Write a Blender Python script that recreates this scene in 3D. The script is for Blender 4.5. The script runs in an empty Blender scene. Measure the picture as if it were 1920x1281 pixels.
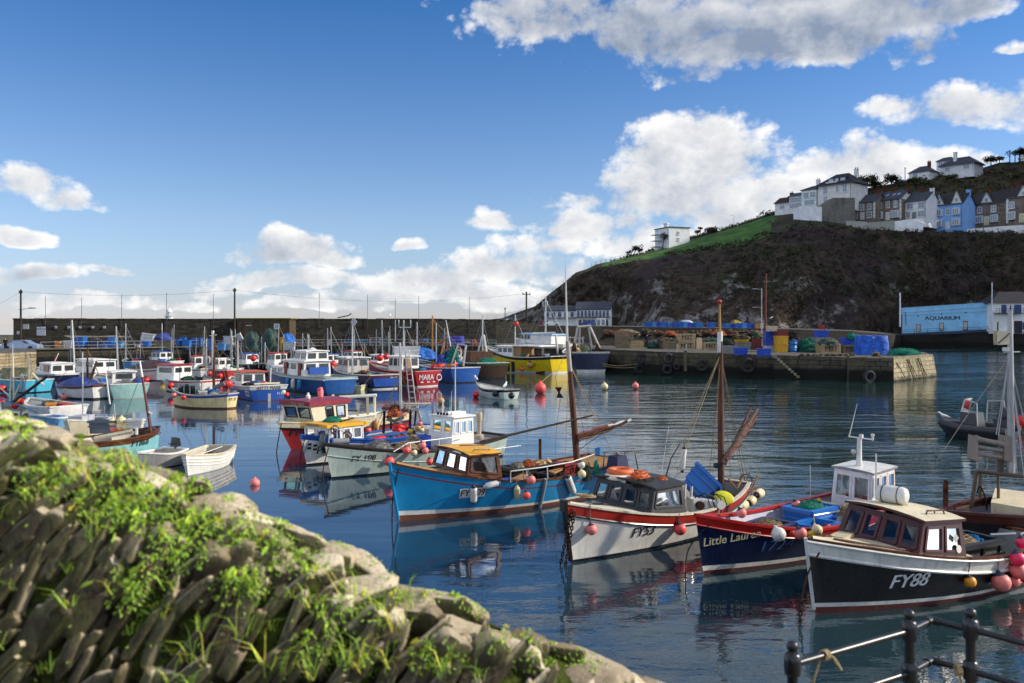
import bpy,math,random
from math import radians as R,sin,cos,pi,sqrt,atan2,asin
from mathutils import Vector as V,Matrix as M,noise as NZ
rnd=random.Random(11)
scene=bpy.context.scene
C=scene.collection
F,CX,HY,H=1600.0,960.0,608.0,5.5
def P(px,py,d):return V(((px-CX)/F*d,d,H-(py-HY)/F*d))
def W(px,py,z=0.0):return P(px,py,(H-z)*F/(py-HY))
cam=bpy.data.objects.new('camera',bpy.data.cameras.new('camera'));C.objects.link(cam)
cam.location=(0,0,H);cam.rotation_euler=(pi/2,0,0)
cam.data.lens=30.0;cam.data.sensor_width=36.0;cam.data.shift_y=-32.5/1920
cam.data.clip_start=0.05;cam.data.clip_end=30000
cam.data.dof.use_dof=True;cam.data.dof.focus_distance=24.0;cam.data.dof.aperture_fstop=2.4
scene.camera=cam
scene.view_settings.view_transform='Standard';scene.view_settings.look='None'
scene.view_settings.exposure=0;scene.view_settings.gamma=1
scene.render.engine='CYCLES'
scene.cycles.use_denoising=True
scene.cycles.max_bounces=8;scene.cycles.transparent_max_bounces=16
scene.cycles.caustics_reflective=False;scene.cycles.caustics_refractive=False
scene.cycles.sample_clamp_indirect=6
def lin(c):
 if isinstance(c,str):
  c=[int(c[i:i+2],16)/255 for i in(0,2,4)]
  return tuple(((x+0.055)/1.055)**2.4 if x>0.04045 else x/12.92 for x in c)
 return tuple(c)
class NT:
 def __init__(s,nt):s.nt=nt;nt.nodes.clear()
 def n(s,typ,**kw):
  o=s.nt.nodes.new(typ)
  for k,v in kw.items():
   if k.startswith('i_'):
    o.inputs[k[2:].replace('_',' ')].default_value=v
   else:setattr(o,k,v)
  return o
 def l(s,a,b):s.nt.links.new(a,b)
 def m(s,op,a,b=None,c=None,clamp=False):
  o=s.nt.nodes.new('ShaderNodeMath');o.operation=op;o.use_clamp=clamp
  for i,x in enumerate((a,b,c)):
   if x is None:continue
   if isinstance(x,(int,float)):o.inputs[i].default_value=x
   else:s.l(x,o.inputs[i])
  return o.outputs[0]
 def ss(s,x,a,b):
  o=s.nt.nodes.new('ShaderNodeMapRange');o.interpolation_type='SMOOTHSTEP'
  s.l(x,o.inputs['Value']);o.inputs['From Min'].default_value=a;o.inputs['From Max'].default_value=b
  return o.outputs[0]
 def mix(s,fac,a,b,mode='MIX'):
  o=s.nt.nodes.new('ShaderNodeMix');o.data_type='RGBA';o.blend_type=mode
  for i,x in((0,fac),(6,a),(7,b)):
   if isinstance(x,(int,float)):o.inputs[i].default_value=x
   elif isinstance(x,tuple):o.inputs[i].default_value=(*x[:3],1)
   else:s.l(x,o.inputs[i])
  return o.outputs[2]
 def noise(s,vec,scale,detail=4,rough=0.55,dist=0.0,dim='3D'):
  o=s.n('ShaderNodeTexNoise',noise_dimensions=dim);o.inputs['Scale'].default_value=scale
  o.inputs['Detail'].default_value=detail;o.inputs['Roughness'].default_value=rough
  o.inputs['Distortion'].default_value=dist
  if vec is not None:s.l(vec,o.inputs['Vector'])
  return o.outputs[0]
 def mapv(s,vec,scale=(1,1,1),loc=(0,0,0),rot=(0,0,0)):
  o=s.n('ShaderNodeMapping');s.l(vec,o.inputs['Vector'])
  o.inputs['Scale'].default_value=scale;o.inputs['Location'].default_value=loc;o.inputs['Rotation'].default_value=rot
  return o.outputs[0]
 def bump(s,h,strength=0.5,dist=0.01):
  o=s.n('ShaderNodeBump');s.l(h,o.inputs['Height'])
  o.inputs['Strength'].default_value=strength;o.inputs['Distance'].default_value=dist
  return o.outputs[0]
MATS={}
def newmat(name):
 m=bpy.data.materials.new(name);m.use_nodes=True
 t=NT(m.node_tree);out=t.n('ShaderNodeOutputMaterial')
 p=t.n('ShaderNodeBsdfPrincipled');t.l(p.outputs[0],out.inputs[0])
 tc=t.n('ShaderNodeTexCoord')
 return m,t,p,tc.outputs['Object'],out
def sv(p,k,v):
 p.inputs[k].default_value=(*v[:3],1)if isinstance(v,tuple)else v
def paint(key,col,rough=0.42,wear=0.35,spec=0.5,metal=0.0,scale=1.0,bump=0.15,dirt=(0.10,0.085,0.06)):
 """weathered paint / plastic: mottled colour, faint vertical streaks, worn specks"""
 k=('paint',key)
 if k in MATS:return MATS[k]
 m,t,p,v,_=newmat(key);c=lin(col)
 n1=t.noise(v,2.3*scale,5,0.6);n2=t.noise(t.mapv(v,(9*scale,9*scale,0.9*scale)),1,4,0.6)
 n3=t.noise(v,14*scale,3,0.7)
 a=t.mix(t.ss(n1,0.35,0.75),tuple(x*0.86 for x in c),tuple(min(1,x*1.08)for x in c))
 f=t.m('MULTIPLY',t.ss(n2,0.49,0.74),min(1,wear*1.35))
 a=t.mix(f,a,tuple(0.5*x+0.5*y for x,y in zip(c,dirt)))
 f2=t.m('MULTIPLY',t.ss(n3,0.66,0.72),wear*0.8)
 a=t.mix(f2,a,tuple(0.35*x+0.2 for x in c))
 t.l(a,p.inputs['Base Color'])
 rr=t.m('MULTIPLY_ADD',n1,0.3,rough-0.15);t.l(rr,p.inputs['Roughness'])
 sv(p,'Metallic',metal);sv(p,'Specular IOR Level',spec)
 if bump:t.l(t.bump(n3,bump,0.004),p.inputs['Normal'])
 MATS[k]=m;return m
def rough_mat(key,c1,c2,scale=4,rough=0.85,bump=0.5,bdist=0.02,detail=6,stretch=(1,1,1),c3=None):
 k=('rough',key)
 if k in MATS:return MATS[k]
 m,t,p,v,_=newmat(key);v=t.mapv(v,stretch)
 n1=t.noise(v,scale,detail,0.62);n2=t.noise(v,scale*5,4,0.6)
 a=t.mix(t.ss(n1,0.36,0.64),lin(c1),lin(c2))
 if c3 is not None:
  a=t.mix(t.ss(t.noise(v,scale*0.4,4,0.6),0.54,0.64),a,lin(c3))
 a=t.mix(t.m('MULTIPLY',t.ss(n2,0.45,0.7),0.5),a,tuple(x*0.5 for x in lin(c1)))
 t.l(a,p.inputs['Base Color']);sv(p,'Roughness',rough);sv(p,'Specular IOR Level',0.25)
 t.l(t.bump(t.m('ADD',n1,t.m('MULTIPLY',n2,0.4)),bump,bdist),p.inputs['Normal'])
 MATS[k]=m;return m
def wood(key,c1,c2,rough=0.6,axis=0):
 st=[14,14,14];st[axis]=1.2
 return rough_mat(key,c1,c2,1.0,rough,0.25,0.004,5,tuple(st))
def stone_wall(key,c1,c2,c3,w=0.9,h=0.35,mortar='2a2722',axis='x',wet=None,bump=0.8):
 """coursed rubble: brick texture over (along, z) with distorted joints, mottling, dark weed near the water"""
 k=('stone',key)
 if k in MATS:return MATS[k]
 m,t,p,v,_=newmat(key)
 geo=t.n('ShaderNodeNewGeometry');sx=t.n('ShaderNodeSeparateXYZ');t.l(geo.outputs['Position'],sx.inputs[0])
 al=sx.outputs[0]if axis=='x' else(sx.outputs[1]if axis=='y' else t.m('ADD',sx.outputs[0],sx.outputs[1]))
 cb=t.n('ShaderNodeCombineXYZ');t.l(al,cb.inputs[0]);t.l(sx.outputs[2],cb.inputs[1])
 d=t.n('ShaderNodeTexNoise');t.l(geo.outputs['Position'],d.inputs['Vector']);d.inputs['Scale'].default_value=1.3
 ad=t.n('ShaderNodeVectorMath',operation='MULTIPLY_ADD');t.l(d.outputs[1],ad.inputs[0])
 ad.inputs[1].default_value=(0.45,0.22,0);t.l(cb.outputs[0],ad.inputs[2])
 b=t.n('ShaderNodeTexBrick');t.l(ad.outputs[0],b.inputs['Vector'])
 b.inputs['Scale'].default_value=1;b.inputs['Brick Width'].default_value=w;b.inputs['Row Height'].default_value=h
 b.inputs['Mortar Size'].default_value=0.035*h/0.35;b.inputs['Mortar Smooth'].default_value=0.4;b.inputs['Bias'].default_value=0
 b.inputs['Color1'].default_value=(*lin(c1),1);b.inputs['Color2'].default_value=(*lin(c2),1);b.inputs['Mortar'].default_value=(*lin(mortar),1)
 b.offset=0.5;b.squash=0.7;b.squash_frequency=3
 n1=t.noise(geo.outputs['Position'],0.35,6,0.65);n2=t.noise(geo.outputs['Position'],4.0,5,0.65)
 a=t.mix(t.ss(n1,0.45,0.65),b.outputs[0],lin(c3))
 a=t.mix(t.m('MULTIPLY',t.ss(n2,0.4,0.7),0.65),a,tuple(x*0.35 for x in lin(c1)))
 st=t.noise(t.mapv(geo.outputs['Position'],(1.2,1.2,0.15)),1.5,4,0.6)
 a=t.mix(t.m('MULTIPLY',t.ss(st,0.5,0.7),0.5),a,(0.02,0.022,0.015))
 if wet is not None:
  zz=t.m('MULTIPLY_ADD',n1,0.9,t.m('SUBTRACT',sx.outputs[2],0.45))
  a=t.mix(t.ss(zz,wet,wet-0.5),a,(0.012,0.013,0.009))
 t.l(a,p.inputs['Base Color']);sv(p,'Roughness',0.85);sv(p,'Specular IOR Level',0.2)
 hgt=t.m('ADD',t.m('MULTIPLY',t.m('SUBTRACT',1.0,b.outputs['Fac']),0.6),t.m('MULTIPLY',n2,0.7))
 t.l(t.bump(hgt,bump,0.08),p.inputs['Normal'])
 MATS[k]=m;return m
def glass(key='clear_glass',tint=(0.80,0.86,0.87),refl=1.0):
 k=('glass',key)
 if k in MATS:return MATS[k]
 m,t,p,v,out=newmat(key);t.nt.nodes.remove(p)
 tr=t.n('ShaderNodeBsdfTransparent');tr.inputs[0].default_value=(*tint,1)
 gl=t.n('ShaderNodeBsdfGlossy');gl.inputs['Roughness'].default_value=0.03;gl.inputs[0].default_value=(0.9,0.95,1,1)
 fr=t.n('ShaderNodeFresnel');fr.inputs[0].default_value=1.5
 mx=t.n('ShaderNodeMixShader');t.l(t.m('MULTIPLY_ADD',fr.outputs[0],0.8*refl,0.02,clamp=True),mx.inputs[0])
 t.l(tr.outputs[0],mx.inputs[1]);t.l(gl.outputs[0],mx.inputs[2]);t.l(mx.outputs[0],out.inputs[0])
 MATS[k]=m;return m
def darkglass():
 return paint('dark_glass',(0.03,0.04,0.05),0.18,0.1,0.8,bump=0)
def frame_axis(d):
 d=V(d).normalized();a=V((0,0,1))if abs(d.z)<0.95 else V((1,0,0))
 x=d.cross(a).normalized();return x,d.cross(x).normalized(),d
class MB:
 def __init__(s):s.v=[];s.f=[];s.mi=[];s.sm=[]
 def add(s,vs,fs,mi=0,smooth=False):
  o=len(s.v);s.v+=[tuple(x)for x in vs]
  for f in fs:s.f.append([i+o for i in f]);s.mi.append(mi);s.sm.append(smooth)
  return s
 def hexa(s,b,t,mi=0):
  return s.add(list(b)+list(t),[(3,2,1,0),(4,5,6,7),(0,1,5,4),(1,2,6,5),(2,3,7,6),(3,0,4,7)],mi)
 def box(s,c,size,rz=0.0,mi=0,taper=1.0,mat=None):
  hx,hy,hz=[x/2 for x in size];pts=[]
  for z,k in((-hz,1),(hz,taper)):
   for x,y in((-hx,-hy),(hx,-hy),(hx,hy),(-hx,hy)):pts.append(V((x*k,y*k,z)))
  m=mat if mat is not None else M.Rotation(rz,4,'Z')
  pts=[m@q+V(c)for q in pts]
  return s.hexa(pts[:4],pts[4:],mi)
 def beam(s,a,b,w=0.05,h=0.05,mi=0,up=None):
  a,b=V(a),V(b);d=(b-a)
  if d.length<1e-6:return s
  x,y,z=frame_axis(d)
  if up is not None:
   x=d.cross(V(up)).normalized();y=d.cross(x).normalized()
  q=[x*(-w/2)+y*(-h/2),x*(w/2)+y*(-h/2),x*(w/2)+y*(h/2),x*(-w/2)+y*(h/2)]
  return s.hexa([a+k for k in q],[b+k for k in q],mi)
 def tube(s,pts,r,n=6,mi=0,cap=True,closed=False,smooth=True):
  pts=[V(p)for p in pts];k=len(pts);rings=[]
  px=None
  for i,p in enumerate(pts):
   if closed:d=pts[(i+1)%k]-pts[i-1]
   else:d=pts[min(i+1,k-1)]-pts[max(i-1,0)]
   if d.length<1e-9:d=V((0,0,1))
   x,y,z=frame_axis(d)
   if px is not None:
    x2=px-z*px.dot(z)
    if x2.length>1e-4:x=x2.normalized();y=z.cross(x)
   px=x
   rr=r[i]if isinstance(r,(list,tuple))else r
   rings.append([p+x*(rr*cos(2*pi*j/n))+y*(rr*sin(2*pi*j/n))for j in range(n)])
  vs=[q for g in rings for q in g];fs=[]
  for i in range(k if closed else k-1):
   for j in range(n):
    a=i*n+j;b=i*n+(j+1)%n;i2=((i+1)%k)*n
    fs.append((a,b,i2+(j+1)%n,i2+j))
  s.add(vs,fs,mi,smooth)
  if cap and not closed:
   s.add(rings[0],[tuple(reversed(range(n)))],mi);s.add(rings[-1],[tuple(range(n))],mi)
  return s
 def lathe(s,prof,n=16,c=(0,0,0),axis=(0,0,1),mi=0,smooth=True,mis=None,squash=(1,1)):
  x,y,z=frame_axis(axis)if tuple(axis)!=(0,0,1)else(V((1,0,0)),V((0,1,0)),V((0,0,1)))
  c=V(c);vs=[];k=len(prof)
  for r,h in prof:
   for j in range(n):vs.append(c+x*(r*squash[0]*cos(2*pi*j/n))+y*(r*squash[1]*sin(2*pi*j/n))+z*h)
  o=len(s.v);s.v+=[tuple(q)for q in vs]
  for i in range(k-1):
   for j in range(n):
    s.f.append([o+i*n+j,o+i*n+(j+1)%n,o+(i+1)*n+(j+1)%n,o+(i+1)*n+j])
    s.mi.append(mis[i]if mis else mi);s.sm.append(smooth)
  return s
 def ball(s,c,r,n=12,mi=0,sz=1.0):
  k=max(5,n//2+1)
  return s.lathe([(max(1e-4,r*sin(pi*i/(k-1))),-r*sz*cos(pi*i/(k-1)))for i in range(k)],n,c,mi=mi)
 def grid(s,rows,mi=0,smooth=True,mis=None):
  n=len(rows[0]);vs=[q for g in rows for q in g];o=len(s.v);s.v+=[tuple(q)for q in vs]
  for i in range(len(rows)-1):
   for j in range(n-1):
    s.f.append([o+i*n+j,o+i*n+j+1,o+(i+1)*n+j+1,o+(i+1)*n+j])
    s.mi.append(mis(i,j)if mis else mi);s.sm.append(smooth)
  return s
 def prism(s,poly,a,b,mi=0):
  a,b=V(a),V(b);n=len(poly);lo=[V(p)+a for p in poly];hi=[V(p)+b for p in poly]
  s.add(lo+hi,[tuple(reversed(range(n))),tuple(range(n,2*n))]+[(i,(i+1)%n,n+(i+1)%n,n+i)for i in range(n)],mi)
  return s
 def ring(s,c,R1,r,n=20,m=8,axis=(0,0,1),mi=0):
  x,y,z=frame_axis(axis);c=V(c)
  return s.tube([c+x*(R1*cos(2*pi*i/n))+y*(R1*sin(2*pi*i/n))for i in range(n)],r,m,mi,closed=True)
 def mesh(s,name,mats):
  me=bpy.data.meshes.new(name);me.from_pydata([tuple(v)for v in s.v],[],s.f)
  for m in(mats if isinstance(mats,(list,tuple))else[mats]):me.materials.append(m)
  me.polygons.foreach_set('material_index',s.mi);me.polygons.foreach_set('use_smooth',s.sm)
  if any(s.sm):me.set_sharp_from_angle(angle=R(48))
  me.update();return me
 def build(s,name,mats,parent=None,loc=None,rz=0.0):
  return link(name,s.mesh(name,mats),parent,loc,rz)
def link(name,me,parent=None,loc=None,rz=0.0):
 o=bpy.data.objects.new(name,me);C.objects.link(o)
 if parent is not None:o.parent=parent
 if loc is not None:o.location=loc
 o.rotation_euler=(0,0,rz)
 return o
def tag(o,label=None,cat=None,group=None,kind=None):
 if label:o['label']=label
 if cat:o['category']=cat
 if group:o['group']=group
 if kind:o['kind']=kind
 return o
def thing(name,label,cat,loc=(0,0,0),rz=0.0,group=None):
 o=bpy.data.objects.new(name,None);C.objects.link(o);o.location=loc;o.rotation_euler=(0,0,rz)
 o.empty_display_size=0.3
 return tag(o,label,cat,group)
def dup(root,loc,rz=0.0,label=None,group=None,scale=None):
 r=root.copy();C.objects.link(r);r.location=loc;r.rotation_euler=(0,0,rz)
 if label:r['label']=label
 if group:r['group']=group
 if scale:r.scale=scale if isinstance(scale,(tuple,list))else(scale,)*3
 for ch in list(root.children):
  c=ch.copy();C.objects.link(c);c.parent=r
  for g in list(ch.children):
   e=g.copy();C.objects.link(e);e.parent=c
 return r
TXT={}
def text2d(body,shear=0.0,bold=0.0):
 """letters as a flat mesh, height of a capital = 1, centred"""
 k=(body,shear,bold)
 if k in TXT:return TXT[k]
 cu=bpy.data.curves.new('lettering','FONT');cu.body=body;cu.shear=shear;cu.resolution_u=3
 o=bpy.data.objects.new('lettering',cu);C.objects.link(o);bpy.context.view_layer.update()
 me=bpy.data.meshes.new_from_object(o.evaluated_get(bpy.context.evaluated_depsgraph_get()))
 vs=[V((v.co.x,v.co.y))for v in me.vertices];fs=[tuple(p.vertices)for p in me.polygons]
 bpy.data.objects.remove(o);bpy.data.curves.remove(cu);bpy.data.meshes.remove(me)
 x0=min(v.x for v in vs);x1=max(v.x for v in vs);y0=min(v.y for v in vs);y1=max(v.y for v in vs);h=y1-y0
 one=[((v.x-(x0+x1)/2)/h,(v.y-(y0+y1)/2)/h)for v in vs];vs=[];f1=fs;fs=[]
 for k,dx in enumerate((0,)if not bold else(-bold*1.4,0,bold*1.4)):
  o=len(vs);vs+=[(x+dx,y,k)for x,y in one];fs+=[tuple(i+o for i in f)for f in f1]
 TXT[k]=(vs,fs,(x1-x0)/h);return TXT[k]
def flat_text(body,h,origin,ux,uy,name,mat,parent,shear=0.0,bold=0.0,wscale=1.0):
 vs,fs,w=text2d(body,shear,bold);mb=MB();o=V(origin);ux=V(ux).normalized();uy=V(uy).normalized();nn=ux.cross(uy)
 mb.add([o+ux*(x*h*wscale)+uy*(y*h)+nn*(.002*k)for x,y,k in vs],fs)
 return mb.build(name,mat,parent)
SUN_AZ=R(88);SUN_EL=R(27)
world=bpy.data.worlds.new('World');scene.world=world;world.use_nodes=True
def cloud_group(name,blobs,wild=False):
 g=bpy.data.node_groups.new(name,'ShaderNodeTree')
 for k in('u','v'):g.interface.new_socket(k,in_out='INPUT',socket_type='NodeSocketFloat')
 for k in('alpha','lit'):g.interface.new_socket(k,in_out='OUTPUT',socket_type='NodeSocketFloat')
 t=NT(g);gi=t.n('NodeGroupInput');go=t.n('NodeGroupOutput')
 u0,v0=gi.outputs[0],gi.outputs[1]
 cb=t.n('ShaderNodeCombineXYZ');t.l(u0,cb.inputs[0]);t.l(v0,cb.inputs[1]);vec=t.mapv(cb.outputs[0],(1,1.3,1))
 w=t.n('ShaderNodeTexNoise');t.l(vec,w.inputs['Vector']);w.inputs['Scale'].default_value=8;w.inputs['Detail'].default_value=3
 ad=t.n('ShaderNodeVectorMath',operation='MULTIPLY_ADD');t.l(w.outputs[1],ad.inputs[0]);ad.inputs[1].default_value=(0.075,0.05,0);t.l(cb.outputs[0],ad.inputs[2])
 acc=None
 for px,py,rx,ry,amp in blobs:
  dx=(px-CX)/F;cu=atan2(dx,1);cv=math.atan2((HY-py)/F,sqrt(1+dx*dx));ru=rx/F*cos(cu)**2*1.12;rv=ry/F*cos(cu)*1.12
  a=t.n('ShaderNodeVectorMath',operation='MULTIPLY_ADD');t.l(ad.outputs[0],a.inputs[0]);a.inputs[1].default_value=(1/ru,1/rv,0);a.inputs[2].default_value=(-(cu+.0375)/ru,-(cv+.025)/rv,0)
  f=t.n('ShaderNodeVectorMath',operation='MULTIPLY');t.l(a.outputs[0],f.inputs[0]);f.inputs[1].default_value=(1,-1.8,0)
  x=t.n('ShaderNodeVectorMath',operation='MAXIMUM');t.l(a.outputs[0],x.inputs[0]);t.l(f.outputs[0],x.inputs[1])
  d=t.n('ShaderNodeVectorMath',operation='DOT_PRODUCT');t.l(x.outputs[0],d.inputs[0]);t.l(x.outputs[0],d.inputs[1])
  s=t.m('SUBTRACT',amp+0.38,d.outputs['Value'])
  acc=s if acc is None else t.m('SMOOTH_MAX',acc,s,0.3)
 high=t.m('SUBTRACT',t.m('MULTIPLY',t.m('SUBTRACT',t.noise(vec,3.1,4,0.5),0.44),7.0),t.m('MULTIPLY',t.ss(v0,0.62,0.42),4.0))
 if wild:
  far=t.m('MULTIPLY',t.m('SUBTRACT',t.noise(vec,2.2,4,0.5),0.40),6.0)
  acc=t.m('MAXIMUM',far,high)
 else:acc=t.m('MAXIMUM',t.m('MAXIMUM',acc,-1.6),high)
 def detail(vv):
  n1=t.noise(vv,7,10,0.60,0.0,'2D')
  vo=t.n('ShaderNodeTexVoronoi',feature='SMOOTH_F1',voronoi_dimensions='2D');t.l(vv,vo.inputs['Vector']);vo.inputs['Scale'].default_value=17
  vo.inputs['Smoothness'].default_value=0.35;vo.inputs['Detail'].default_value=3.0;vo.inputs['Roughness'].default_value=0.55;vo.inputs['Lacunarity'].default_value=2.3
  return t.m('MULTIPLY_ADD',t.m('SUBTRACT',n1,0.5),3.4,t.m('MULTIPLY',t.m('SUBTRACT',0.40,vo.outputs['Distance']),1.25))
 wv=t.n('ShaderNodeVectorMath',operation='MULTIPLY_ADD');t.l(w.outputs[1],wv.inputs[0]);wv.inputs[1].default_value=(0.03,0.03,0);t.l(vec,wv.inputs[2]);vec=wv.outputs[0]
 d0=detail(vec);d1=detail(t.mapv(vec,loc=(0.014,0.030,0)))
 D=t.m('ADD',acc,d0)
 t.l(t.m('POWER',t.ss(D,-0.05,0.95),0.8),go.inputs[0])
 lit=t.m('MULTIPLY_ADD',t.m('SUBTRACT',d0,d1),0.24,0.83)
 lit=t.m('SUBTRACT',lit,t.m('MULTIPLY',t.ss(acc,0.3,1.6),t.m('MULTIPLY_ADD',t.ss(v0,0.21,0.30),0.42,0.30)))
 lit=t.m('MULTIPLY_ADD',t.ss(D,1.4,0.2),0.14,lit,clamp=True)
 t.l(lit,go.inputs[1]);return g
BLOBS=[(960,30,90,42,0.95),(1060,45,150,70,1.25),(1220,65,190,85,1.30),(1400,85,190,85,1.30),(1560,65,190,88,1.30),(1720,20,150,72,1.30),(1400,-80,420,130,1.50),(1750,95,80,50,1.20),(1820,20,90,42,1.10),(1310,135,90,34,1.00),(1300,250,88,56,1.20),(1240,305,85,56,1.20),(1370,310,92,78,1.25),(1200,372,115,70,1.30),(1330,390,150,80,1.40),(1420,330,44,46,1.00),(1085,374,55,42,1.10),(1035,378,42,32,1.00),(1100,430,125,52,1.30),(950,425,76,32,1.10),(1010,468,90,26,1.10),(1250,460,140,42,1.20),(960,505,99,32,1.40),(1060,520,90,30,1.10),(1180,470,90,36,1.10),(1540,320,66,36,1.10),(1640,318,105,52,1.25),(1740,314,82,38,1.15),(1520,355,60,26,1.00),(1830,300,60,18,0.70),(1680,215,76,30,1.00),(1790,212,125,48,1.25),(1890,195,90,50,1.20),(1900,85,80,14,0.50),(40,352,85,38,1.10),(110,375,82,30,1.10),(205,388,40,17,0.90),(25,445,66,20,1.30),(545,474,115,32,1.40),(455,482,77,25,1.25),(630,488,57,22,1.20),(520,525,143,28,1.30),(640,520,49,18,1.10),(420,535,88,22,1.15),(776,470,30,15,1.10),(215,515,52,13,1.05),(50,520,110,22,1.15),(800,530,104,28,1.25),(730,555,110,22,1.15),(900,550,104,26,1.25),(590,575,154,20,1.00),(320,565,132,20,0.90),(150,570,143,20,0.95),(40,575,99,20,1.00),(980,565,99,22,1.20)]
def build_world():
 t=NT(world.node_tree);out=t.n('ShaderNodeOutputWorld')
 tc=t.n('ShaderNodeTexCoord');sx=t.n('ShaderNodeSeparateXYZ');t.l(tc.outputs['Generated'],sx.inputs[0])
 u=t.m('ARCTAN2',sx.outputs[0],sx.outputs[1]);v=t.m('ARCSINE',sx.outputs[2])
 sky=t.n('ShaderNodeTexSky',sky_type='NISHITA',sun_disc=False,sun_elevation=SUN_EL,sun_rotation=SUN_AZ)
 sky.air_density=1.0;sky.dust_density=0.0;sky.ozone_density=1.5;sky.altitude=0
 tint=t.mix(t.ss(v,0.07,0.47),t.mix(t.ss(v,-0.03,0.13),SKY_HZ,SKY_LOW),SKY_HIGH);sk=t.mix(1.0,sky.outputs[0],tint,'MULTIPLY')
 b1=t.n('ShaderNodeBackground');t.l(sk,b1.inputs[0]);b1.inputs[1].default_value=0.13
 def region(name,blobs,wild=False):
  n=t.n('ShaderNodeGroup');n.node_tree=cloud_group(name,blobs,wild);t.l(u,n.inputs[0]);t.l(v,n.inputs[1])
  b2=t.n('ShaderNodeBackground');t.l(t.mix(n.outputs[1],(0.25,0.31,0.42),(1.0,0.985,0.96)),b2.inputs[0]);b2.inputs[1].default_value=2.5 if wild else 1.10  # wild region: clouds out of view, boosted as added fill light
  mx=t.n('ShaderNodeMixShader');t.l(t.m('MULTIPLY',n.outputs[0],0.97),mx.inputs[0]);t.l(b1.outputs[0],mx.inputs[1]);t.l(b2.outputs[0],mx.inputs[2]);return mx.outputs[0]
 def pick(cond,a,b):
  mx=t.n('ShaderNodeMixShader');t.l(cond,mx.inputs[0]);t.l(a,mx.inputs[1]);t.l(b,mx.inputs[2]);return mx.outputs[0]
 cut=830
 left=region('clouds_left',[b for b in BLOBS if b[0]-b[2]*1.5<cut]);right=region('clouds_right',[b for b in BLOBS if b[0]+b[2]*1.5>cut]);rest=region('fill_clouds_around',[],True)
 front=pick(t.m('GREATER_THAN',u,math.atan((cut-CX)/F)),left,right)
 full=pick(t.m('GREATER_THAN',t.m('ABSOLUTE',u),0.75),front,rest)
 ground=t.n('ShaderNodeBackground');ground.inputs[0].default_value=(0.05,0.07,0.09,1);ground.inputs[1].default_value=1
 allv=pick(t.m('GREATER_THAN',v,-0.02),ground.outputs[0],full)
 t.l(allv,out.inputs[0])
 try:world.cycles.sampling_method='NONE'
 except Exception:pass
SKY_HZ,SKY_LOW,SKY_HIGH=(0.57,0.62,1.04),(0.78,0.87,1.10),(0.19,0.60,1.04)
build_world()
sun=bpy.data.objects.new('sun',bpy.data.lights.new('sun','SUN'));C.objects.link(sun)
sun.data.energy=5.0;sun.data.angle=R(0.5);sun.data.color=(1.0,0.90,0.76)
sd=V((sin(SUN_AZ)*cos(SUN_EL),cos(SUN_AZ)*cos(SUN_EL),sin(SUN_EL)))
sun.rotation_euler=sd.to_track_quat('Z','Y').to_euler();sun.location=(60,0,60)
def make_water():
 m,t,p,v,_=newmat('harbour_water')
 geo=t.n('ShaderNodeNewGeometry');pos=geo.outputs['Position']
 sx=t.n('ShaderNodeSeparateXYZ');t.l(pos,sx.inputs[0])
 big=t.noise(t.mapv(pos,(0.05,0.11,1)),1,3,0.5)
 lane=t.m('MULTIPLY_ADD',t.ss(t.m('SUBTRACT',sx.outputs[0],t.m('MULTIPLY',sx.outputs[1],0.02)),-6,12),0.62,0.11)
 amp=t.m('MULTIPLY',lane,t.m('MULTIPLY_ADD',t.ss(big,0.36,0.62),0.8,0.45))
 w1=t.noise(t.mapv(pos,(0.30,0.95,1),rot=(0,0,R(8))),1,2,0.45,0.4)
 w2=t.noise(t.mapv(pos,(1.2,2.9,1),rot=(0,0,R(-6))),1,3,0.55,0.6)
 w3=t.noise(t.mapv(pos,(5.0,10.0,1),rot=(0,0,R(14))),1,2,0.5)
 h=t.m('MULTIPLY_ADD',w1,0.095,t.m('MULTIPLY_ADD',w2,0.022,t.m('MULTIPLY',w3,0.006)))
 h=t.m('MULTIPLY',h,amp)
 t.l(t.bump(h,1.0,1.0),p.inputs['Normal'])
 t.l(t.mix(t.ss(sx.outputs[0],-8,14),(0.012,0.034,0.062),(0.010,0.032,0.030)),p.inputs['Base Color']);sv(p,'Roughness',0.02);sv(p,'IOR',1.85);sv(p,'Specular IOR Level',0.5)
 mb=MB();xs=[-9000,-600,-60,60,600,9000];ys=[-30,60,150,600,2500,14000]
 mb.grid([[V((x,y,0))for x in xs]for y in ys],smooth=False)
 tag(mb.build('water',m),kind='structure')
 b=MB();b.grid([[V((x,y,-2.5))for x in(-9000,9000)]for y in(-30,14000)])
 tag(b.build('seabed',rough_mat('seabed_silt',(0.03,0.035,0.03),(0.05,0.05,0.04),0.3)),kind='structure')
make_water()
def lerp(a,b,t):return a+(b-a)*t
def pl(pts,x):
 if x<=pts[0][0]:return pts[0][1:]
 for p,q in zip(pts,pts[1:]):
  if x<=q[0]:
   t=(x-p[0])/(q[0]-p[0]);return tuple(lerp(a,b,t)for a,b in zip(p[1:],q[1:]))
 return pts[-1][1:]
QZ=2.2
quay_stone=stone_wall('quay_stone','5a5346','3d382f','49473a',1.0,0.42,wet=1.5)
wall_stone=stone_wall('breakwater_stone','4b4640','211f1d','3a392c',1.1,0.36,wet=None)
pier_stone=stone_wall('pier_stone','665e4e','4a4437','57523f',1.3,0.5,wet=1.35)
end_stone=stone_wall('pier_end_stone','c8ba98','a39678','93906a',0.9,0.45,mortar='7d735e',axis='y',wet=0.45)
deck_mat=rough_mat('quay_concrete','67635a','4b483f',0.6,0.9,0.4,0.02)
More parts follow.
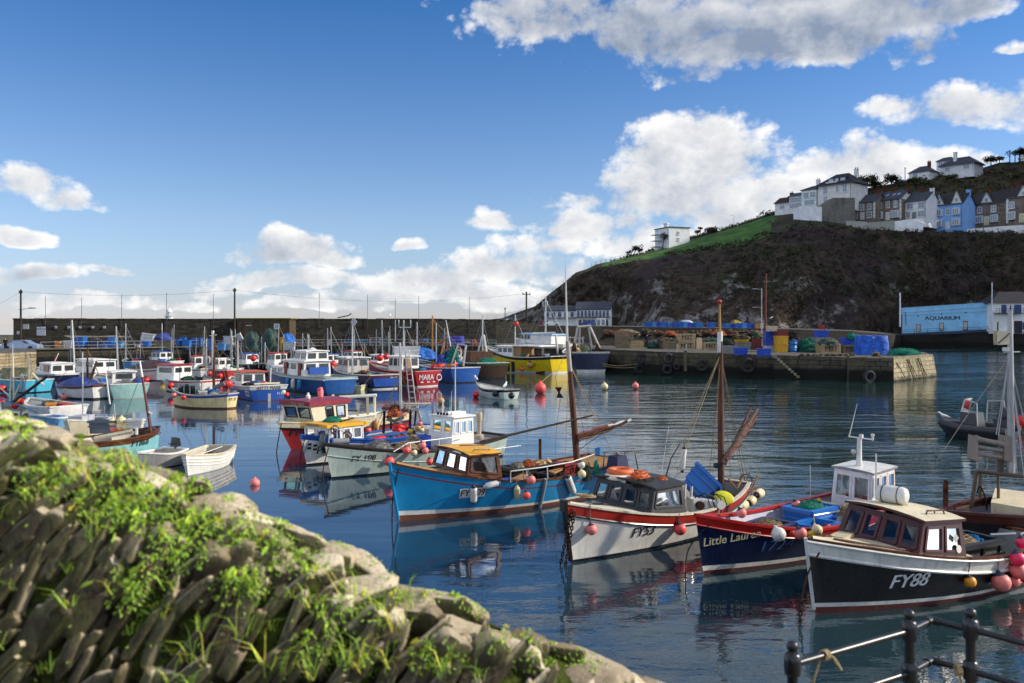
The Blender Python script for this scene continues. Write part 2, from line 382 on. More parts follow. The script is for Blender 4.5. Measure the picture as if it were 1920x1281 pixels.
def wall_block(name,front,ztop,back,mats,label=None,cat=None,kind=None,zbot=-2.4,batter=0.0,step=2.0):
 """a masonry mass: front polyline (plan), a flat top reaching the back polyline; mats = face, top"""
 mb=MB();n=len(front);fr=[V(p)for p in front];bk=[V(p)for p in back]
 zt=ztop if isinstance(ztop,(list,tuple))else[ztop]*n
 rows=[]
 for k in range(9):
  f=k/8;rows.append([V((p.x,p.y,0))+V((0,batter*f,0))+V((0,0,lerp(zbot,z,f)))for p,z in zip(fr,zt)])
 mb.grid(rows,0,smooth=False)
 top=[V((p.x,p.y+batter,z))for p,z in zip(fr,zt)];bt=[V((p.x,p.y,z))for p,z in zip(bk,zt)]
 mb.grid([top,bt],1,smooth=False)
 mb.grid([bt,[V((p.x,p.y,zbot))for p in bk]],0,smooth=False)
 for i in(0,n-1):mb.add([V((fr[i].x,fr[i].y,zbot)),top[i],bt[i],V((bk[i].x,bk[i].y,zbot))],[(0,1,2,3)],0)
 o=mb.build(name,mats);return tag(o,label,cat,kind=kind)
def XY(px,d):return((px-CX)/F*d,d)
qf=[(-160,96),(70,111),(330,121),(600,129),(760,130),(930,126),(1060,112),(1150,100)]
qb=[(-160,126),(70,131),(330,140),(600,148),(760,153),(930,155),(1060,156),(1180,150)]
wall_block('quay',[(*XY(a,b),0)for a,b in qf],QZ,[(*XY(a,b),0)for a,b in qb],[quay_stone,deck_mat],kind='structure')
mb=MB()
for(a,b),(c,d)in zip(qf[1:],qf[2:]):
 p,q=V((*XY(a,b),QZ+0.06)),V((*XY(c,d),QZ+0.06));n=max(2,int((q-p).length/2.2))
 for i in range(n):mb.beam(p.lerp(q,(i+0.01)/n),p.lerp(q,(i+0.99)/n),0.55,0.14+0.03*rnd.random(),up=(0,0,1))
tag(mb.build('quay_coping',rough_mat('coping_stone','8a8474','5f5a4d',0.8,0.9)),'row of pale coping stones edging the far quay below the breakwater','coping')
bw=[(25,124),(180,128),(330,132),(480,136),(640,140),(800,143),(930,147),(1010,152)]
bz=[6.28,6.3,6.3,6.32,6.36,6.34,6.25,6.0]
wall_block('breakwater_wall',[(*XY(a,b),0)for a,b in bw],bz,[(*XY(a,b+6),0)for a,b in bw],[wall_stone,wall_stone],'long high dark stone breakwater wall across the far side of the harbour','breakwater',zbot=0.0)
mb=MB()
for((a,b),z0),((c,d),z1)in zip(zip(bw,bz),list(zip(bw,bz))[1:]):
 p,q=V((*XY(a,b+0.5),z0)),V((*XY(c,d+0.5),z1));n=int((q-p).length/1.3)
 for i in range(n):
  m=p.lerp(q,(i+0.5)/n);mb.box(m+V((0,0,rnd.uniform(-0.05,0.0))),(1.28,0.9,0.14+0.1*rnd.random()),0.1*rnd.uniform(-1,1)*0.3)
tag(mb.build('wall_capping',wall_stone),'rough stone capping laid along the top of the breakwater wall','capping')
def shed():
 d=134;x0,x1=(445-CX)/F*d,(543-CX)/F*d;z1=5.5+(608-598.5)/F*d
 root=thing('stone_shed','brown stone shed with one small white window against the breakwater','shed',(x0,d,QZ))
 w=x1-x0;h=z1-QZ
 st=stone_wall('shed_stone','6d5c47','57483a','54503a',0.7,0.3)
 MB().hexa([(0,0,0),(w,0,0),(w,4,0),(0,4,0)],[(0,0,h),(w,0,h),(w,4,h),(0,4,h)]).build('wall',st,root)
 MB().box((w/2,2,h+0.09),(w+0.5,4.4,0.16)).build('roof',rough_mat('mossy_roof','8a8a3a','6d6a35',1.5),root)
 wx=(519-445)/98*w;fz=h-1.15
 fr=MB();fr.box((wx,-0.03,fz),(0.86,0.08,0.86));fo=fr.build('window',paint('white_trim',(0.75,0.75,0.72),0.4),root)
 MB().box((wx,-0.08,fz),(0.6,0.04,0.6)).build('pane',paint('grey_pane',(0.35,0.38,0.4),0.3),fo)
 MB().box((0.22*w,-0.03,h-1.0),(0.9,0.06,0.16)).build('plaque',paint('stone_plaque',(0.5,0.47,0.4),0.7),root)
shed()
PT=[(1110,100.0,2.62),(1135,98.5,2.62),(1240,92.5,2.5),(1340,90.0,2.42),(1437,87.5,2.35),(1520,85.5,2.3),(1588,84.0,2.25)]
def pz(px):return pl([(a,z)for a,d,z in PT]+[(1675,2.2),(1762,2.25)],px)[0]
wall_block('pier',[(*XY(a,d),0)for a,d,z in PT],[z for a,d,z in PT],[(*XY(a,d+16),0)for a,d,z in PT],[pier_stone,deck_mat],kind='structure',batter=0.25)
def pier_head():
 fl,fr,br=V((*XY(1588,83.0),0)),V((*XY(1676,81.3),0)),V((*XY(1764,89.5),0));bl=V((*XY(1600,100),0));bk=V((*XY(1735,101),0))
 mb=MB();top=2.22
 def shr(p,k):c=(fl+fr+br+bl+bk)/5;return p+(c-p).normalized()*k
 lo=[fl,fr,br,bk,bl];hi=[shr(p,0.7)+V((0,0,top))for p in lo];lo=[p+V((0,0,-2.4))for p in lo]
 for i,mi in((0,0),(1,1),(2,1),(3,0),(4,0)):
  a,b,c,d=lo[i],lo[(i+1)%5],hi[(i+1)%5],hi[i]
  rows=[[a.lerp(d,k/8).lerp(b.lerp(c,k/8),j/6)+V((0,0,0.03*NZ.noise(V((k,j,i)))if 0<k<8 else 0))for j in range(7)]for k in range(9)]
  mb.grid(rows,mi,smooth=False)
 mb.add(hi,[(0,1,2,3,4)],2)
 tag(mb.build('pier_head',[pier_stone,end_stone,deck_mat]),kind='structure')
 cb=MB();n=5
 for i in range(n):cb.beam(hi[0].lerp(hi[1],(i+.02)/n)+V((0,0.2,0.05)),hi[0].lerp(hi[1],(i+.98)/n)+V((0,0.2,0.05)),0.5,0.14,up=(0,0,1))
 for i in range(8):cb.beam(hi[1].lerp(hi[2],(i+.02)/8)+V((-.2,0.2,0.05)),hi[1].lerp(hi[2],(i+.98)/8)+V((-.2,0.2,0.05)),0.5,0.14,up=(0,0,1))
 tag(cb.build('pier_coping',rough_mat('pier_coping','9d9680','6d6855',0.9,0.9)),'pale coping stones along the edge of the pier head','coping')
 return hi
PH=pier_head()
def pier_steps():
 mb=MB();a,b=V((*XY(1446,87.1),0)),V((*XY(1492,85.9),0));n=9
 for i in range(n):
  p=a.lerp(b,i/n);q=a.lerp(b,(i+1)/n);z=2.3-0.24*i
  mb.hexa([(p.x,p.y-1.1,z-0.24),(q.x,q.y-1.1,z-0.24),(q.x,q.y+0.1,z-0.24),(p.x,p.y+0.1,z-0.24)],[(p.x,p.y-1.1,z),(q.x,q.y-1.1,z),(q.x,q.y+0.1,z),(p.x,p.y+0.1,z)])
  mb.hexa([(p.x,p.y-1.05,-2),(q.x,q.y-1.05,-2),(q.x,q.y+0.1,-2),(p.x,p.y+0.1,-2)],[(p.x,p.y-1.05,z-0.24),(q.x,q.y-1.05,z-0.24),(q.x,q.y+0.1,z-0.24),(p.x,p.y+0.1,z-0.24)],1)
 tag(mb.build('stone_steps',[rough_mat('step_stone','a39a80','7d755f',0.9),pier_stone]),'flight of worn stone steps down the face of the pier','steps')
pier_steps()
bqf=[(1010,152),(1130,160),(1280,166),(1450,172),(1600,182),(1672,200),(1690,212),(1790,206),(1862,199),(1990,192),(2300,185)]
bqz=[5.2,5.1,4.85,4.6,4.0,3.1,2.75,3.3,3.85,3.9,3.9]
bqb=[(1000,270),(1130,270),(1280,262),(1450,255),(1600,250),(1680,248),(1740,247),(1790,247),(1862,247),(1990,247),(2300,247)]
wall_block('harbour_road',[(*XY(a,d),0)for a,d in bqf],bqz,[(*XY(a,d),0)for a,d in bqb],[stone_wall('road_wall_stone','34312d','262421','2d2b25',1.2,0.45,axis='x',wet=1.4),deck_mat],kind='structure')
sl=[(-160,88),(-20,93),(68,103)]
wall_block('slipway',[(*XY(a,d),0)for a,d in sl],[2.3,2.25,2.15],[(*XY(a,d+9),0)for a,d in sl],[stone_wall('slip_stone','b5a283','9b8a6d','8d8264',0.9,0.4,mortar='6d614d',wet=0.6),deck_mat],kind='structure')
mb=MB();d=140;MBp=[XY(-200,d),XY(26,d)]
mb.hexa([(*MBp[0],QZ),(*MBp[1],QZ),(MBp[1][0],d+1,QZ),(MBp[0][0],d+1,QZ)],[(*MBp[0],3.75),(*MBp[1],3.75),(MBp[1][0],d+1,3.75),(MBp[0][0],d+1,3.75)])
tag(mb.build('low_parapet',rough_mat('pale_parapet','b9a98a','9c8d70',0.6)),'low pale parapet wall in the sun at the far left','parapet')
FOOT=[(905,601.5,268),(940,601,266),(1000,603,262),(1100,607,258),(1170,609,246),(1240,613,222),(1450,617,210),(1600,622,215),(1690,628,232),(1985,620,232),(2400,610,222)]
TOP=[(905,600.5,272),(940,598,270),(975,590,268),(1003,576,266),(1022,566,264),(1040,545,262),(1080,517,260),(1120,502,258),(1200,489,255),(1300,476,252),(1400,466,248),(1425,452,246),(1500,424,244),(1590,430,241),(1750,437,239),(1985,438,237),(2150,180,236),(2400,-90,235)]  # these tables end in an unseen high ridge added to shade the hill
TER=[(905,600.4,276),(940,597.5,275),(975,589,275),(1003,575,275),(1040,544,275),(1080,512.5,276),(1120,498,277),(1160,489,280),(1217,474,286),(1300,449,292),(1350,435,294),(1400,421,290),(1445,405,284),(1500,400,270),(1545,394,268),(1600,416,267),(1640,428,266),(1750,432,265),(1985,433,263),(2150,150,262),(2400,-120,262)]
SKY=[(905,600.3,282),(940,597,282),(1003,574,282),(1040,543.5,282),(1080,512,284),(1120,497.5,288),(1217,471,300),(1300,446,304),(1400,418,304),(1445,403,302),(1500,392,305),(1560,372,310),(1600,358,315),(1660,347,320),(1700,338,325),(1750,330,330),(1830,318,335),(1870,306,338),(1985,297,342),(2150,90,345),(2400,-120,360)]
def hill():
 cols=[900+6*i for i in range(250)];rows=[]
 def L(tab,px):y,d=pl(tab,px);return P(px,y,d)
 NA,NB,NC=26,8,14
 rl=[]
 for px in cols:
  a,b,c,d=L(FOOT,px),L(TOP,px),L(TER,px),L(SKY,px);a=a.copy();a.z-=2.0
  col=[]
  for i in range(NA):
   f=i/NA;q=a.lerp(b,f);g=sin(pi*f);hgt=max(0.0,b.z-a.z)
   q.y+=-g*0.12*hgt+g*min(1,hgt/14)*(5.2*NZ.fractal(V((q.x*0.045,f*1.4,3)),1.0,2.0,4)+2.2*NZ.fractal(V((q.x*0.2,f*6,9)),1.0,2.0,3))
   q.z+=g*0.7*NZ.noise(V((q.x*0.15,f*5,1)));q.x+=g*0.8*NZ.noise(V((q.x*0.15,f*5,7)))
   col.append(q)
  for i in range(NB):
   q=b.lerp(c,i/NB);q.z+=0.35*NZ.noise(V((q.x*0.2,q.y*0.2,5)))*min(1,b.z/12);col.append(q)
  for i in range(NC+1):
   q=c.lerp(d,i/NC);q.z+=0.5*NZ.noise(V((q.x*0.12,q.y*0.12,2)))*min(1,b.z/12);col.append(q)
  e=d.copy();e.y+=40;e.z-=6;col.append(e);e=d.copy();e.y+=160;e.z=-2;col.append(e);rl.append(col)
 rows=[[rl[j][i]for j in range(len(cols))]for i in range(len(rl[0]))]
 def mis(i,j):
  px=cols[j]+rnd.uniform(-8,8)
  if i<NA:return 0
  grass=1125<px<1445
  if i<NA+NB:return 1 if grass and(i>NA+0)else 2
  return 1 if(grass and i<NA+NB+NC-3+(2 if px<1250 else 0))else 2
 m,t,p,v,_=newmat('cliff_rock_and_scrub')
 geo=t.n('ShaderNodeNewGeometry');pos=geo.outputs['Position'];sx=t.n('ShaderNodeSeparateXYZ');t.l(pos,sx.inputs[0])
 n1=t.noise(pos,0.10,6,0.6);n2=t.noise(pos,0.55,6,0.65);n3=t.noise(t.mapv(pos,(0.5,0.5,0.12)),1,6,0.65)
 n4=t.noise(pos,0.05,3,0.5)
 scrub=t.mix(t.ss(n2,0.35,0.65),lin('302924'),lin('52463b'))
 scrub=t.mix(t.m('MULTIPLY',t.ss(n1,0.5,0.62),0.8),scrub,lin('363a22'))
 scrub=t.mix(t.m('MULTIPLY',t.ss(n4,0.53,0.62),0.6),scrub,lin('40363a'))
 rock=t.mix(t.ss(n3,0.36,0.66),lin('4d4843'),lin('96908a'))
 rf=t.m('ADD',n1,t.m('MULTIPLY_ADD',sx.outputs[2],-0.011,0.11));rf=t.m('MULTIPLY_ADD',t.m('SUBTRACT',n2,0.5),0.35,rf)
 left=t.m('MULTIPLY',t.ss(sx.outputs[0],95,30),0.07);rf=t.m('ADD',rf,left)
 a=t.mix(t.ss(rf,0.54,0.63),scrub,rock);t.l(a,p.inputs['Base Color']);sv(p,'Roughness',0.95);sv(p,'Specular IOR Level',0.1)
 t.l(t.bump(t.m('ADD',n2,n3),1.0,0.8),p.inputs['Normal'])
 gm=rough_mat('hill_grass','35561f','55782f',0.15,0.95,0.5,0.1,6,(1,1,1),'465226')
 sm=rough_mat('hill_scrub','2f2a1a','4a4128',0.12,0.95,1.0,0.5,6,(1,1,1),'2c3a1c')
 mb=MB();mb.grid(rows,0,True,mis)
 tag(mb.build('hillside',[m,gm,sm]),kind='structure')
 return rl,NA,NB,NC,cols
HILL=hill()
leaf_mats={}
def leafmat(key,col):
 k=('leaf',key)
 if k in MATS:return MATS[k]
 m,t,p,v,_=newmat(key);oi=t.n('ShaderNodeNewGeometry')
 n=t.noise(oi.outputs['Position'],1.7,3,0.6);c=lin(col)
 r=t.m('MULTIPLY_ADD',oi.outputs['Random Per Island'],0.55,t.m('MULTIPLY',n,0.6))
 a=t.mix(r,tuple(x*0.55 for x in c),tuple(min(1,x*1.5)for x in c));t.l(a,p.inputs['Base Color']);sv(p,'Roughness',0.75);sv(p,'Specular IOR Level',0.2)
 MATS[k]=m;return m
def clump(mb,c,r,n,size,mi=0,rz=0.8,up=0.3):
 """leaf-sized faces scattered in a rough half-ball"""
 for i in range(n):
  d=V((rnd.gauss(0,1),rnd.gauss(0,1),rnd.gauss(0,1))).normalized();k=r*rnd.random()**0.45
  p=V(c)+V((d.x*k,d.y*k,d.z*k*rz));s=size*rnd.uniform(0.5,1.4)
  nrm=(d+V((rnd.uniform(-.6,.6),rnd.uniform(-.6,.6),rnd.uniform(-.3,.9)))).normalized();x,y,z=frame_axis(nrm)
  a=rnd.uniform(0,6.28);u=x*cos(a)+y*sin(a);w=nrm.cross(u)
  mb.add([p-u*s*0.5,p+w*s*0.3+nrm*s*0.1,p+u*s*0.6,p-w*s*0.3],[(0,1,2,3)],mi)
def scrub():
 rl,NA,NB,NC,cols=HILL;mb=MB()
 mats=[leafmat('dark_bramble','372f27'),leafmat('dull_green_scrub','333a20'),leafmat('brown_bracken','463a2f'),leafmat('ivy','28361f')]
 def at(px,r):
  j=min(len(cols)-1,max(0,int((px-900)/6)));i=int(r);f=r-i;return rl[j][i].lerp(rl[j][i+1],f)
 for _ in range(2100):
  px=rnd.uniform(1010,1960)if rnd.random()<.35 else rnd.uniform(1360,1960);r=rnd.uniform(1.5,NA+1.5)
  if px<1190 and r<10:continue
  q=at(px,min(r,NA+NB));nn=NZ.noise(V((q.x*0.06,q.z*0.09,4)))
  if r<9 and nn<0.12 and rnd.random()<0.88:continue
  if px<1120 and rnd.random()<0.5:continue
  k=NZ.noise(V((q.x*0.05,q.z*0.07,14)));mi=1 if k>0.22 else(2 if k<-0.22 else(3 if rnd.random()<.2 else 0))
  s=rnd.uniform(0.7,1.8);clump(mb,q+V((0,-0.3,0.15)),s,15,0.55,mi)
 for _ in range(650):
  px=rnd.uniform(1440,1960);r=rnd.uniform(NA+NB+2,NA+NB+NC);q=at(px,r)
  clump(mb,q+V((0,0,0.3)),rnd.uniform(0.9,2.2),16,0.8,1 if rnd.random()<.55 else 2)
 for _ in range(420):
  px=rnd.uniform(1150,1450);top=rnd.random()<0.6
  q=at(px,NA+NB+NC-1.0+rnd.random())if top else at(px,NA+0.5+rnd.random()*2)
  if not top and px<1250:continue
  clump(mb,q+V((0,0,0.2)),rnd.uniform(0.6,1.4)*(1 if px>1260 else .5),14,0.55,2 if rnd.random()<.6 else 1)
 for i in range(70):
  px=1290+i*1.9;clump(mb,at(px,NA+NB+4.5)+V((0,0,0.2)),0.8,12,0.5,2)
 tag(mb.build('cliff_scrub',mats),'dark bramble and bracken covering the cliff and hillside','scrub',kind='stuff')
 return at
HAT=scrub()
bark=wood('grey_bark','3a3129','54483c',0.9,2)
def tree(px,py,d,r,hgt,col,label,key,lean=0.0,n=260,flat=0.75,cat='tree',trunk=True,group=None):
 b=P(px,py,d);root=thing('tree' if cat=='tree' else 'shrub',label,cat,b,0,group)
 cr=MB();tr=MB();top=V((lean*hgt,0,hgt-r*flat))
 tr.tube([(0,0,-0.6),V((lean*hgt*0.4,0,hgt*0.4)),top],[0.16*r**.5,0.12*r**.5,0.05],6)
 k=7
 for i in range(k):
  a=6.28*i/k+rnd.random();dd=V((cos(a)*r*0.62,sin(a)*r*0.62,rnd.uniform(-.25,.45)*r*flat));c=top+dd
  tr.tube([V((lean*hgt*0.3,0,hgt*0.35)),top*0.6+c*0.4,c],[0.08,0.05,0.02],5)
  clump(cr,c,r*rnd.uniform(0.45,0.65),int(2.2*n/k),0.36*r**.4,0,flat)
 clump(cr,top+V((0,0,r*.15)),r*0.6,n//2,0.36*r**.4,0,flat)
 if trunk:tr.build('trunk',bark,root)
 cr.build('crown',leafmat(key,col),root);return root
tree(1622,352,312,4.6,5.2,'3b3a20','broad olive green shrubbery beside the white house with dormers','olive_crown',0,520,.62)
tree(1640,355,314,3.0,3.6,'33351e','low rounded bush between the olive shrubbery and the domed tree','bush_crown',0,260,.7)
tree(1672,352,318,3.1,5.6,'20281a','dark domed tree on the skyline left of the telegraph pole','dark_crown',0,420,.85)
tree(1597,366,300,2.2,3.2,'3d3c24','small scrubby tree just right of the white dormer house','bush_crown',0,160,.8)
tree(1858,312,336,2.6,4.6,'262c1c','dark tree on the skyline left of the palm-like trees','dark_crown',0,300,.8)
tree(1874,306,338,1.7,3.0,'262c1c','smaller dark bush touching the foot of the palm-like tree','dark_crown',0,160,.8)
tree(1912,303,340,2.4,6.0,'2a3220','dark tree at the right edge of the photo above the hill','dark_crown',0,300,.9)
tree(1885,328,330,2.4,3.4,'4c4c28','rounded yellowish green bush below the skyline at right','yellow_bush',0,260,.8)
tree(1906,335,318,1.9,2.6,'3a4020','green bush low on the slope above the brick terrace house at right','green_bush',0,200,.8)
tree(1783,336,318,2.2,2.0,'3a3f22','clipped hedge bush below the white bungalow','green_bush',0,200,.6)
tree(1712,345,318,2.6,2.6,'3b4423','green hedge in front of the grey roofed bungalow','green_bush',0,240,.5)
for i,(px,py,h)in enumerate(((1172,487,3.6),(1180,485,4.6),(1187,482,4.2),(1194,481,3.4))):
 tree(px,py,288,1.0,h,'1e2018',('low dark windswept tree, leftmost of the row on the cliff top','tallest dark windswept tree of the row left of the white tower house','dark windswept tree, third of the row left of the white tower house','thin dark windswept tree nearest the white tower house')[i],'windswept',0.35,90,1.3)
tree(1242,466,286,1.7,6.2,'4a3c2c','bare brown tree in front of the white tower house','bare_twigs',0.15,150,1.3)
tree(1308,444,296,1.1,2.6,'39401f','small round topped tree right of the white tower house','green_bush',0,130,.9)
tree(1313,440,297,0.9,2.8,'39401f','small tree with flat crown, second to the right of the white tower house','green_bush',0,110,.7)
tree(1334,438,298,2.4,2.6,'3d2f22','wide brown hedge bush on the skyline right of the white tower house','brown_bush',0,260,.6)
def palm(px,py,d,h,label):
 root=thing('cabbage_palm',label,'tree',P(px,py,d));tr=MB();cr=MB()
 tr.tube([(0,0,-.5),(0.1,0,h*.5),(0.05,0,h)],[0.22,0.16,0.14],7)
 heads=[(0,0,h),(-.9,0,h-.5),(.9,.2,h-.3)]
 for c in heads:
  tr.tube([(0,0,h*.55),c],0.1,5)
  for i in range(34):
   a=rnd.uniform(0,6.28);e=rnd.uniform(-.5,1.3);dd=V((cos(a)*cos(e),sin(a)*cos(e),sin(e)));tip=V(c)+dd*1.25;mid=V(c)+dd*.7+V((0,0,.06));s=dd.cross(V((0,0,1)))
   s=s.normalized()*.07 if s.length>.01 else V((.07,0,0));cr.add([V(c),mid+s,tip-V((0,0,.15)),mid-s],[(0,1,2,3)])
 tr.build('trunk',bark,root);cr.build('crown',leafmat('palm_blades','2c3320'),root)
palm(1893,306,336,4.2,'spiky cabbage palm with three heads on the skyline')
palm(1903,303,337,3.6,'shorter cabbage palm close to the right edge of the skyline')
slate=rough_mat('slate_roof','4a4e56','383b42',1.2,0.6,0.4,0.03,5,(1,1,3))
slate2=rough_mat('dark_roof','3a3839','2b292a',1.2,0.7,0.4,0.03,5,(1,1,3))
redtile=rough_mat('brown_tile','4b332c','38261f',1.2,0.8,0.4,0.03)
white_r=paint('white_render',(0.86,0.86,0.85),0.7,0.3,0.2,bump=0.1,scale=0.3)
cream_r=paint('cream_render',(0.80,0.77,0.71),0.7,0.3,0.2,bump=0.1,scale=0.3)
blue_r=paint('blue_render','8dbcf6',0.7,0.2,0.2,bump=0.1,scale=0.3)
brown_st=stone_wall('brown_house_stone','a08f80','85766a','90857a',0.6,0.22,axis='xy')
trim_w=paint('white_trim',(0.75,0.75,0.72),0.4)
pane_m=paint('window_pane',(0.22,0.26,0.31),0.12,0.15,0.8,bump=0)
pane_l=paint('light_pane',(0.42,0.47,0.52),0.15,0.15,0.8,bump=0)
brick=rough_mat('chimney_brick','70402e','55301f',3,0.9)
dkst0=paint('gutter_grey',(0.12,0.12,0.13),.5);E0=V((0.66,-0.75,0)).normalized()
def house(label,px0,px1,ybase,yeave,d,depth,rise,wall,roof,wins=(),doors=(),chims=(),gablets=(),hip=0.0,e=E0,cat='house',name='house',below=2.5,over=0.35,quoins=False,skylights=(),flat=False,bays=(),gab=None):
 A=P(px0,ybase,d);h=(ybase-yeave)/F*d
 s=(px1-CX)/F;w=(A.x-s*A.y)/(s*e.y-e.x)
 root=thing(name,label,cat,A,atan2(e.y,e.x))
 MB().hexa([(0,0,-below),(w,0,-below),(w,depth,-below),(0,depth,-below)],[(0,0,h),(w,0,h),(w,depth,h),(0,depth,h)]).build('wall',wall,root)
 rb=MB();o=over;hm=depth/2
 if flat:
  rb.box((w/2,hm,h+0.12),(w+2*o,depth+2*o,0.26))
 elif hip>0:
  lo=[V((-o,-o,h)),V((w+o,-o,h)),V((w+o,depth+o,h)),V((-o,depth+o,h))]
  a,b=V((hip,hm-.3,h+rise)),V((w-hip,hm-.3,h+rise));c,dd=V((w-hip,hm+.3,h+rise)),V((hip,hm+.3,h+rise))
  rb.hexa(lo,[a,b,c,dd]);rb.hexa([p-V((0,0,.22))for p in lo],[p-V((0,0,.004))for p in lo])
 else:
  k=rise*o/hm
  for a,b in((0,1),(1,-1)):
   y0=-o if a==0 else depth+o
   lo=[V((-o,y0,h-k)),V((w+o,y0,h-k)),V((w+o,hm,h+rise)),V((-o,hm,h+rise))]
   if a:lo=[lo[1],lo[0],lo[3],lo[2]]
   rb.hexa(lo,[p+V((0,0,0.2))for p in lo])
  gb=MB()
  for x in(0.0,w-0.2):gb.prism([V((0,0,h)),V((0,depth,h)),V((0,hm,h+rise))],(x,0,0),(x+0.2,0,0))
  gb.build('gable',gab or wall,root)
 ro=rb.build('roof',roof,root)
 for u in skylights:
  f=0.5;MB().hexa([(u*w-.35,hm*f-.6,h+rise*f-.25),(u*w+.35,hm*f-.6,h+rise*f-.25),(u*w+.35,hm*f+.6,h+rise*f+.35),(u*w-.35,hm*f+.6,h+rise*f+.35)],[(u*w-.35,hm*f-.6,h+rise*f-.0),(u*w+.35,hm*f-.6,h+rise*f-.0),(u*w+.35,hm*f+.6,h+rise*f+.6),(u*w-.35,hm*f+.6,h+rise*f+.6)]).build('skylight',pane_l,ro)
 for u,v,ww,hh in wins:
  c=V((u*w,0,v*h));f=MB();f.box(c+V((0,-.04,0)),(ww+.3,.1,hh+.3));f.box(c+V((0,-.1,-hh/2-.2)),(ww+.5,.2,.12));f.box(c+V((0,-.125,0)),(.07,.03,hh));f.box(c+V((0,-.125,.0)),(ww,.03,.07))
  fo=f.build('window',trim_w,root);MB().box(c+V((0,-.1,0)),(ww,.04,hh)).build('pane',pane_m,fo)
 for u,v,ww,hh in bays:
  c=V((u*w,-.45,v*h));fo=MB().box(c,(ww+.3,.95,hh+.3)).build('bay_window',trim_w,root)
  for k in(-1,0,1):MB().box(c+V((k*ww/3,-.49,0)),(ww/3-.12,.04,hh-.1)).build('pane',pane_m,fo)
 for u,ww,hh,dm in doors:
  fo=MB().box((u*w,-.05,hh/2+.08),(ww+.35,.12,hh+.25)).build('door_frame',trim_w,root);MB().box((u*w,-.12,hh/2),(ww,.05,hh)).build('door',dm,fo)
 for u,fy,hh,cm in chims:
  top=h+rise*(1-abs(fy-0.5)*2)+hh;cb=MB();cb.box((u*w,fy*depth,top-hh/2-.6),(1.1,.8,hh+1.2));cb.box((u*w,fy*depth,top+.05),(1.25,.95,.16))
  co=cb.build('chimney',cm,ro if not flat else root);pb=MB()
  for k in(-.3,.3):pb.lathe([(.14,0),(.1,.5),(.13,.55),(.0,.56)],8,(u*w+k,fy*depth,top+.12))
  pb.build('chimney_pot',brick,root)
 for u,ww,hh,gm in gablets:
  gb=MB();gb.prism([V((u*w-ww/2,0,h-.1)),V((u*w+ww/2,0,h-.1)),V((u*w,0,h+hh))],(0,-.12,0),(0,.1,0))
  go=gb.build('gablet',gm,root)
  tb=MB();tb.beam((u*w-ww/2-.2,-.18,h-.25),(u*w,-.18,h+hh+.1),.12,.3);tb.beam((u*w+ww/2+.2,-.18,h-.25),(u*w,-.18,h+hh+.1),.12,.3);tb.build('barge_board',trim_w,go)
  rr=MB();k=min(1,hh/rise)*hm
  for s2 in(-1,1):rr.hexa([V((u*w,-.3,h+hh)),V((u*w+s2*(ww/2+.3),-.3,h-.3)),V((u*w+s2*(ww/2+.3),.2,h-.3)),V((u*w,k,h+hh))],[V((u*w,-.3,h+hh+.15)),V((u*w+s2*(ww/2+.3),-.3,h-.15)),V((u*w+s2*(ww/2+.3),.2,h-.15)),V((u*w,k,h+hh+.15))])
  rr.build('gablet_roof',roof,go)
  MB().box((u*w,-.15,h+hh*.3),(.7,.05,hh*.35)).build('pane',pane_m,go)
 if quoins:
  for x in(0.0,w):
   q=MB()
   for i in range(int(h/.55)):q.box((x,-.02,.3+i*.55),(0.75 if i%2 else .45,.14,.56))
   q.build('quoins',trim_w,root)
 if not flat:
  MB().beam((-over,-over-.06,h-rise*over/(depth/2)*.6),(w+over,-over-.06,h-rise*over/(depth/2)*.6),.12,.12).build('gutter',dkst0,ro);MB().beam((w*.97,-.08,h-.1),(w*.97,-.08,-.3),.1,.1).build('downpipe',dkst0,root)
 return root,w,h
dgrey=paint('grey_door',(0.16,0.17,0.2),0.4);dyel=paint('pale_yellow_door',(0.62,0.58,0.3),0.4);dblue=paint('navy_door',(0.02,0.06,0.22),0.4)
house('grey stone terraced house with white quoins, leftmost of the lower terrace',1595,1639,414,382,259,8.5,2.6,brown_st,slate,[(.2,.72,.9,1.5),(.5,.72,.9,1.5),(.8,.72,.9,1.5),(.2,.25,1.2,1.6),(.8,.25,1.2,1.6)],[(.5,1.0,2.0,trim_w)],[(.25,.5,1.1,brick),(.9,.5,1.0,brick)],quoins=True)
house('brown stone house with pale gable and three skylights in a slate roof',1640,1688,415,377,258,10.5,3.0,brown_st,slate,[(.2,.75,.9,1.7),(.52,.75,.9,1.7),(.82,.75,.9,1.7)],[(.52,1.0,2.2,cream_r)],[(.1,.5,1.0,brick),(.45,.5,.8,brick),(.98,.5,1.0,brick)],quoins=True,gab=cream_r,skylights=(.35,.62,.8),bays=[(.2,.25,1.8,1.9),(.82,.25,1.8,1.9)])
house('white rendered gabled house with a low terrace wall, left of the blue house',1697,1736,413,379,254,9.5,3.0,white_r,slate,[(.25,.74,1.6,1.5),(.78,.74,1.6,1.5),(.78,.28,1.8,1.5),(.15,.28,1.0,1.5)],[(.45,1.2,2.1,dgrey)],[(.5,.5,.9,brick),(.97,.5,.8,white_r)])
house('sky blue house with two white peaked gablets above its front',1750,1805,432,386,256,9.5,3.6,blue_r,slate2,[(.5,.7,.9,1.6)],[(.5,.9,2.0,trim_w)],[(.98,.5,.6,blue_r)],[(.2,2.6,2.9,trim_w),(.8,2.6,3.3,trim_w)],bays=[(.2,.68,1.7,1.7),(.8,.68,1.7,1.7),(.2,.25,1.8,1.7),(.8,.25,1.8,1.7)])
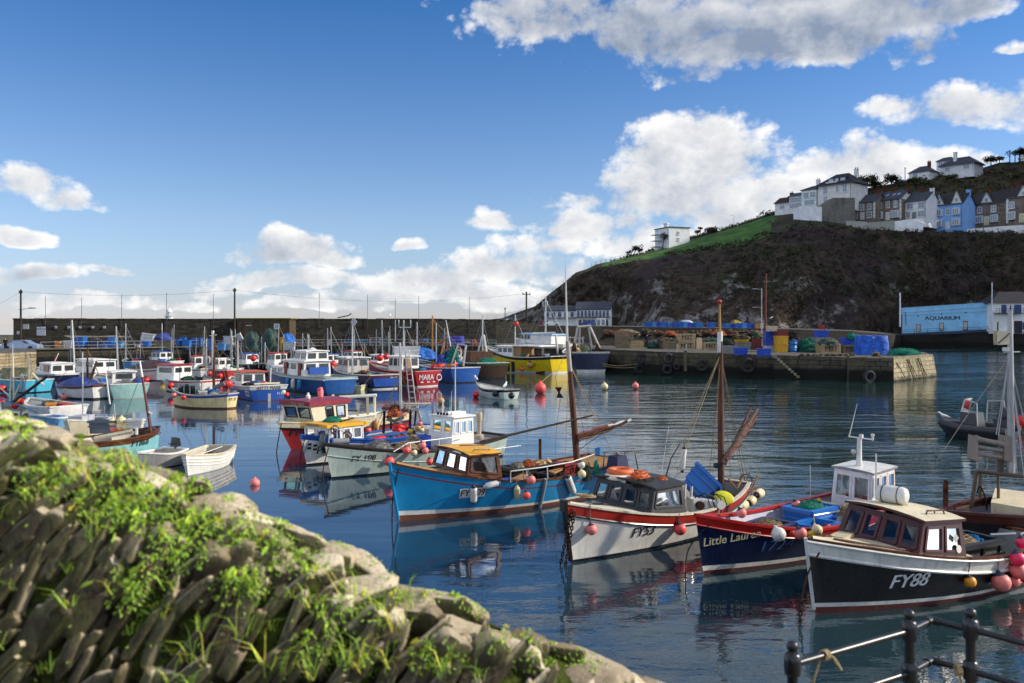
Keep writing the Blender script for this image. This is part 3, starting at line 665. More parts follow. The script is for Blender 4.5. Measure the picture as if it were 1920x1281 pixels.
house('brown stone house with white quoins and one peaked gablet, right of the blue house',1823,1888,424,383,257,9.5,3.6,brown_st,slate2,[(.22,.7,1.1,1.6),(.62,.7,1.2,1.7)],[(.42,1.1,2.3,dyel)],[(.35,.5,1.0,brick),(.98,.5,1.2,brick)],[(.42,2.8,2.8,trim_w)],quoins=True,bays=[(.22,.26,1.8,1.9),(.66,.26,1.8,1.9)])
house('brown stone house with a white bay, cut by the right edge of the photo',1889,1950,419,371,249,9.5,3.6,brown_st,slate2,[(.14,.7,1.1,1.7),(.7,.7,1.2,1.7)],[(.45,1.1,2.3,dyel)],[(.15,.5,1.2,brick)],[(.5,2.8,2.8,trim_w)],quoins=True,bays=[(.14,.28,1.8,2.0),(.72,.28,1.8,2.0)])
r,w,h=house('large white house with hipped dark roof and a three window dormer',1534,1597,384,349,262,10,3.6,cream_r,slate2,[(.22,.72,1.2,1.9),(.22,.25,1.1,1.6),(.58,.72,.8,1.6),(.8,.72,1.1,2.1)],[],[(.9,.5,.8,cream_r)],hip=3.4,over=.7)
dm=MB();dm.hexa([(w*.25,.6,h+.3),(w*.82,.6,h+.3),(w*.82,4,h+.3),(w*.25,4,h+.3)],[(w*.25,.8,h+1.9),(w*.82,.8,h+1.9),(w*.82,4,h+1.9),(w*.25,4,h+1.9)]);do=dm.build('dormer',slate2,r)
for k in(.36,.535,.71):MB().box((w*k,.62,h+1.15),(1.5 if k!=.535 else 1.1,.1,1.1)).build('window',pane_l,do)
MB().box((w*.4,.57,h+.1),(3.6,1.2,1.5)).build('porch_block',cream_r,r)
house('white house wing with glazed balcony left of the large dormer house',1503,1532,387,357,266,9,1.6,white_r,slate2,[(.3,.65,1.6,1.5),(.72,.65,1.6,1.5),(.5,.2,3.2,1.3)],[],[(.6,.5,1.6,white_r)],hip=1.5)
house('row of low white flats with glass balconies on the brow of the hill',1480,1506,393,369,276,8,1.4,white_r,slate,[(.2,.7,1.3,1.2),(.5,.7,1.3,1.2),(.8,.7,1.3,1.2),(.2,.25,1.3,1.2),(.5,.25,1.3,1.2),(.8,.25,1.3,1.2)])
house('small house with brown tiled roof at the left end of the hilltop row',1453,1481,398,382,282,7,2.0,white_r,redtile,[(.5,.5,1.6,1.0)],[],[(.75,.5,1.3,brick)])
r,w,h=house('white bungalow with grey hipped roof and tall white chimney on the hilltop',1764,1826,326,312,330,9,3.2,white_r,slate,[(.78,.55,1.8,1.4),(.2,.5,1.4,1.2)],[],[],hip=3.2,over=.8)
cb=MB();cb.box((w*.38,2.0,h+2.6),(1.1,1.0,4.4));cb.box((w*.38,2.0,h+4.9),(1.3,1.2,.3));cb.build('chimney',white_r,r)
house('square white upper room with pale windows and slate cap behind the bungalow',1756,1786,312,303,338,6,1.6,white_r,slate,[(.25,.55,1.2,1.2),(.6,.55,1.8,1.2)],hip=1.6)
house('low white house with grey hipped roof and brown chimney, left of the bungalow',1704,1744,335,325,330,8,2.6,white_r,slate,[(.3,.5,1.6,1.1)],[],[(.75,.5,1.4,brick)],hip=2.6)
house('dark roofed house cut by the top right edge of the hillside',1910,1950,298,290,350,8,2.6,white_r,slate2,[(.3,.5,1.6,1.1)])
def pwall(label,pts,thick,mat,name='retaining_wall'):
 """pts: (px, ytop, ybottom, d)"""
 mb=MB()
 for(a,t0,b0,d0),(c,t1,b1,d1)in zip(pts,pts[1:]):
  p,q=P(a,b0,d0),P(c,b1,d1);pt,qt=P(a,t0,d0),P(c,t1,d1);y=V((0,thick,0))
  mb.hexa([p,q,q+y,p+y],[pt,qt,qt+y,pt+y])
 return tag(mb.build(name,mat),label,'retaining wall')
pwall('white retaining wall below the glazed balcony house',[(1500,387,424,256),(1541,388,424,251)],6,white_r)
pwall('tall grey stone retaining wall between the dormer house and the terrace',[(1541.3,385,430,252),(1562,371,430,252),(1603,371,430,252)],5,stone_wall('retaining_stone','98938a','7f7b72','87857a',0.8,.3,axis='xy'))
pwall('pale stained garden wall below the leftmost terraced house',[(1587,414,434,250),(1626,416,434,247)],.4,paint('stained_wall',(0.42,0.42,0.38),0.8,0.7))
pwall('grey green garden wall below the skylight house',[(1626.4,418,434,247),(1677,413,434,243)],.4,paint('mossy_wall',(0.36,0.37,0.31),0.8,0.8))
pwall('white garden wall below the white gabled house',[(1677.4,415,436,243),(1731,408,436,240)],.4,white_r)
pwall('long white garden wall below the brown stone house at right',[(1813,430,440,248),(1880,424,440,243),(1960,420,440,238)],.4,white_r)
r,w,h=house('square white tower house with flat roof and cupola on the headland',1254.5,1293,466,426,284,9,.2,white_r,slate,[(.44,.74,.7,.8),(.44,.45,.7,.8)],e=V((0.93,0.36,0)).normalized(),flat=True,over=.3)
MB().lathe([(.9,0),(.75,.4),(.75,1.1),(1.1,1.25),(1.0,1.45),(0,1.5)],12,(w*.16,4,h+.3)).build('cupola',white_r,r)
bb=MB()
for z in(.9,2.9,4.9):
 bb.box((-1.6,5.5,z),(2.6,3.4,.15))
 for x in(-2.8,-1.6,-.4):bb.beam((x,3.9,z),(x,3.9,z+1.0),.07,.07)
 bb.beam((-2.9,3.9,z+1),(-.2,3.9,z+1),.07,.07)
for x in(-2.8,):bb.beam((x,3.9,-2),(x,3.9,5.9),.1,.1)
bb.build('balcony',paint('balcony_steel',(0.45,0.48,0.5),.5),r)
def hotel():
 e=V((0.985,-0.17,0)).normalized()
 ra=thing('hotel','long white two storey hotel with slate roof, balconies and blue windows under the cliff','hotel',P(1020,608,232),atan2(e.y,e.x))
 k=232/F;w1,w2=(1080-1020)*k/.985,(1142-1020)*k/.985;h=(608-583)*k;h2=(608-581)*k;dp=7
 MB().hexa([(0,0,-1),(w1,0,-1),(w1,dp,-1),(0,dp,-1)],[(0,0,h),(w1,0,h),(w1,dp,h),(0,dp,h)]).build('wall',white_r,ra)
 MB().hexa([(w1+.02,-.8,-1),(w2,-.8,-1),(w2,dp,-1),(w1+.02,dp,-1)],[(w1+.02,-.8,h2),(w2,-.8,h2),(w2,dp,h2),(w1+.02,dp,h2)]).build('wall',white_r,ra)
 rb=MB()
 for x0,x1,y0,hh,rise in((-.3,w1-.3,-.4,h,1.3),(w1-.3,w2+.2,-1.2,h2,2.0)):
  m=(y0+dp)/2
  rb.hexa([(x0,y0,hh-.1),(x1,y0,hh-.1),(x1,m,hh+rise),(x0,m,hh+rise)],[(x0,y0,hh+.12),(x1,y0,hh+.12),(x1,m,hh+rise+.2),(x0,m,hh+rise+.2)])
  rb.hexa([(x0,m,hh+rise),(x1,m,hh+rise),(x1,dp+.3,hh-.1),(x0,dp+.3,hh-.1)],[(x0,m,hh+rise+.2),(x1,m,hh+rise+.2),(x1,dp+.3,hh+.12),(x0,dp+.3,hh+.12)])
 rb.build('roof',slate,ra)
 gp=MB();m=(dp-.8)/2;gp.prism([V((0,-.8,h2)),V((0,dp,h2)),V((0,m,h2+2))],(w2-.25,0,0),(w2-.01,0,0));gp.build('gable',white_r,ra)
 pbl=paint('blue_grey_pane',(0.06,0.10,0.2),.25,.2)
 for i in range(5):MB().box((.9+i*(w1-1.4)/4.4,-.04,h-1.05),(.85,.1,1.3)).build('window',pbl,ra)
 for i in range(9):MB().box((w1+.6+i*(w2-w1-1.0)/8.3,-.84,h2-1.1),(.62,.1,1.5)).build('window',pbl,ra)
 bal=MB();bal.box(((w1+w2)/2,-1.5,h2-2.0),(w2-w1,1.5,.14))
 for i in range(19):bal.beam((w1+.1+i*(w2-w1-.2)/18,-2.2,h2-1.95),(w1+.1+i*(w2-w1-.2)/18,-2.2,h2-1.1),.05,.05)
 bal.beam((w1,-2.2,h2-1.1),(w2,-2.2,h2-1.1),.07,.07);bal.box((w1/2,-.5,h-1.9),(w1,1.0,.12));bal.beam((0,-.95,h-1.1),(w1,-.95,h-1.1),.06,.06)
 bal.build('balcony',paint('dark_balcony',(0.05,0.045,0.05),.6),ra)
 for i in range(8):MB().box((w1+.5+i*(w2-w1-.8)/7,-1.9,.4),(.22,.22,h2-2.4)).build('pillar',trim_w,ra)
 for i in range(7):MB().box((w1+1.1+i*(w2-w1-.8)/7,-.84,.35),(.8,.1,1.7)).build('window',darkglass(),ra)
 pr=MB();pr.box((w2-2.3,-2.2,.55),(2.4,2.6,2.2));po=pr.build('porch',white_r,ra)
 for x in(-2.9,-1.7):MB().box((w2+x,-3.52,.5),(.8,.06,1.5)).build('window',pane_m,po)
hotel()
def aquarium():
 A,B=P(1690,627.5,213),P(1850,620.2,201);e=(B-A);e.z=0;w=e.length;e.normalize()
 root=thing('aquarium_building','light blue flat fronted building lettered AQUARIUM beside the harbour','building',A,atan2(e.y,e.x))
 hl,hr=213/F*(627.5-578.5),213/F*(627.5-578.5)-.05+(B.z-A.z)*0.0;hr=(620.2-568)/F*201+(B.z-A.z);bl=0.0;br=B.z-A.z
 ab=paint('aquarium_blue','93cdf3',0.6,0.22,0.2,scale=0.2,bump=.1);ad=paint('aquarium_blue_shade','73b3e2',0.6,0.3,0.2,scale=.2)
 MB().hexa([(0,0,bl-.4),(w,0,br-.4),(w,12,br-.4),(0,12,bl-.4)],[(0,0,hl),(w,0,hr),(w,12,hr),(0,12,hl)]).build('wall',ab,root)
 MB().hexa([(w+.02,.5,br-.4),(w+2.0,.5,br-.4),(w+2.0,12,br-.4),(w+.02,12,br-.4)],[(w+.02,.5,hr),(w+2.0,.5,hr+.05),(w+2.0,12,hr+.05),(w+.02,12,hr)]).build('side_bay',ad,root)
 MB().hexa([(-.1,-.06,hl-.02),(w+2.1,-.06,hr+.0),(w+2.1,12.1,hr+.0),(-.1,12.1,hl-.02)],[(-.1,-.06,hl+.16),(w+2.1,-.06,hr+.2),(w+2.1,12.1,hr+.2),(-.1,12.1,hl+.16)]).build('roof',paint('aquarium_blue_edge','86c3ea',.6),root)
 MB().hexa([(-.01,-.05,bl-.4),(w,-.05,br-.4),(w,.02,br-.4),(-.01,.02,bl-.4)],[(-.01,-.05,bl+.28),(w,-.05,br+.28),(w,.02,br+.28),(-.01,.02,bl+.28)]).build('plinth',paint('dark_blue_plinth',(0.02,0.04,0.09),.6),root)
 MB().box((.12,-.08,hl*.42),(.18,.1,hl*.7)).build('downpipe',paint('plum_pipe',(0.16,0.02,0.07),.5),root)
 sl_=(hr-hl)/w
 wr=MB();wr.beam((0,-.06,hl*.82),(w+2,-.06,hl*.82+(w+2)*sl_+.15),.05,.05);wr.beam((0,-.06,hl*.72),(w,-.06,hl*.72+w*(sl_*.8)),.04,.04);wr.beam((1.0,-.08,hl*.86),(1.15,-.08,hl*.35),.12,.1);wr.build('cable',paint('black_cable',(0.01,0.012,0.02),.5),root)
 def at(px):return(px-1690)/160*w
 for px,y0,y1 in((1723.5,608.5,622.5),(1768,605,619.5),(1812,602,622)):
  x=at(px);d=lerp(213,201,x/w);z0=A.z;zz=lambda y:H-(y-HY)/F*d-z0
  fo=MB().box((x,-.03,(zz(y0)+zz(y1))/2),(1.05,.1,zz(y0)-zz(y1))).build('window',paint('brown_frame',(0.10,0.07,0.06),.6),root)
  MB().box((x,-.07,(zz(y0)+zz(y1))/2+(.15 if px>1800 else 0)),(.78,.06,zz(y0)-zz(y1)-.3-(.5 if px>1800 else 0))).build('pane',paint('boarded_pane',(0.50,0.47,0.42),.6),fo)
 for px,y in((1723,592.5),(1768,589),(1812.5,586)):
  x=at(px);d=lerp(213,201,x/w);MB().lathe([(.16,0),(.16,.12),(0,.13)],10,(x,-.0,H-(y-HY)/F*d-A.z),axis=(0,-1,0)).build('vent',paint('black_cable',(0.01,0.012,0.02),.5),root)
 x=at(1769);d=lerp(213,201,x/w)
 flat_text('AQUARIUM',8.2/F*d,(x,-.07,H-(597-HY)/F*d-A.z),(1,0,0),(0,0,1),'lettering',paint('black_lettering',(0.012,0.012,0.016),.5,.1),root,bold=0.022,wscale=1.18)
aquarium()
def boathouse():
 A,B=P(1862,621,197),P(1935,622,195.5);e=(B-A);e.z=0;w=e.length;e.normalize()
 root=thing('boathouse','white two storey building with dark slate roof and navy doors beside the blue aquarium','building',A,atan2(e.y,e.x));k=197/F;h=53*k;dp=10
 MB().hexa([(0,0,-.6),(w,0,-.6),(w,dp,-.6),(0,dp,-.6)],[(0,0,h),(w,0,h),(w,dp,h),(0,dp,h)]).build('wall',white_r,root)
 MB().hexa([(-.7,-.5,h-.05),(w+.5,-.5,h-.05),(w+.5,dp,h-.05),(-.7,dp,h-.05)],[(2.6,4,h+2.7),(w-.5,4,h+2.7),(w-.5,6,h+2.7),(2.6,6,h+2.7)]).build('roof',slate2,root)
 for x,ww in((2.3,1.1),(5.2,1.5)):MB().box((x,-.04,h-1.4),(ww,.1,1.9)).build('door',dblue,root)
 MB().box((3.7,-.04,h-1.1),(.3,.1,1.0)).build('window',dblue,root)
 MB().box((5.3,-.04,.9),(1.7,.1,2.9)).build('door',paint('dark_doorway',(0.015,0.015,0.025),.6),root)
 MB().box((1.0,-.04,.9),(.25,.1,2.4)).build('door',paint('dark_doorway',(0.015,0.015,0.025),.6),root)
 MB().box((6.6,-.04,1.2),(.7,.1,1.7)).build('door',dblue,root)
 b=MB();b.box((3.1,-.7,h-2.4),(6.0,1.4,.14))
 for i in range(9):b.beam((.2+i*.72,-1.35,h-2.4),(.2+i*.72,-1.35,h-1.3),.06,.06)
 b.beam((.1,-1.35,h-1.3),(6.2,-1.35,h-1.3),.08,.08);b.beam((.1,-1.35,h-1.8),(6.2,-1.35,h-1.8),.05,.05);b.build('balcony',paint('dark_balcony',(0.05,0.045,0.05),.6),root)
boathouse()
galv=paint('galvanised_steel',(0.42,0.42,0.42),.4,.4,.5,.3)
dkst=paint('dark_steel',(0.06,0.06,0.065),.5)
polew=wood('tarred_pole','4a4036','2e2822',.9,2)
def telegraph(px,ytop,ybase,d,label,arm=None,lamp=None,r=0.14):
 b=P(px,ybase,d);h=(ybase-ytop)/F*d;root=thing('telegraph_pole',label,'utility pole',b)
 MB().tube([(0,0,-1.0),(0,0,h)],[r*1.15,r*.85],8).build('pole',polew,root)
 m=MB();m.box((0,-.05,h-.5),(1.5 if arm else .5,.1,.12))
 for k in(-.5,.5):m.lathe([(.06,0),(.09,.12),(.04,.26),(0,.27)],6,(k*(1.2 if arm else .4),-.05,h-.42))
 m.build('crossarm',polew,root)
 if lamp:
  lm=MB();z=h*lamp[0];lm.tube([(-.3*lamp[1],0,z),(1.6*lamp[1],-.1,z+.25)],.04,5);lm.hexa([(1.4*lamp[1]-.1,-.25,z+.16),(2.3*lamp[1]-.1,-.25,z+.2),(2.3*lamp[1]-.1,.1,z+.2),(1.4*lamp[1]-.1,.1,z+.16)][::1 if lamp[1]>0 else-1],[(1.4*lamp[1]-.1,-.2,z+.34),(2.3*lamp[1]-.1,-.2,z+.3),(2.3*lamp[1]-.1,.05,z+.3),(1.4*lamp[1]-.1,.05,z+.34)][::1 if lamp[1]>0 else-1]);lm.build('lamp_arm',dkst,root)
 return V((b.x,b.y,b.z+h-.3))
t1=telegraph(39,543,655,123,'telegraph pole with lamp arm at the left end of the breakwater',lamp=(.66,1))
t2=telegraph(440,540,655,130,'telegraph pole in front of the stone shed on the breakwater',lamp=None)
t3=telegraph(987,547,614,152,'telegraph pole at the right end of the breakwater near the hotel',arm=True,r=.16)
telegraph(947,577,600,262,'small distant telegraph pole on the low headland',r=.12)
telegraph(1697,314,338,318,'telegraph pole on the hill between the domed tree and the bungalow',r=.13)
def wire(label,a,b,sag,r=0.018,mat=None,n=14):
 a,b=V(a),V(b);mb=MB();mb.tube([a.lerp(b,i/n)-V((0,0,sag*4*(i/n)*(1-i/n)))for i in range(n+1)],r,4)
 return tag(mb.build('overhead_wire',mat or dkst),label,'wire')
wire('overhead wire from the leftmost telegraph pole to the one by the shed',t1,t2,.7,.014)
wire('overhead wire from the pole by the shed to the pole near the hotel',t2,t3,1.6,.014)
wire('overhead wire leaving the photo left of the leftmost pole',t1,P(-60,590,105),.4,.014)
wire('overhead wire from the hotel pole to the foot of the cliff',t3,P(1024,566,200),.3,.014)
for i,(px,y0,y1)in enumerate(((85,556,612),(153,558,617),(228,553,620),(312,549,624),(400,552,617),(598.5,550,614),(689,552,617),(785,555,615),(880,557,623),(741,560,615))):
 d=pl(bw,px)[0]-.15;b=P(px,y1,d);o=MB().tube([(0,0,0),(0.02,0,(y1-y0)/F*d)],.035,5).build('flag_pole',dkst,None,b)
 tag(o,'thin bare pole fixed to the breakwater wall, %s from the left'%('first','second','third','fourth','fifth','sixth','seventh','ninth','tenth','eighth')[i],'pole','thin poles along the breakwater wall')
def lighthouse():
 d=190;b=P(317.5,604,d);k=d/F;r=thing('lighthouse','small white lighthouse rising behind the breakwater wall','lighthouse',V((b.x,d,2)))
 z0=b.z-2;wl=paint('lighthouse_white',(0.8,0.8,0.78),.5,.15)
 MB().lathe([(1.15,-4),(.95,z0),(.82,z0+10*k),(1.15,z0+10.5*k),(1.15,z0+11.6*k)],12).build('tower',wl,r)
 MB().lathe([(.58,z0+11.6*k),(.58,z0+19*k)],12).build('lantern',paint('lantern_glass',(0.6,0.62,0.62),.2),r)
 cb=MB();cb.lathe([(.72,z0+19*k),(.66,z0+20.5*k),(.3,z0+24.5*k),(.09,z0+25.3*k),(.09,z0+28*k),(0,z0+28.2*k)],12);cb.build('dome',wl,r)
 g=MB()
 for i in range(8):g.beam((1.1*cos(i*.785),1.1*sin(i*.785),z0+11.6*k),(1.1*cos(i*.785),1.1*sin(i*.785),z0+14.5*k),.07,.07)
 g.ring((0,0,z0+14.5*k),1.1,.05,16,5);g.build('gallery_rail',wl,r)
lighthouse()
def sign(px0,y0,px1,y1,d,label,lines,bg,fg=(0.03,0.03,0.06)):
 a,b=P(px0,y1,d),P(px1,y0,d);w,h=b.x-a.x,b.z-a.z;r=thing('sign_board',label,'sign',V(((a.x+b.x)/2,d,a.z)))
 MB().box((0,0,h/2),(w,.06,h)).build('board',paint('board_%s'%(bg,),bg,.5,.2),r)
 for s,f,v in lines:
  t=flat_text(s,h*f,(0,-.04,h*v),(1,0,0),(0,0,1),'lettering',paint('sign_ink',fg,.5,.1),r,bold=.01)
sign(69,613,85,629,123.4,'white notice board with dark lettering on the breakwater wall',[('FRANCIS',.22,.76),('- - - - -',.05,.42),('- - - - - -',.04,.2)],(0.68,0.68,0.72))
sign(43,608,54,617,123.6,'small pale notice on the breakwater wall left of the notice board',[],(0.6,0.6,0.58))
sign(31.5,621,40,627,123.5,'small white and purple notice low on the end of the breakwater wall',[],(0.62,0.55,0.66))
def pole(px,y0,y1,d,r,mat,label,name='pole',cat='pole',lamp=False,lean=0):
 b=P(px,y1,d);h=(y1-y0)/F*d;root=thing(name,label,cat,b)
 MB().tube([(0,0,0),(lean*h,0,h)],[r,r*.8],7).build('pole',mat,root)
 if lamp:
  m=MB()
  for z in lamp:m.tube([(0,0,h*z),(-.75,-.05,h*z+.12)],.035,5);m.box((-.95,-.05,h*z+.1),(.6,.22,.1))
  m.build('lamp_arm',galv,root)
 return root
rustp=wood('rusty_spar','7a4a38','5a3327',.7,2)
pole(1434,513,652,W(1434,652,pz(1434)).y,.17,rustp,'tall reddish brown spar standing on the pier behind the blue crates',lean=.014)
pole(1428,541,648,W(1428,650,pz(1428)).y,.09,galv,'grey lamp post with two arms on the pier left of the red spar','lamp_post','lamp post',(.98,.66))
pole(1546,558,624,172,.09,polew,'thin dark post with a red box at the back of the pier','post','post')
pole(1687.5,549,613,208,.2,paint('white_post',(0.7,0.72,0.75),.4),'white flag staff at the left corner of the aquarium','flag_pole')
pole(1860,530,614,196,.13,paint('white_post',(0.7,0.72,0.75),.4),'white flag staff between the aquarium and the white building','flag_pole')
pole(1829,534,572,216,.08,polew,'thin dark pole behind the roof of the aquarium','post','post')
pole(1376,404,424,292,.06,galv,'slim street lamp on the brow of the grassy hill','lamp_post','lamp post',(.98,))
pole(1352,424,435,296,.06,galv,'short lamp post on the skyline left of the tall street lamp','lamp_post','lamp post')
r=thing('lamp_standard','ornate dark lamp standard on the cliff top left of the tower house','lamp post',P(1203,479,289))
MB().tube([(0,0,-.5),(0,0,3.1)],.08,6).build('pole',dkst,r)
m=MB()
for k in(-.5,0,.5):m.ball((k,0,3.1+(.5 if k==0 else .1)),.26,8);m.beam((0,0,2.6),(k,0,3.0),.06,.06)
m.build('lantern',dkst,r)
def railing(label,pts,hgt,sp,mat,name='railing',rails=(1.0,.5),r=.03,cat='railing'):
 root=thing(name,label,cat,pts[0]);o=V(pts[0]);pb=MB();rb=MB()
 for a,b in zip(pts,pts[1:]):
  a,b=V(a)-o,V(b)-o;n=max(1,int((b-a).length/sp))
  for i in range(n+1):p=a.lerp(b,i/n);pb.beam(p-V((0,0,.1)),p+V((0,0,hgt)),r*2.2,r*2.2)
  for k in rails:rb.tube([a+V((0,0,hgt*k)),b+V((0,0,hgt*k))],r,5)
 pb.build('posts',mat,root);rb.build('rails',mat,root);return root
railing('grey steel railing along the edge of the far quay',[V((*XY(a,b+.5),QZ))for a,b in((76,111),(330,121),(600,129),(760,130),(930,126))],.95,3.1,galv,r=.035)
railing('dark railing on the ramp in front of the aquarium',[P(1690,626.5,211.6),P(1790,623.2,205.6),P(1862,620.8,198.6),P(1990,619,191.6)],1.05,2.6,paint('navy_rail',(0.02,0.03,0.07),.5),r=.035)
rl,NA,NB,NC,cols=HILL
def skyp(px):y,d=pl(TER,px);return P(px,y,d)
railing('pale open fence climbing the cliff top below the grass',[skyp(px)+V((0,-1,.1))for px in range(1108,1180,9)],1.3,1.6,paint('pale_fence',(0.5,0.5,0.46),.7),'cliff_fence',(1.0,.6,.25),.05,'fence')
railing('thin dark fence on the steep shoulder of the cliff',[skyp(px)+V((0,-1,.05))for px in(1006,1016,1026,1036,1042,1056)],1.1,1.6,dkst,'cliff_fence',(1.0,.5),.025,'fence')
railing('thin fence along the low headland path',[skyp(px)+V((0,-1,.05))for px in(912,930,950,975,992)],1.1,2.5,galv,'cliff_fence',(1.0,.5),.03,'fence')
plas={k:paint('plastic_'+k,c,.38,.3)for k,c in dict(blue='1c6fc0',royal='2a50c0',light='4d93cf',yellow='d9a71c',orange='d8862a',white='c9c9c9',grey='8a8a86',red='a8302c',dkred='7c2a28',black='16171a',navy='1b2a55',green='1f6b4a',pink='e0565a',teal='1f8f88').items()}
crate_w=wood('crate_wood','c9b08a','a58c66',.8,0)
crate_d=wood('old_crate_wood','94866b','6f634d',.8,0)
ink=paint('stencil_ink',(0.03,0.025,0.02),.7,.2)
CRATES={}
def bin_mb(w,d,h,ribs=True):
 """open stacking bin: thick rim, tapered walls, ribs, hollow inside"""
 mb=MB();t=.07;k=.93
 o0=[V((x*w/2*k,y*d/2*k,0))for x,y in((-1,-1),(1,-1),(1,1),(-1,1))];o1=[V((x*w/2,y*d/2,h))for x,y in((-1,-1),(1,-1),(1,1),(-1,1))]
 i1=[V((p.x-(t if p.x>0 else-t),p.y-(t if p.y>0 else-t),h))for p in o1];i0=[V((p.x*.88,p.y*.88,.06))for p in o0]
 mb.add(o0+o1+i1+i0,[(3,2,1,0)]+[(i,(i+1)%4,4+(i+1)%4,4+i)for i in range(4)]+[(4+i,4+(i+1)%4,8+(i+1)%4,8+i)for i in range(4)]+[(8+i,8+(i+1)%4,12+(i+1)%4,12+i)for i in range(4)]+[(12,13,14,15)])
 for z,g in((h-.05,.06),(h*.55,.035)):
  for i in range(4):
   a,b=o1[i]*1.0,o1[(i+1)%4];a=V((a.x*(1+g/w),a.y*(1+g/d),z));b=V((b.x*(1+g/w),b.y*(1+g/d),z));mb.beam(a,b,.07 if z>h*.7 else .05,.09 if z>h*.7 else .05,up=(0,0,1))
 if ribs:
  n=max(2,int(w/.4))
  for i in range(n):
   x=-w/2*.86+w*.86*i/(n-1)
   for y in(-1,1):mb.hexa([(x-.03,y*d/2*k-.03,.02),(x+.03,y*d/2*k-.03,.02),(x+.03,y*d/2*k+.03,.02),(x-.03,y*d/2*k+.03,.02)],[(x-.03,y*d/2*.995-.03,h-.1),(x+.03,y*d/2*.995-.03,h-.1),(x+.03,y*d/2*.995+.03,h-.1),(x-.03,y*d/2*.995+.03,h-.1)])
  for x in(-1,0,1):mb.box((x*w*.38,0,-.05),(.14,d*.86,.1))
 return mb
def slat_mb(w,d,h):
 mb=MB();n=max(3,int(h/.16))
 for i in range(n):
  z=.08+(h-.12)*i/(n-1);mb.box((0,-d/2,z),(w,.03,(h/n)*.78));mb.box((0,d/2,z),(w,.03,(h/n)*.78));mb.box((-w/2,0,z),(.03,d-.04,(h/n)*.78));mb.box((w/2,0,z),(.03,d-.04,(h/n)*.78))
 for x in(-1,1):
  for y in(-1,1):mb.box((x*(w/2-.06),y*(d/2-.06),h/2),(.09,.09,h))
 mb.box((0,0,.06),(w-.06,d-.06,.05));return mb
def item(kind,mat,px0,px1,y0,y1,label,z=None,d=None,rz=None,group=None,cat=None,dep=.85,text=None):
 """place a box-like thing so that its front covers px0..px1, y0..y1 where it stands at depth d (or on a deck of height z)"""
 if d is None:d=W((px0+px1)/2,y1,z).y
 b=P((px0+px1)/2,y1,d);w=(px1-px0)/F*d;h=(y1-y0)/F*d
 rz=rnd.uniform(-.12,.12)if rz is None else rz
 key=(kind,round(w,1),round(h,1),mat.name)
 if key not in CRATES:
  q=bin_mb(round(w,1)or .1,round(w,1)*dep,round(h,1)or .1)if kind=='fish_bin' else slat_mb(round(w,1),round(w,1)*dep,round(h,1)or .1)
  CRATES[key]=q.mesh(kind,mat)
 b.y+=w*dep/2
 if text:
  root=thing(kind,label,cat or 'crate',b,rz,group);link('slats' if kind!='fish_bin' else 'box',CRATES[key],root)
  flat_text(text,h*.58,(0,-w*dep/2-.035,h*.52),(1,0,0),(0,0,1),'lettering',ink,root,bold=.03,wscale=min(1.3,.66*w/(h*.58)/max(.1,text2d(text)[2])))
  return root
 return tag(link(kind,CRATES[key],None,b,rz),label,cat or 'crate',group)
def heap_mb(w,d,h,seed=0,n=22,rough=.35,tent=False):
 mb=MB();rows=[];k=10
 for i in range(k+1):
  f=i/k;row=[]
  for j in range(n+1):
   a=2*pi*j/n;rr=sqrt(max(0,1-f**(1.6 if tent else 2.2)))
   nn=1+rough*NZ.fractal(V((cos(a)*1.7+seed,sin(a)*1.7,f*2.5)),1.0,2.0,4)
   row.append(V((cos(a)*w/2*rr*nn,sin(a)*d/2*rr*nn,h*f*(1+.25*rough*NZ.noise(V((cos(a)*3,sin(a)*3,seed)))))))
  rows.append(row)
 mb.grid(rows);return mb
def tarp_mat(key,c):
 k=('tarp',key)
 if k in MATS:return MATS[k]
 m,t,p,v,_=newmat('tarp_'+key);c=lin(c);n=t.noise(v,1.6,5,.6,1.2);n2=t.noise(v,7,3,.6)
 t.l(t.mix(t.ss(n,.35,.65),tuple(x*.7 for x in c),tuple(min(1,x*1.15)for x in c)),p.inputs['Base Color']);sv(p,'Roughness',.5)
 t.l(t.bump(t.m('MULTIPLY_ADD',n2,.3,n),1.0,.25),p.inputs['Normal']);MATS[k]=m;return m
def net_mat(key,c1,c2):return rough_mat('net_'+key,c1,c2,9,.9,1.0,.05,5)
def net_heap(px0,px1,y0,y1,mats,label,z=None,d=None,seed=0,dep=.8,strands=26,tent=False,rough=.5,name='net_heap',cat='fishing net',r=.014):
 if d is None:d=W((px0+px1)/2,y1,z).y
 b=P((px0+px1)/2,y1,d);w=(px1-px0)/F*d;h=(y1-y0)/F*d;b.y+=w*dep/2
 mb=heap_mb(w,w*dep,h*.95,seed,rough=rough,tent=tent)
 rr=random.Random(seed)
 for i in range(strands):
  a=rr.uniform(0,6.28);f=rr.uniform(.1,.9);pts=[]
  for k in range(7):
   a+=rr.uniform(-.5,.5);f=min(.97,max(.03,f+rr.uniform(-.16,.16)));q=sqrt(1-f**2.2)*1.03
   pts.append(V((cos(a)*w/2*q*(1+rr.uniform(-.06,.1)),sin(a)*w*dep/2*q,h*f*(1+rr.uniform(0,.1)))))
  mb.tube(pts,r*max(1,d/40),4,1,cap=False)
 return tag(mb.build(name,mats,None,b),label,cat)
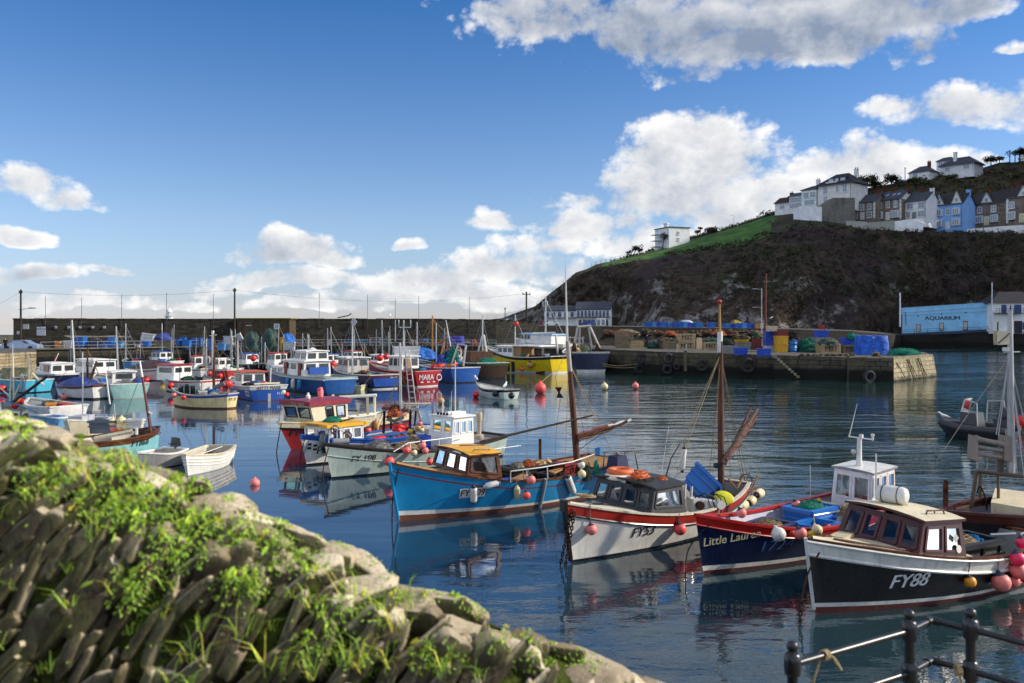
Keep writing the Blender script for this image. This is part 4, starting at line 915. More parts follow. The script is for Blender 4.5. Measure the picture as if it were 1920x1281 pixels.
rusty0=net_mat('rust','5a3a2a','3a2820');gnet=net_mat('green','12604e','1f7f66');gdark=net_mat('dark_green','1c3d33','2d5547');bnet=net_mat('black','1b1a19','35332f');brope=rough_mat('blue_rope','2c7fb8','1c5a8a',20,.9);trope=rough_mat('tan_rope','a8916c','857052',20,.9);orope=rough_mat('orange_net','c4663c','8f452a',14,.9);grnrope=rough_mat('green_rope','2f9a7d','1e6b58',20,.9);grey_r=rough_mat('grey_rope','8d8a82','5d5a54',20,.9)
def tarp_heap(px0,px1,y0,y1,mat,label,z=None,d=None,seed=0,tent=False,name='tarpaulin',dep=.7,box=False):
 if d is None:d=W((px0+px1)/2,y1,z).y
 b=P((px0+px1)/2,y1,d);w=(px1-px0)/F*d;h=(y1-y0)/F*d;b.y+=w*dep/2
 if box:
  mb=MB();rows=[]
  for i in range(13):
   f=i/12;row=[]
   for j in range(41):
    a=2*pi*j/40;ca,sa=cos(a),sin(a);k=1/max(abs(ca),abs(sa));k=min(k,1.28);top=1 if f<.7 else sqrt(max(0,1-((f-.7)/.3)**2))
    nn=1+.09*NZ.fractal(V((ca*3+seed,sa*3,f*2.2)),1.0,2.0,4)+.015*(1-f)*sin(a*17+seed)
    row.append(V((ca*k*w/2*.9*nn*top*(1-.08*f),sa*k*w*dep/2*.9*nn*top*(1-.08*f),h*min(1,f/.72)*(1+.06*NZ.noise(V((ca*2,sa*2,seed)))))))
   rows.append(row)
  mb.grid(rows)
 else:mb=heap_mb(w,w*dep,h,seed,30,.3,tent)
 return tag(mb.build(name,mat,None,b),label,'tarpaulin')
Q=QZ
item('fish_bin',plas['orange'],102,112,640,655,'orange fish bin, leftmost on the far quay',d=117);item('fish_bin',plas['white'],118,130,639,655,'white fish bin right of the orange one on the far quay',d=117.5)
item('fish_bin',plas['blue'],139,157,632,644,'blue bin on top of the stack left of the dark nets',d=120);item('fish_bin',plas['blue'],139,157,644.3,656,'blue bin at the bottom of the stack left of the dark nets',d=119.9)
net_heap(160,190,634,656,[bnet,grey_r],'dark heap of nets on the far quay below the round wall holes',d=120,seed=3);item('fish_bin',plas['navy'],166,182,638,655,'navy bin among the dark nets on the far quay',d=118)
item('fish_bin',plas['blue'],186,197,646,656,'small blue bin right of the dark nets',d=117.8);item('fish_bin',plas['blue'],196,208,640,656,'tall blue bin in the pair right of the dark nets',d=118.5);item('fish_bin',plas['light'],208,228,643,656,'pale blue bin left of the black pots on the far quay',d=118.6);item('fish_bin',plas['light'],202,216,632,642.5,'pale blue bin perched on the stack left of the black pots',d=119.4)
net_heap(228,256,642,657,[bnet,grey_r],'low heap of black pots and nets on the far quay',d=119,seed=5)
item('fish_bin',plas['white'],252,260,647,656,'small white box beside the blue bin with a white tub on top',d=118);item('fish_bin',plas['blue'],261,279,640,656,'blue bin carrying a tilted white tub',d=119)
o=item('fish_bin',plas['white'],262,284,626,639,'white tub tilted on top of a blue bin on the far quay',d=120);o.rotation_euler=(0,.16,.2)
item('slatted_crate',crate_d,281,319,638,656,'wide brown slatted crate under a blue sheet on the far quay',d=120,dep=.5);tarp_heap(288,318,624,638,tarp_mat('navy','35489c'),'crumpled dark blue sheet heaped on the wide slatted crate',d=120.6,seed=8)
for i,(a,b,y0)in enumerate(((324,337,636),(338,347,633),(341,355,638),(360,376,634),(386,398,635))):
 item('fish_bin',plas['blue'],a,b,y0,656,'blue bin between the slatted crate and the white tubs, %s of five from the left'%('first','second','third','fourth','fifth')[i],d=121.5+(i%2)*1.2,group='blue bins left of the white tubs')
item('fish_bin',plas['light'],407,420,644,656,'pale blue bin in front of the white tub by the telegraph pole',d=121);item('fish_bin',plas['white'],419,436,630,646,'tall white tub just left of the telegraph pole',d=123.5);item('fish_bin',plas['white'],421,434,646.5,656,'white tub at the bottom just left of the telegraph pole',d=122.4)
o=item('fish_bin',plas['white'],443,455,625,637,'white tub tipped on its side right of the telegraph pole',d=124);o.rotation_euler=(.2,-.5,.1)
gt=tarp_mat('green','24453a');tarp_heap(450,487,620,657,gt,'dark green tarpaulin heap, the left of two in front of the shed',d=122,seed=2,tent=True);tarp_heap(484,524,614,657,gt,'taller dark green tarpaulin heap, the right of two in front of the shed',d=122.5,seed=6,tent=True)
item('fish_bin',plas['yellow'],521,529,632,656,'narrow yellow bin between the green and blue tarpaulins',d=123);tarp_heap(524,550,625,645,tarp_mat('bright_blue','1f74d0'),'bright blue tarpaulin draped over a white tub',d=123.4,seed=4);item('fish_bin',plas['white'],532,550,641,656,'white tub below the bright blue tarpaulin',d=122.6)
def table(px0,px1,y0,y1,d,mat,label):
 b=P((px0+px1)/2,y1,d);w=(px1-px0)/F*d;h=(y1-y0)/F*d;r=thing('work_table',label,'table',b)
 MB().box((0,0,h-.1),(w,1.2,.2)).build('table_top',mat,r)
 for x in(-1,1):
  for y in(-1,1):MB().box((x*w*.42,y*.45,h/2-.1),(.1,.1,h-.2)).build('leg',dkst,r)
table(650,668,640,653,131,plas['blue'],'blue topped work table on the far quay left of the large one');table(671,693,638,653,131,paint('table_blue','2f6f9e',.5),'long dull blue work table on the far quay')
def rack(px0,px1,y0,y1,d,label):
 b=P((px0+px1)/2,y1,d);w=(px1-px0)/F*d;h=(y1-y0)/F*d;m=MB()
 for x in(-1,1):
  for y in(-.5,.5):m.beam((x*w/2,y,0),(x*w/2,y,h),.08,.08)
 for z in(.25,.6,.98):
  m.beam((-w/2,-.5,h*z),(w/2,-.5,h*z),.07,.07);m.beam((-w/2,.5,h*z),(w/2,.5,h*z),.07,.07)
 tag(m.build('steel_rack',galv,None,b),label,'rack')
rack(694,713,633,653,131,'empty grey steel rack on the far quay right of the work table');tarp_heap(826,872,631,652,tarp_mat('violet','3a3fae'),'violet blue tarpaulin heap on the far quay',d=132,seed=12,box=True)
net_heap(882,896,636,652,[orope,orope],'small red heap of gear on the far quay',d=131,seed=14);net_heap(620,650,620,634,[gdark,gdark],'green net hung against the breakwater wall',d=141,seed=15,strands=8)
for i in range(4):net_heap(700+i*28,724+i*28,640,653,[bnet,grey_r],'dark gear heaped on the far quay behind the masts',d=134,seed=20+i,strands=8).__setitem__('group','dark gear heaps on the far quay')
for i in range(34):
 x=88+i*25+rnd.uniform(-6,6);d=pl(qf,x)[0]+rnd.uniform(4,8);y1=HY+(H-QZ)*F/d;k=rnd.random()
 if k<.45:net_heap(x,x+rnd.uniform(12,22),y1-rnd.uniform(6,13),y1,[(bnet,gdark,rusty0,grey_r)[i%4],grey_r],('black','green','rusty','grey')[i%4]+' nets heaped along the foot of the breakwater',d=d,seed=200+i,strands=8,r=.012).__setitem__('group','gear along the foot of the breakwater')
 else:item('fish_bin',plas[('blue','grey','navy','white','light','grey')[i%6]],x,x+rnd.uniform(7,11),y1-rnd.uniform(7,12),y1,('blue','weathered grey','navy','white','pale blue','weathered grey')[i%6]+' fish bin among the gear at the foot of the breakwater',d=d,group='scattered %s bins at the foot of the breakwater'%('blue','grey','navy','white','pale blue','grey')[i%6])
m=MB()
for k in range(7):m.beam(P(120+k*2,630+.6*k,121),P(245-k*4,632-.4*k+(k%3),127),.14,.14)
tag(m.build('spar_bundle',wood('grey_spars','8a8578','5d584c',.8,0)),'bundle of long grey spars leaning along the breakwater wall','spars')
for i,px in enumerate((105,129,150,174,196)):
 d=pl(bw,px)[0]-.1;tag(MB().lathe([(.22,0),(.22,.12),(.1,.16),(0,.17)],10,P(px,614,d),axis=(0,-1,0)).build('wall_plate',galv),'round iron plate set in the breakwater wall, %s from the left'%('first','second','third','fourth','fifth')[i],'wall plate','round plates on the breakwater wall')
def tyre_mesh():
 mb=MB();prof=[(.30,-.12),(.36,-.16),(.47,-.15),(.52,-.09),(.53,0),(.52,.09),(.47,.15),(.36,.16),(.30,.12),(.29,0),(.30,-.12)]
 mb.lathe(prof,24);n=20
 for i in range(n):
  a=2*pi*i/n;mb.box((.525*cos(a),.525*sin(a),0),(.03,.05,.22),a)
 return mb.mesh('tyre',paint('tyre_rubber',(0.022,0.022,0.024),.75,.5))
TY=tyre_mesh()
def hang_tyre(px,py,d,r,label,gap=.2):
 o=link('tyre',TY,None,P(px,py,d)+V((0,-gap,0)));o.rotation_euler=(pi/2+.06,0,rnd.uniform(-.15,.25));o.scale=(r/.53,)*3;return tag(o,label,'tyre','tyres hung on the harbour walls as fenders')
def pd(px):return pl(PT,px)[0]
for px,py,r,lab in((1201,672,.62,'upper tyre on the pier face, left of the pair beside the navy trawler'),(1198,691,.55,'lower tyre on the pier face nearest the navy trawler'),(1251,672,.62,'upper tyre on the pier face above two lower ones'),(1250,692,.55,'lower tyre under the upper tyre on the pier face'),(1268,687,.36,'smallest pale tyre on the pier face'),(1315,685,.66,'tyre on the pier face left of the mast with the red cap'),(1401,685,.82,'largest tyre on the pier face left of the stone steps')):
 hang_tyre(px,py,pd(px),r,lab,.25)
hang_tyre(1628,706,82.0,.62,'tyre low on the pale pier head');hang_tyre(524,670,126.2,.9,'big tyre on the far quay face below the blue tarpaulin',.4)
T='MIIT'
def pitem(kind,mat,a,b,y0,y1,label,**k):return item(kind,mat,a,b,y0,y1,label,d=W((a+b)/2,k.pop('yb',y1),pz((a+b)/2)).y,**k)
pitem('slatted_crate',crate_d,1155,1190,623,637,'upper slatted crate with ropes at the left end of the pier',yb=653.5);pitem('slatted_crate',crate_d,1155,1180,638,653.5,'bottom slatted crate at the left end of the pier');net_heap(1160,1194,618,625,[grey_r,trope],'pale ropes piled on the topmost crate at the left end of the pier',d=W(1170,653.5,2.55).y,seed=30)
pitem('slatted_crate',crate_w,1181.5,1206,639,653.5,'slatted crate left of the standing person on the pier');net_heap(1217,1238,638,654,[gdark,grey_r],'green and grey net heap right of the standing person',z=2.52,seed=31)
pitem('slatted_crate',crate_d,1243,1271,640,655,'plain slatted crate left of the lettered crates on the pier');net_heap(1240,1272,634,642,[bnet,trope],'tangle of gear on the plain slatted crate',d=W(1256,655,2.48).y,seed=33)
pitem('slatted_crate',crate_w,1273,1305,641.5,655.5,'lower lettered wooden crate in the stack of two on the pier',text=T);pitem('slatted_crate',crate_w,1273.5,1304,626,640.5,'upper lettered wooden crate in the stack of two on the pier',text=T,yb=655.5)
pitem('slatted_crate',crate_w,1319,1347,642,656,'lettered wooden crate beside the upright plywood board',text=T);net_heap(1318,1350,633,643,[gdark,grey_r],'green net piled on the lettered crate by the plywood board',d=W(1333,656,2.42).y,seed=34)
m=MB();m.box((0,0,.75),(.75,.05,1.4));o=m.build('plywood_board',wood('plywood','b09a80','94806a',.7,2),None,W(1311,656,2.43),.3);tag(o,'upright pale plywood board on the pier between two lettered crates','board')
pitem('fish_bin',plas['grey'],1356,1380,648,663,'grey weathered crate behind the left blue crate near the pier edge');pitem('fish_bin',plas['royal'],1380,1402,652,665,'blue crate at the pier edge, the left of two');pitem('fish_bin',plas['royal'],1424,1446,653,667,'blue crate at the pier edge above the stone steps')
pitem('fish_bin',plas['yellow'],1381,1405,632,641,'yellow sided box among dark gear behind the left blue crate',yb=656);net_heap(1378,1408,628,636,[bnet,trope],'dark gear with poles on the yellow sided box',d=W(1392,657,2.4).y,seed=35);pitem('fish_bin',plas['grey'],1384,1408,641.5,656,'grey bin under the yellow sided box');net_heap(1350,1378,634,650,[bnet,gdark],'dark net heap left of the yellow sided box',z=2.4,seed=29)
pitem('fish_bin',plas['dkred'],1414,1428,634,654,'tall dark red bin left of the red spar');net_heap(1412,1432,620,634,[gdark,trope],'olive net heap on the tall dark red bin',d=W(1420,655,2.36).y,seed=36)
for y0,y1,mt,lab in((648.5,660,'white','white crate at the bottom of the blue stack on the pier'),(634.5,648,'royal','middle blue crate of the stack on the pier'),(620.5,634,'royal','top blue crate of the stack on the pier')):pitem('fish_bin',plas[mt],1436,1455,y0,y1,lab,yb=660)
for y0,y1,mt,lab in((645.5,661,'yellow','bottom yellow crate of the red topped stack on the pier'),(630,645,'yellow','upper yellow crate below the red one on the pier'),(617.5,629.5,'dkred','dark red crate on top of the yellow stack')):pitem('fish_bin',plas[mt],1456,1478,y0,y1,lab,yb=661)
pitem('fish_bin',paint('cream_plastic','d3c3a4',.5),1441,1457,612,620,'cream round edged tub on top of the blue stack',yb=661)
def barrel(px0,px1,y0,y1,d,mat,label,group=None):
 b=P((px0+px1)/2,y1,d);r=(px1-px0)/2/F*d;h=(y1-y0)/F*d;mb=MB();mb.lathe([(r*.92,0),(r,.06),(r,h*.3),(r*1.04,h*.33),(r,h*.36),(r,h*.63),(r*1.04,h*.66),(r,h*.69),(r,h-.06),(r*.94,h),(r*.88,h-.04),(0,h-.05)],14);return tag(mb.build('drum',mat,None,b+V((0,r,0))),label,'drum',group)
dd=W(1488,661,2.3).y
barrel(1480,1497,648.5,661,dd,plas['blue'],'lower blue drum right of the yellow crates');barrel(1480,1497,635.5,648,dd,plas['blue'],'upper blue drum right of the yellow crates')
net_heap(1478,1504,620,637,[bnet,bnet],'black net heap on top of the blue drums',d=dd,seed=40);net_heap(1500,1540,636,661,[gdark,grnrope],'large dark green net heap in the middle of the pier',z=2.3,seed=41,strands=40)
pitem('fish_bin',plas['royal'],1531,1555,619.5,632,'blue bin raised on dark gear behind the green net heap',yb=658);pitem('fish_bin',plas['grey'],1528,1556,632.5,658,'grey bin hidden below the raised blue bin');pitem('fish_bin',plas['red'],1537,1546,609,617,'small red box above the raised blue bin',yb=640)
pitem('slatted_crate',crate_w,1539,1576,646,662.5,'lettered wooden crate topped with green net in the middle of the pier',text=T,dep=.7);net_heap(1538,1578,635,648,[gdark,grey_r],'green net piled on the lettered crate in the middle of the pier',d=W(1557,662.5,2.28).y,seed=42)
pitem('slatted_crate',crate_d,1581,1613,647,662.5,'dark lettered wooden crate left of the blue tarpaulin',text=T,dep=.7);pitem('fish_bin',plas['royal'],1583,1608,633,646.5,'blue bin on the dark lettered crate',yb=662.5);net_heap(1590,1612,625,637,[gnet,grnrope],'green net spilling from the blue bin on the dark crate',d=W(1597,662.5,2.26).y,seed=43)
tarp_heap(1613,1673,630,666,tarp_mat('pier_blue','1c62cf'),'big bright blue tarpaulin tied over a stack on the pier head',z=2.24,seed=9,box=True,dep=.75);net_heap(1674,1732,654,667,[gnet,grnrope],'bright green net heap at the end of the pier',z=2.24,seed=44,strands=50,dep=.6)
net_heap(1638,1652,660,669,[bnet,trope],'small tangle of rope in front of the blue tarpaulin',z=2.22,seed=46)
for i in range(9):net_heap(1500+i*12,1510+i*12,663.5,668,[bnet,trope],'scatter of small dark gear along the pier edge',z=2.27,seed=60+i,strands=6).__setitem__('group','small gear scattered along the pier edge')
for i in range(14):
 x=1130+i*23;net_heap(x,x+26,618+rnd.uniform(-2,3),628+rnd.uniform(-1,2),[orope if i%4==1 else(bnet if i%2 else rusty0),trope],('orange','black','rust brown')[0 if i%4==1 else(1 if i%2 else 2)]+' gear heaped on the low wall behind the pier',d=118+i*1.2,seed=80+i,strands=10,r=.012).__setitem__('group','heaps of gear behind the pier')
wb=MB();a,b=V((*XY(1110,117),0)),V((*XY(1450,136),0));wb.hexa([(a.x,a.y,2),(b.x,b.y,2),(b.x,b.y+1,2),(a.x,a.y+1,2)],[(a.x,a.y,4.15),(b.x,b.y,3.9),(b.x,b.y+1,3.9),(a.x,a.y+1,4.15)])
tag(wb.build('back_wall',stone_wall('back_wall_stone','3a3630','282521','302d26',1.0,.4)),'low stone wall behind the crates on the pier','wall');wb=MB();a2,b2=V((*XY(1110,118.2),0)),V((*XY(1450,137.2),0));bl,br=V((*XY(1130,156),0)),V((*XY(1450,170),0));wb.hexa([(a2.x,a2.y,-1),(b2.x,b2.y,-1),(br.x,br.y,-1),(bl.x,bl.y,-1)],[(a2.x,a2.y,3.7),(b2.x,b2.y,3.5),(br.x,br.y,3.5),(bl.x,bl.y,3.7)]);tag(wb.build('upper_quay',deck_mat),kind='structure')
k=0
for a,b in((1207,1316),(1326,1334),(1356,1430)):
 x=a
 while x<b:
  w=rnd.uniform(5,9);mt=plas[('blue','blue','light','royal')[k%4]];y1=613.5+(x-1207)*.012;item('fish_bin',mt,x,x+w,y1-rnd.uniform(8,11),y1,'blue bin in the long row stacked under the cliff',d=172+rnd.uniform(0,5),group='row of blue bins under the cliff');x+=w+.6;k+=1
tarp_heap(1275,1300,600,606,tarp_mat('pale','b9c3cf'),'pale sheet over the blue bins under the cliff',d=178,seed=50);net_heap(1372,1390,600,609,[net_mat('yellow','c9b13a','a08a2a'),trope],'yellowish heap on the blue bins under the cliff',d=176,seed=51)
for i,(a,b,m_)in enumerate(((1417,1424,'orange'),(1424.5,1431,'white'))):item('fish_bin',plas[m_],a,b,607,615,('orange bin at the right end of the row under the cliff','cream white bin at the right end of the row under the cliff')[i],d=174)
def car(px,py,d,rz,col,label,L=4.2,group=None):
 r=thing('parked_car',label,'car',P(px,py,d),rz,group);hw=.85
 prof=[(-2.1,.25),(-2.12,.62),(-1.9,.84),(-1.25,.92),(-.65,1.4),(.7,1.42),(1.35,.95),(2.0,.8),(2.12,.55),(2.1,.25)]
 def body(ps,w0,w1):
  mb=MB();rows=[]
  for y in(-1,-.9,-.5,.5,.9,1):rows.append([V((x*L/4.2,y*(hw if z<.95 else hw*.84)*(1 if abs(y)<1 else 1.0),z-(0.04 if abs(y)==1 else 0)))for x,z in ps])
  mb.grid(rows);mb.add(rows[0],[tuple(range(len(ps)))]);mb.add(rows[-1],[tuple(reversed(range(len(ps))))]);return mb
 body(prof,1,1).build('body',paint('car_'+label[:14],col,.25,.1,.6,.2,bump=0),r)
 g=MB()
 for y in(-1,1):
  yy=y*(hw*.86+.02);g.add([V((-1.0*L/4.2,yy,.95)),V((-.6*L/4.2,yy*.985,1.34)),V((.65*L/4.2,yy*.985,1.34)),V((1.1*L/4.2,yy,.95))],[(0,1,2,3)])
 g.add([V((-1.27*L/4.2,-.7,.95)),V((-1.27*L/4.2,.7,.95)),V((-.74*L/4.2,.62,1.38)),V((-.74*L/4.2,-.62,1.38))],[(0,1,2,3)]);g.build('window',darkglass(),r)
 for x in(-1.3,1.3):
  for y in(-1,1):MB().lathe([(.0,-.1),(.2,-.1),(.31,-.09),(.31,.09),(.2,.1),(0,.1)],14,(x*L/4.2,y*(hw-.06),.31),axis=(0,1,0)).build('wheel',paint('tyre_rubber',(0.022,0.022,0.024),.75),r)
 return r
car(41,657,117,.05,'8fa3bd','silver blue saloon car parked at the left end of the far quay',4.9)
for i,(px,c,lab)in enumerate(((1012,'6b1f2a','small dark red car parked left of the hotel'),(988,'1d2530','dark car parked left of the dark red one by the hotel'),(1032,'9aa0a6','pale grey car parked right of the dark red one by the hotel'),(970,'24303c','leftmost dark car parked on the road by the hotel'),(950,'8b9298','grey car parked at the far left of the harbour road'),(1104,'1d3d7a','blue car parked in front of the hotel'))):
 car(px,611.5 if px>960 else 606,205 if px!=950 else 255,.2*i,c,lab,4.2)
def ladder(label,a,b,w,side,mat,n=9,r=.035):
 a,b,side=V(a),V(b),V(side).normalized();rt=thing('ladder',label,'ladder',a);st=MB();ru=MB()
 for s in(-1,1):st.tube([side*(s*w/2),(b-a)+side*(s*w/2)],r,5)
 for i in range(n):c=(b-a)*((i+.5)/n);ru.tube([c-side*w/2,c+side*w/2],r*.8,5)
 st.build('rails',mat,rt);ru.build('rungs',mat,rt)
sd=(V((*XY(1764,89.5),0))-V((*XY(1676,81.3),0)));nn=V((sd.y,-sd.x,0)).normalized()
def on_end(f,z,off):p=V((*XY(1676,81.3),0)).lerp(V((*XY(1764,89.5),0)),f);k=.7*(z+2.4)/4.6;return V((p.x,p.y,z))-nn*k*.75+nn*off
rusty=rough_mat('rusty_iron','4a2a1c','2a1a14',6,.9)
ladder('rusty iron ladder on the sunlit end of the pier, the left of two',on_end(.40,0,.35),on_end(.33,2.1,.25),.45,sd,rusty);ladder('rusty iron ladder on the sunlit end of the pier, the right of two',on_end(.62,0,.35),on_end(.57,2.1,.25),.45,sd,rusty)
for i,f in enumerate((.2,.45,.66)):
 mb=MB();mb.tube([on_end(f-.16,2.3,-.4),on_end(f-.12,2.0,.2),on_end(f-.03,1.1,.25),on_end(f+.02,.3,.3)],.04,5);tag(mb.build('rope',rusty),'dark rope hanging down the sunlit pier end, %s from the left'%('first','second','third')[i],'rope','ropes on the pier end')
for i,px in enumerate((1270,1287)):
 d=W(px,657,2.5).y*.985;tag(MB().box((0,0,.45),(.16,.16,.9)).build('bollard',paint('pale_post',(0.5,0.46,0.36),.7),None,W(px,661,2.45)),'short pale post on the pier edge, %s'%('the left of two','the right of two')[i],'bollard')
d=pd(1287)-.12;b=P(1285,661,d);tag(MB().box((0,0,-.9),(.32,.2,2.2)).build('fender_timber',wood('fender_wood','6d6450','4e4738',.8,2),None,b),'upright timber fender on the pier face beside the pale posts','fender')
class Boat:
 """x = forward from the transom, y = port, z = up from the waterline"""
 def __init__(s,label,bow,stern=None,near=None,L=None,B=2.2,hb=1.3,hm=.75,hs=.85,bt=.75,rake=.5,trake=.1,group=None,cat='fishing boat',name='fishing_boat',flare=.30,tm=.42,p=2.3,dr=.35,stm=None,sx=1.9):
  b=W(*bow);b.z=0
  if near:
   n=W(near[0],near[1]);n.z=0;v=n-b;D=v.length;an=asin(min(.9,near[2]/D))*(1 if v.x>0 else-1)
   u=M.Rotation(an,3,'Z')@v.normalized();L=L or sqrt(D*D-near[2]**2)
  else:
   e=W(*stern);e.z=0;u=(e-b).normalized();L=L or(e-b).length
  s.L,s.B,s.hb,s.hm,s.hs,s.bt,s.rk,s.tr,s.fl,s.tm,s.p,s.dr,s.stm,s.sx=L,B,hb,hm,hs,bt,rake,trake,flare,tm,p,dr,stm or tm,sx
  st=b+u*L;f=-u;s.o=st;s.ang=atan2(f.y,f.x)
  s.mw=M.Translation(st)@M.Rotation(s.ang,4,'Z');s.inv=s.mw.inverted()
  s.root=thing(name,label,cat,st,s.ang,group);s.label=label
 def w(s,x,y,z):return s.mw@V((x,y,z))
 def loc(s,px,py,y0=0.0):
  o=s.inv@V((0,0,H));d=s.inv.to_3x3()@V(((px-CX)/F,1,-(py-HY)/F));t=(y0-o.y)/d.y;q=o+d*t;return q.x,q.z
 def locx(s,px,py,x0):
  o=s.inv@V((0,0,H));d=s.inv.to_3x3()@V(((px-CX)/F,1,-(py-HY)/F));t=(x0-o.x)/d.x;q=o+d*t;return q.y,q.z
 def locz(s,px,py,z0):
  q=s.inv@W(px,py,z0);return q.x,q.y
 @property
 def near(s):return 1 if(s.inv@V((0,0,H))).y>0 else-1
 def onside(s,px,py,off=0.0):
  """the point of the near side of the hull (or off metres outboard of it) seen at a pixel: x, z, y"""
  sd=s.near;lo,hi=0.0,s.B/2+.8
  for _ in range(40):
   m=(lo+hi)/2;x,z=s.loc(px,py,sd*m)
   f=s.side(x,min(max(z,.02),s.sh_at(x)))+off-m
   if f>0:lo=m
   else:hi=m
  x,z=s.loc(px,py,sd*lo);return x,z,sd*lo
 def sheer(s,t):
  return s.hm+((s.hb-s.hm)*((t-s.stm)/(1-s.stm))**s.sx if t>s.stm else(s.hs-s.hm)*((s.stm-t)/s.stm)**2)
 def plan(s,t):
  if t<=s.tm:
   f=s.bt+(1-s.bt)*(1-((s.tm-t)/s.tm)**2);return f,f*.9
  q=(t-s.tm)/(1-s.tm);return 1-q**s.p,.9*(1-q**max(1.35,s.p-.75))
 def half(s,t,z):
  sh=s.sheer(t);k=min(1,max(0,(z+s.dr)/(sh+s.dr)));a,b=s.plan(t);g=(1-s.fl)+s.fl*k**.55
  return s.B/2*lerp(b,a,k)*g
 def X(s,t,z):
  return t*s.L+s.rk*(z/s.hb)*t**5-s.tr*(z/max(.3,s.hs))*(1-t)**5
 def t_of(s,x,z):
  t=x/s.L
  for _ in range(12):t=min(1,max(0,t+(x-s.X(t,z))/s.L))
  return t
 def side(s,x,z):return s.half(s.t_of(x,z),z)
 def sh_at(s,x):return s.sheer(min(1,max(0,x/s.L)))
 def ts(s,n,a=0.0,b=1.0):return[a+(b-a)*(1-(1-i/n)**1.35)for i in range(n+1)]
 def hull(s,bands,mats,n=22,sub=4,transom=None,trmat=None):
  """bands: breakpoints from keel to sheer, ('w', z, rise_to_bow) above the water or ('s', below_sheer)"""
  def zat(bp,t):return(bp[1]+(bp[2]if len(bp)>2 else 0)*t*t)if bp[0]=='w' else s.sheer(t)+bp[1]
  T=s.ts(n);mb=MB();trm=MB();seq=[(t,1)for t in T]+[(t,-1)for t in reversed(T[:-1])]
  allz=[]
  for bi,(a,b)in enumerate(zip(bands,bands[1:])):
   k=max(1,min(12,int(math.ceil((zat(b,.8)-zat(a,.8))/.075))))if n>15 else max(1,min(5,int(math.ceil((zat(b,.8)-zat(a,.8))/.2))));rows=[]
   for i in range(k+1):
    row=[]
    for t,sd in seq:
     z=lerp(zat(a,t),zat(b,t),i/k);hw=s.half(t,z);hw=max(hw,.018 if t>.99 else 0);row.append(V((s.X(t,z),sd*hw,z)))
    rows.append(row);allz.append((bi,row))
   mb.grid(rows,bi)
   tr=[]
   for i in range(k+1):
    z=lerp(zat(a,0),zat(b,0),i/k);hw=s.half(0,z);tr.append([V((s.X(0,z)-.09*s.B*(1-(j/4-1)**2)*.6,-hw*(j/4-1),z))for j in range(9)])
   trm.grid([list(reversed(g))for g in tr],bi)
  s.hobj=mb.build('hull',mats,s.root)
  trm.build('transom',trmat or mats,s.root);return s
 def cap(s,mat,w=.09,h=.05,t0=0.0,name='gunwale',dz=0.0,stern=True):
  mb=MB();T=s.ts(22,t0)
  for sd in(1,-1):
   rows=[[],[],[],[],[]]
   for t in T:
    z=s.sheer(t)+dz;b=s.half(t,z);x=s.X(t,z);o=max(.02,b+.02);i=max(.0,b-w)
    for r_,(yy,zz)in zip(rows,((i,z-.01),(o,z-.01),(o,z+h),(i,z+h),(i,z-.01))):r_.append(V((x,sd*yy,zz)))
   if sd<0:rows=rows[::-1]
   mb.grid(rows,smooth=False)
  if stern and t0==0:mb.box((s.X(0,s.hs)-.02,0,s.sheer(0)+dz+h/2-.005),(w*1.2,2*s.half(0,s.hs),h))
  mb.build(name,mat,s.root);return s
 def rail(s,mat,dz,r=.03,t0=0.0,name='rubbing_strake',t1=1.0):
  for sd in(1,-1):
   pts=[]
   for t in s.ts(20,t0,t1):z=s.sheer(t)+dz;pts.append(V((s.X(t,z),sd*(s.half(t,z)+r*.4),z)))
   MB().tube(pts,r,6).build(name,mat,s.root)
  return s
 def lining(s,mat,floor=.12,t0=.02,t1=.98,floormat=None):
  mb=MB();T=s.ts(18,t0,t1);fl=MB()
  for sd in(1,-1):
   rows=[]
   for k in range(3):
    row=[]
    for t in T:z=lerp(floor,s.sheer(t)-.005,k/2);row.append(V((s.X(t,z)-(.05 if t>.9 else 0),sd*max(0,s.half(t,z)-.05),z)))
    rows.append(row)
   mb.grid(rows if sd<0 else rows[::-1])
  zs=s.sheer(t0);mb.grid([[V((s.X(t0,z),y*(s.half(t0,z)-.05),z))for y in(-1,1)]for z in(floor,zs)],smooth=False)
  mb.build('lining',mat,s.root)
  fl.grid([[V((s.X(t,floor),-max(.0,s.half(t,floor)-.04),floor))for t in T],[V((s.X(t,floor),max(.0,s.half(t,floor)-.04),floor))for t in T]],smooth=False)
  fl.build('floor',floormat or mat,s.root);return s
 def deck(s,mat,t0,t1=.985,dz=-.03,camber=.06,name='deck',bulk=True,inset=.03):
  mb=MB();rows=[]
  for k in range(7):
   y=k/3-1;rows.append([V((s.X(t,s.sheer(t)+dz)-(0.04 if t>.95 else 0),y*max(.0,s.half(t,s.sheer(t)+dz)-inset),s.sheer(t)+dz+camber*(1-y*y)))for t in s.ts(14,t0,t1)])
  mb.grid(rows[::-1])
  if bulk and t0>.05:
   z1=s.sheer(t0)+dz;x1=s.X(t0,z1);mb.grid([[V((x1,(k/3-1)*max(0,s.half(t0,lerp(.1,z1,f))-inset-.02),lerp(.1,z1,f)+(camber*(1-(k/3-1)**2)if f==1 else 0)))for k in range(7)]for f in(0,.25,.5,.75,1)],smooth=False)
  mb.build(name,mat,s.root);return s
 def text(s,body,h,x,z,mat,side=1,shear=0.0,bold=0.015,slope=0.0,wscale=1.0,name='lettering',eps=.014):
  vs,fs,wd=text2d(body,shear,bold);mb=MB();pts=[]
  for u,v,k in vs:
   u=u*h*wscale;zz=z+v*h+slope*(-side*u);xx=x-side*u;pts.append(V((xx,side*(s.side(xx,zz)+eps+.003*k),zz)))
  mb.add(pts,fs);return mb.build(name,mat,s.root)
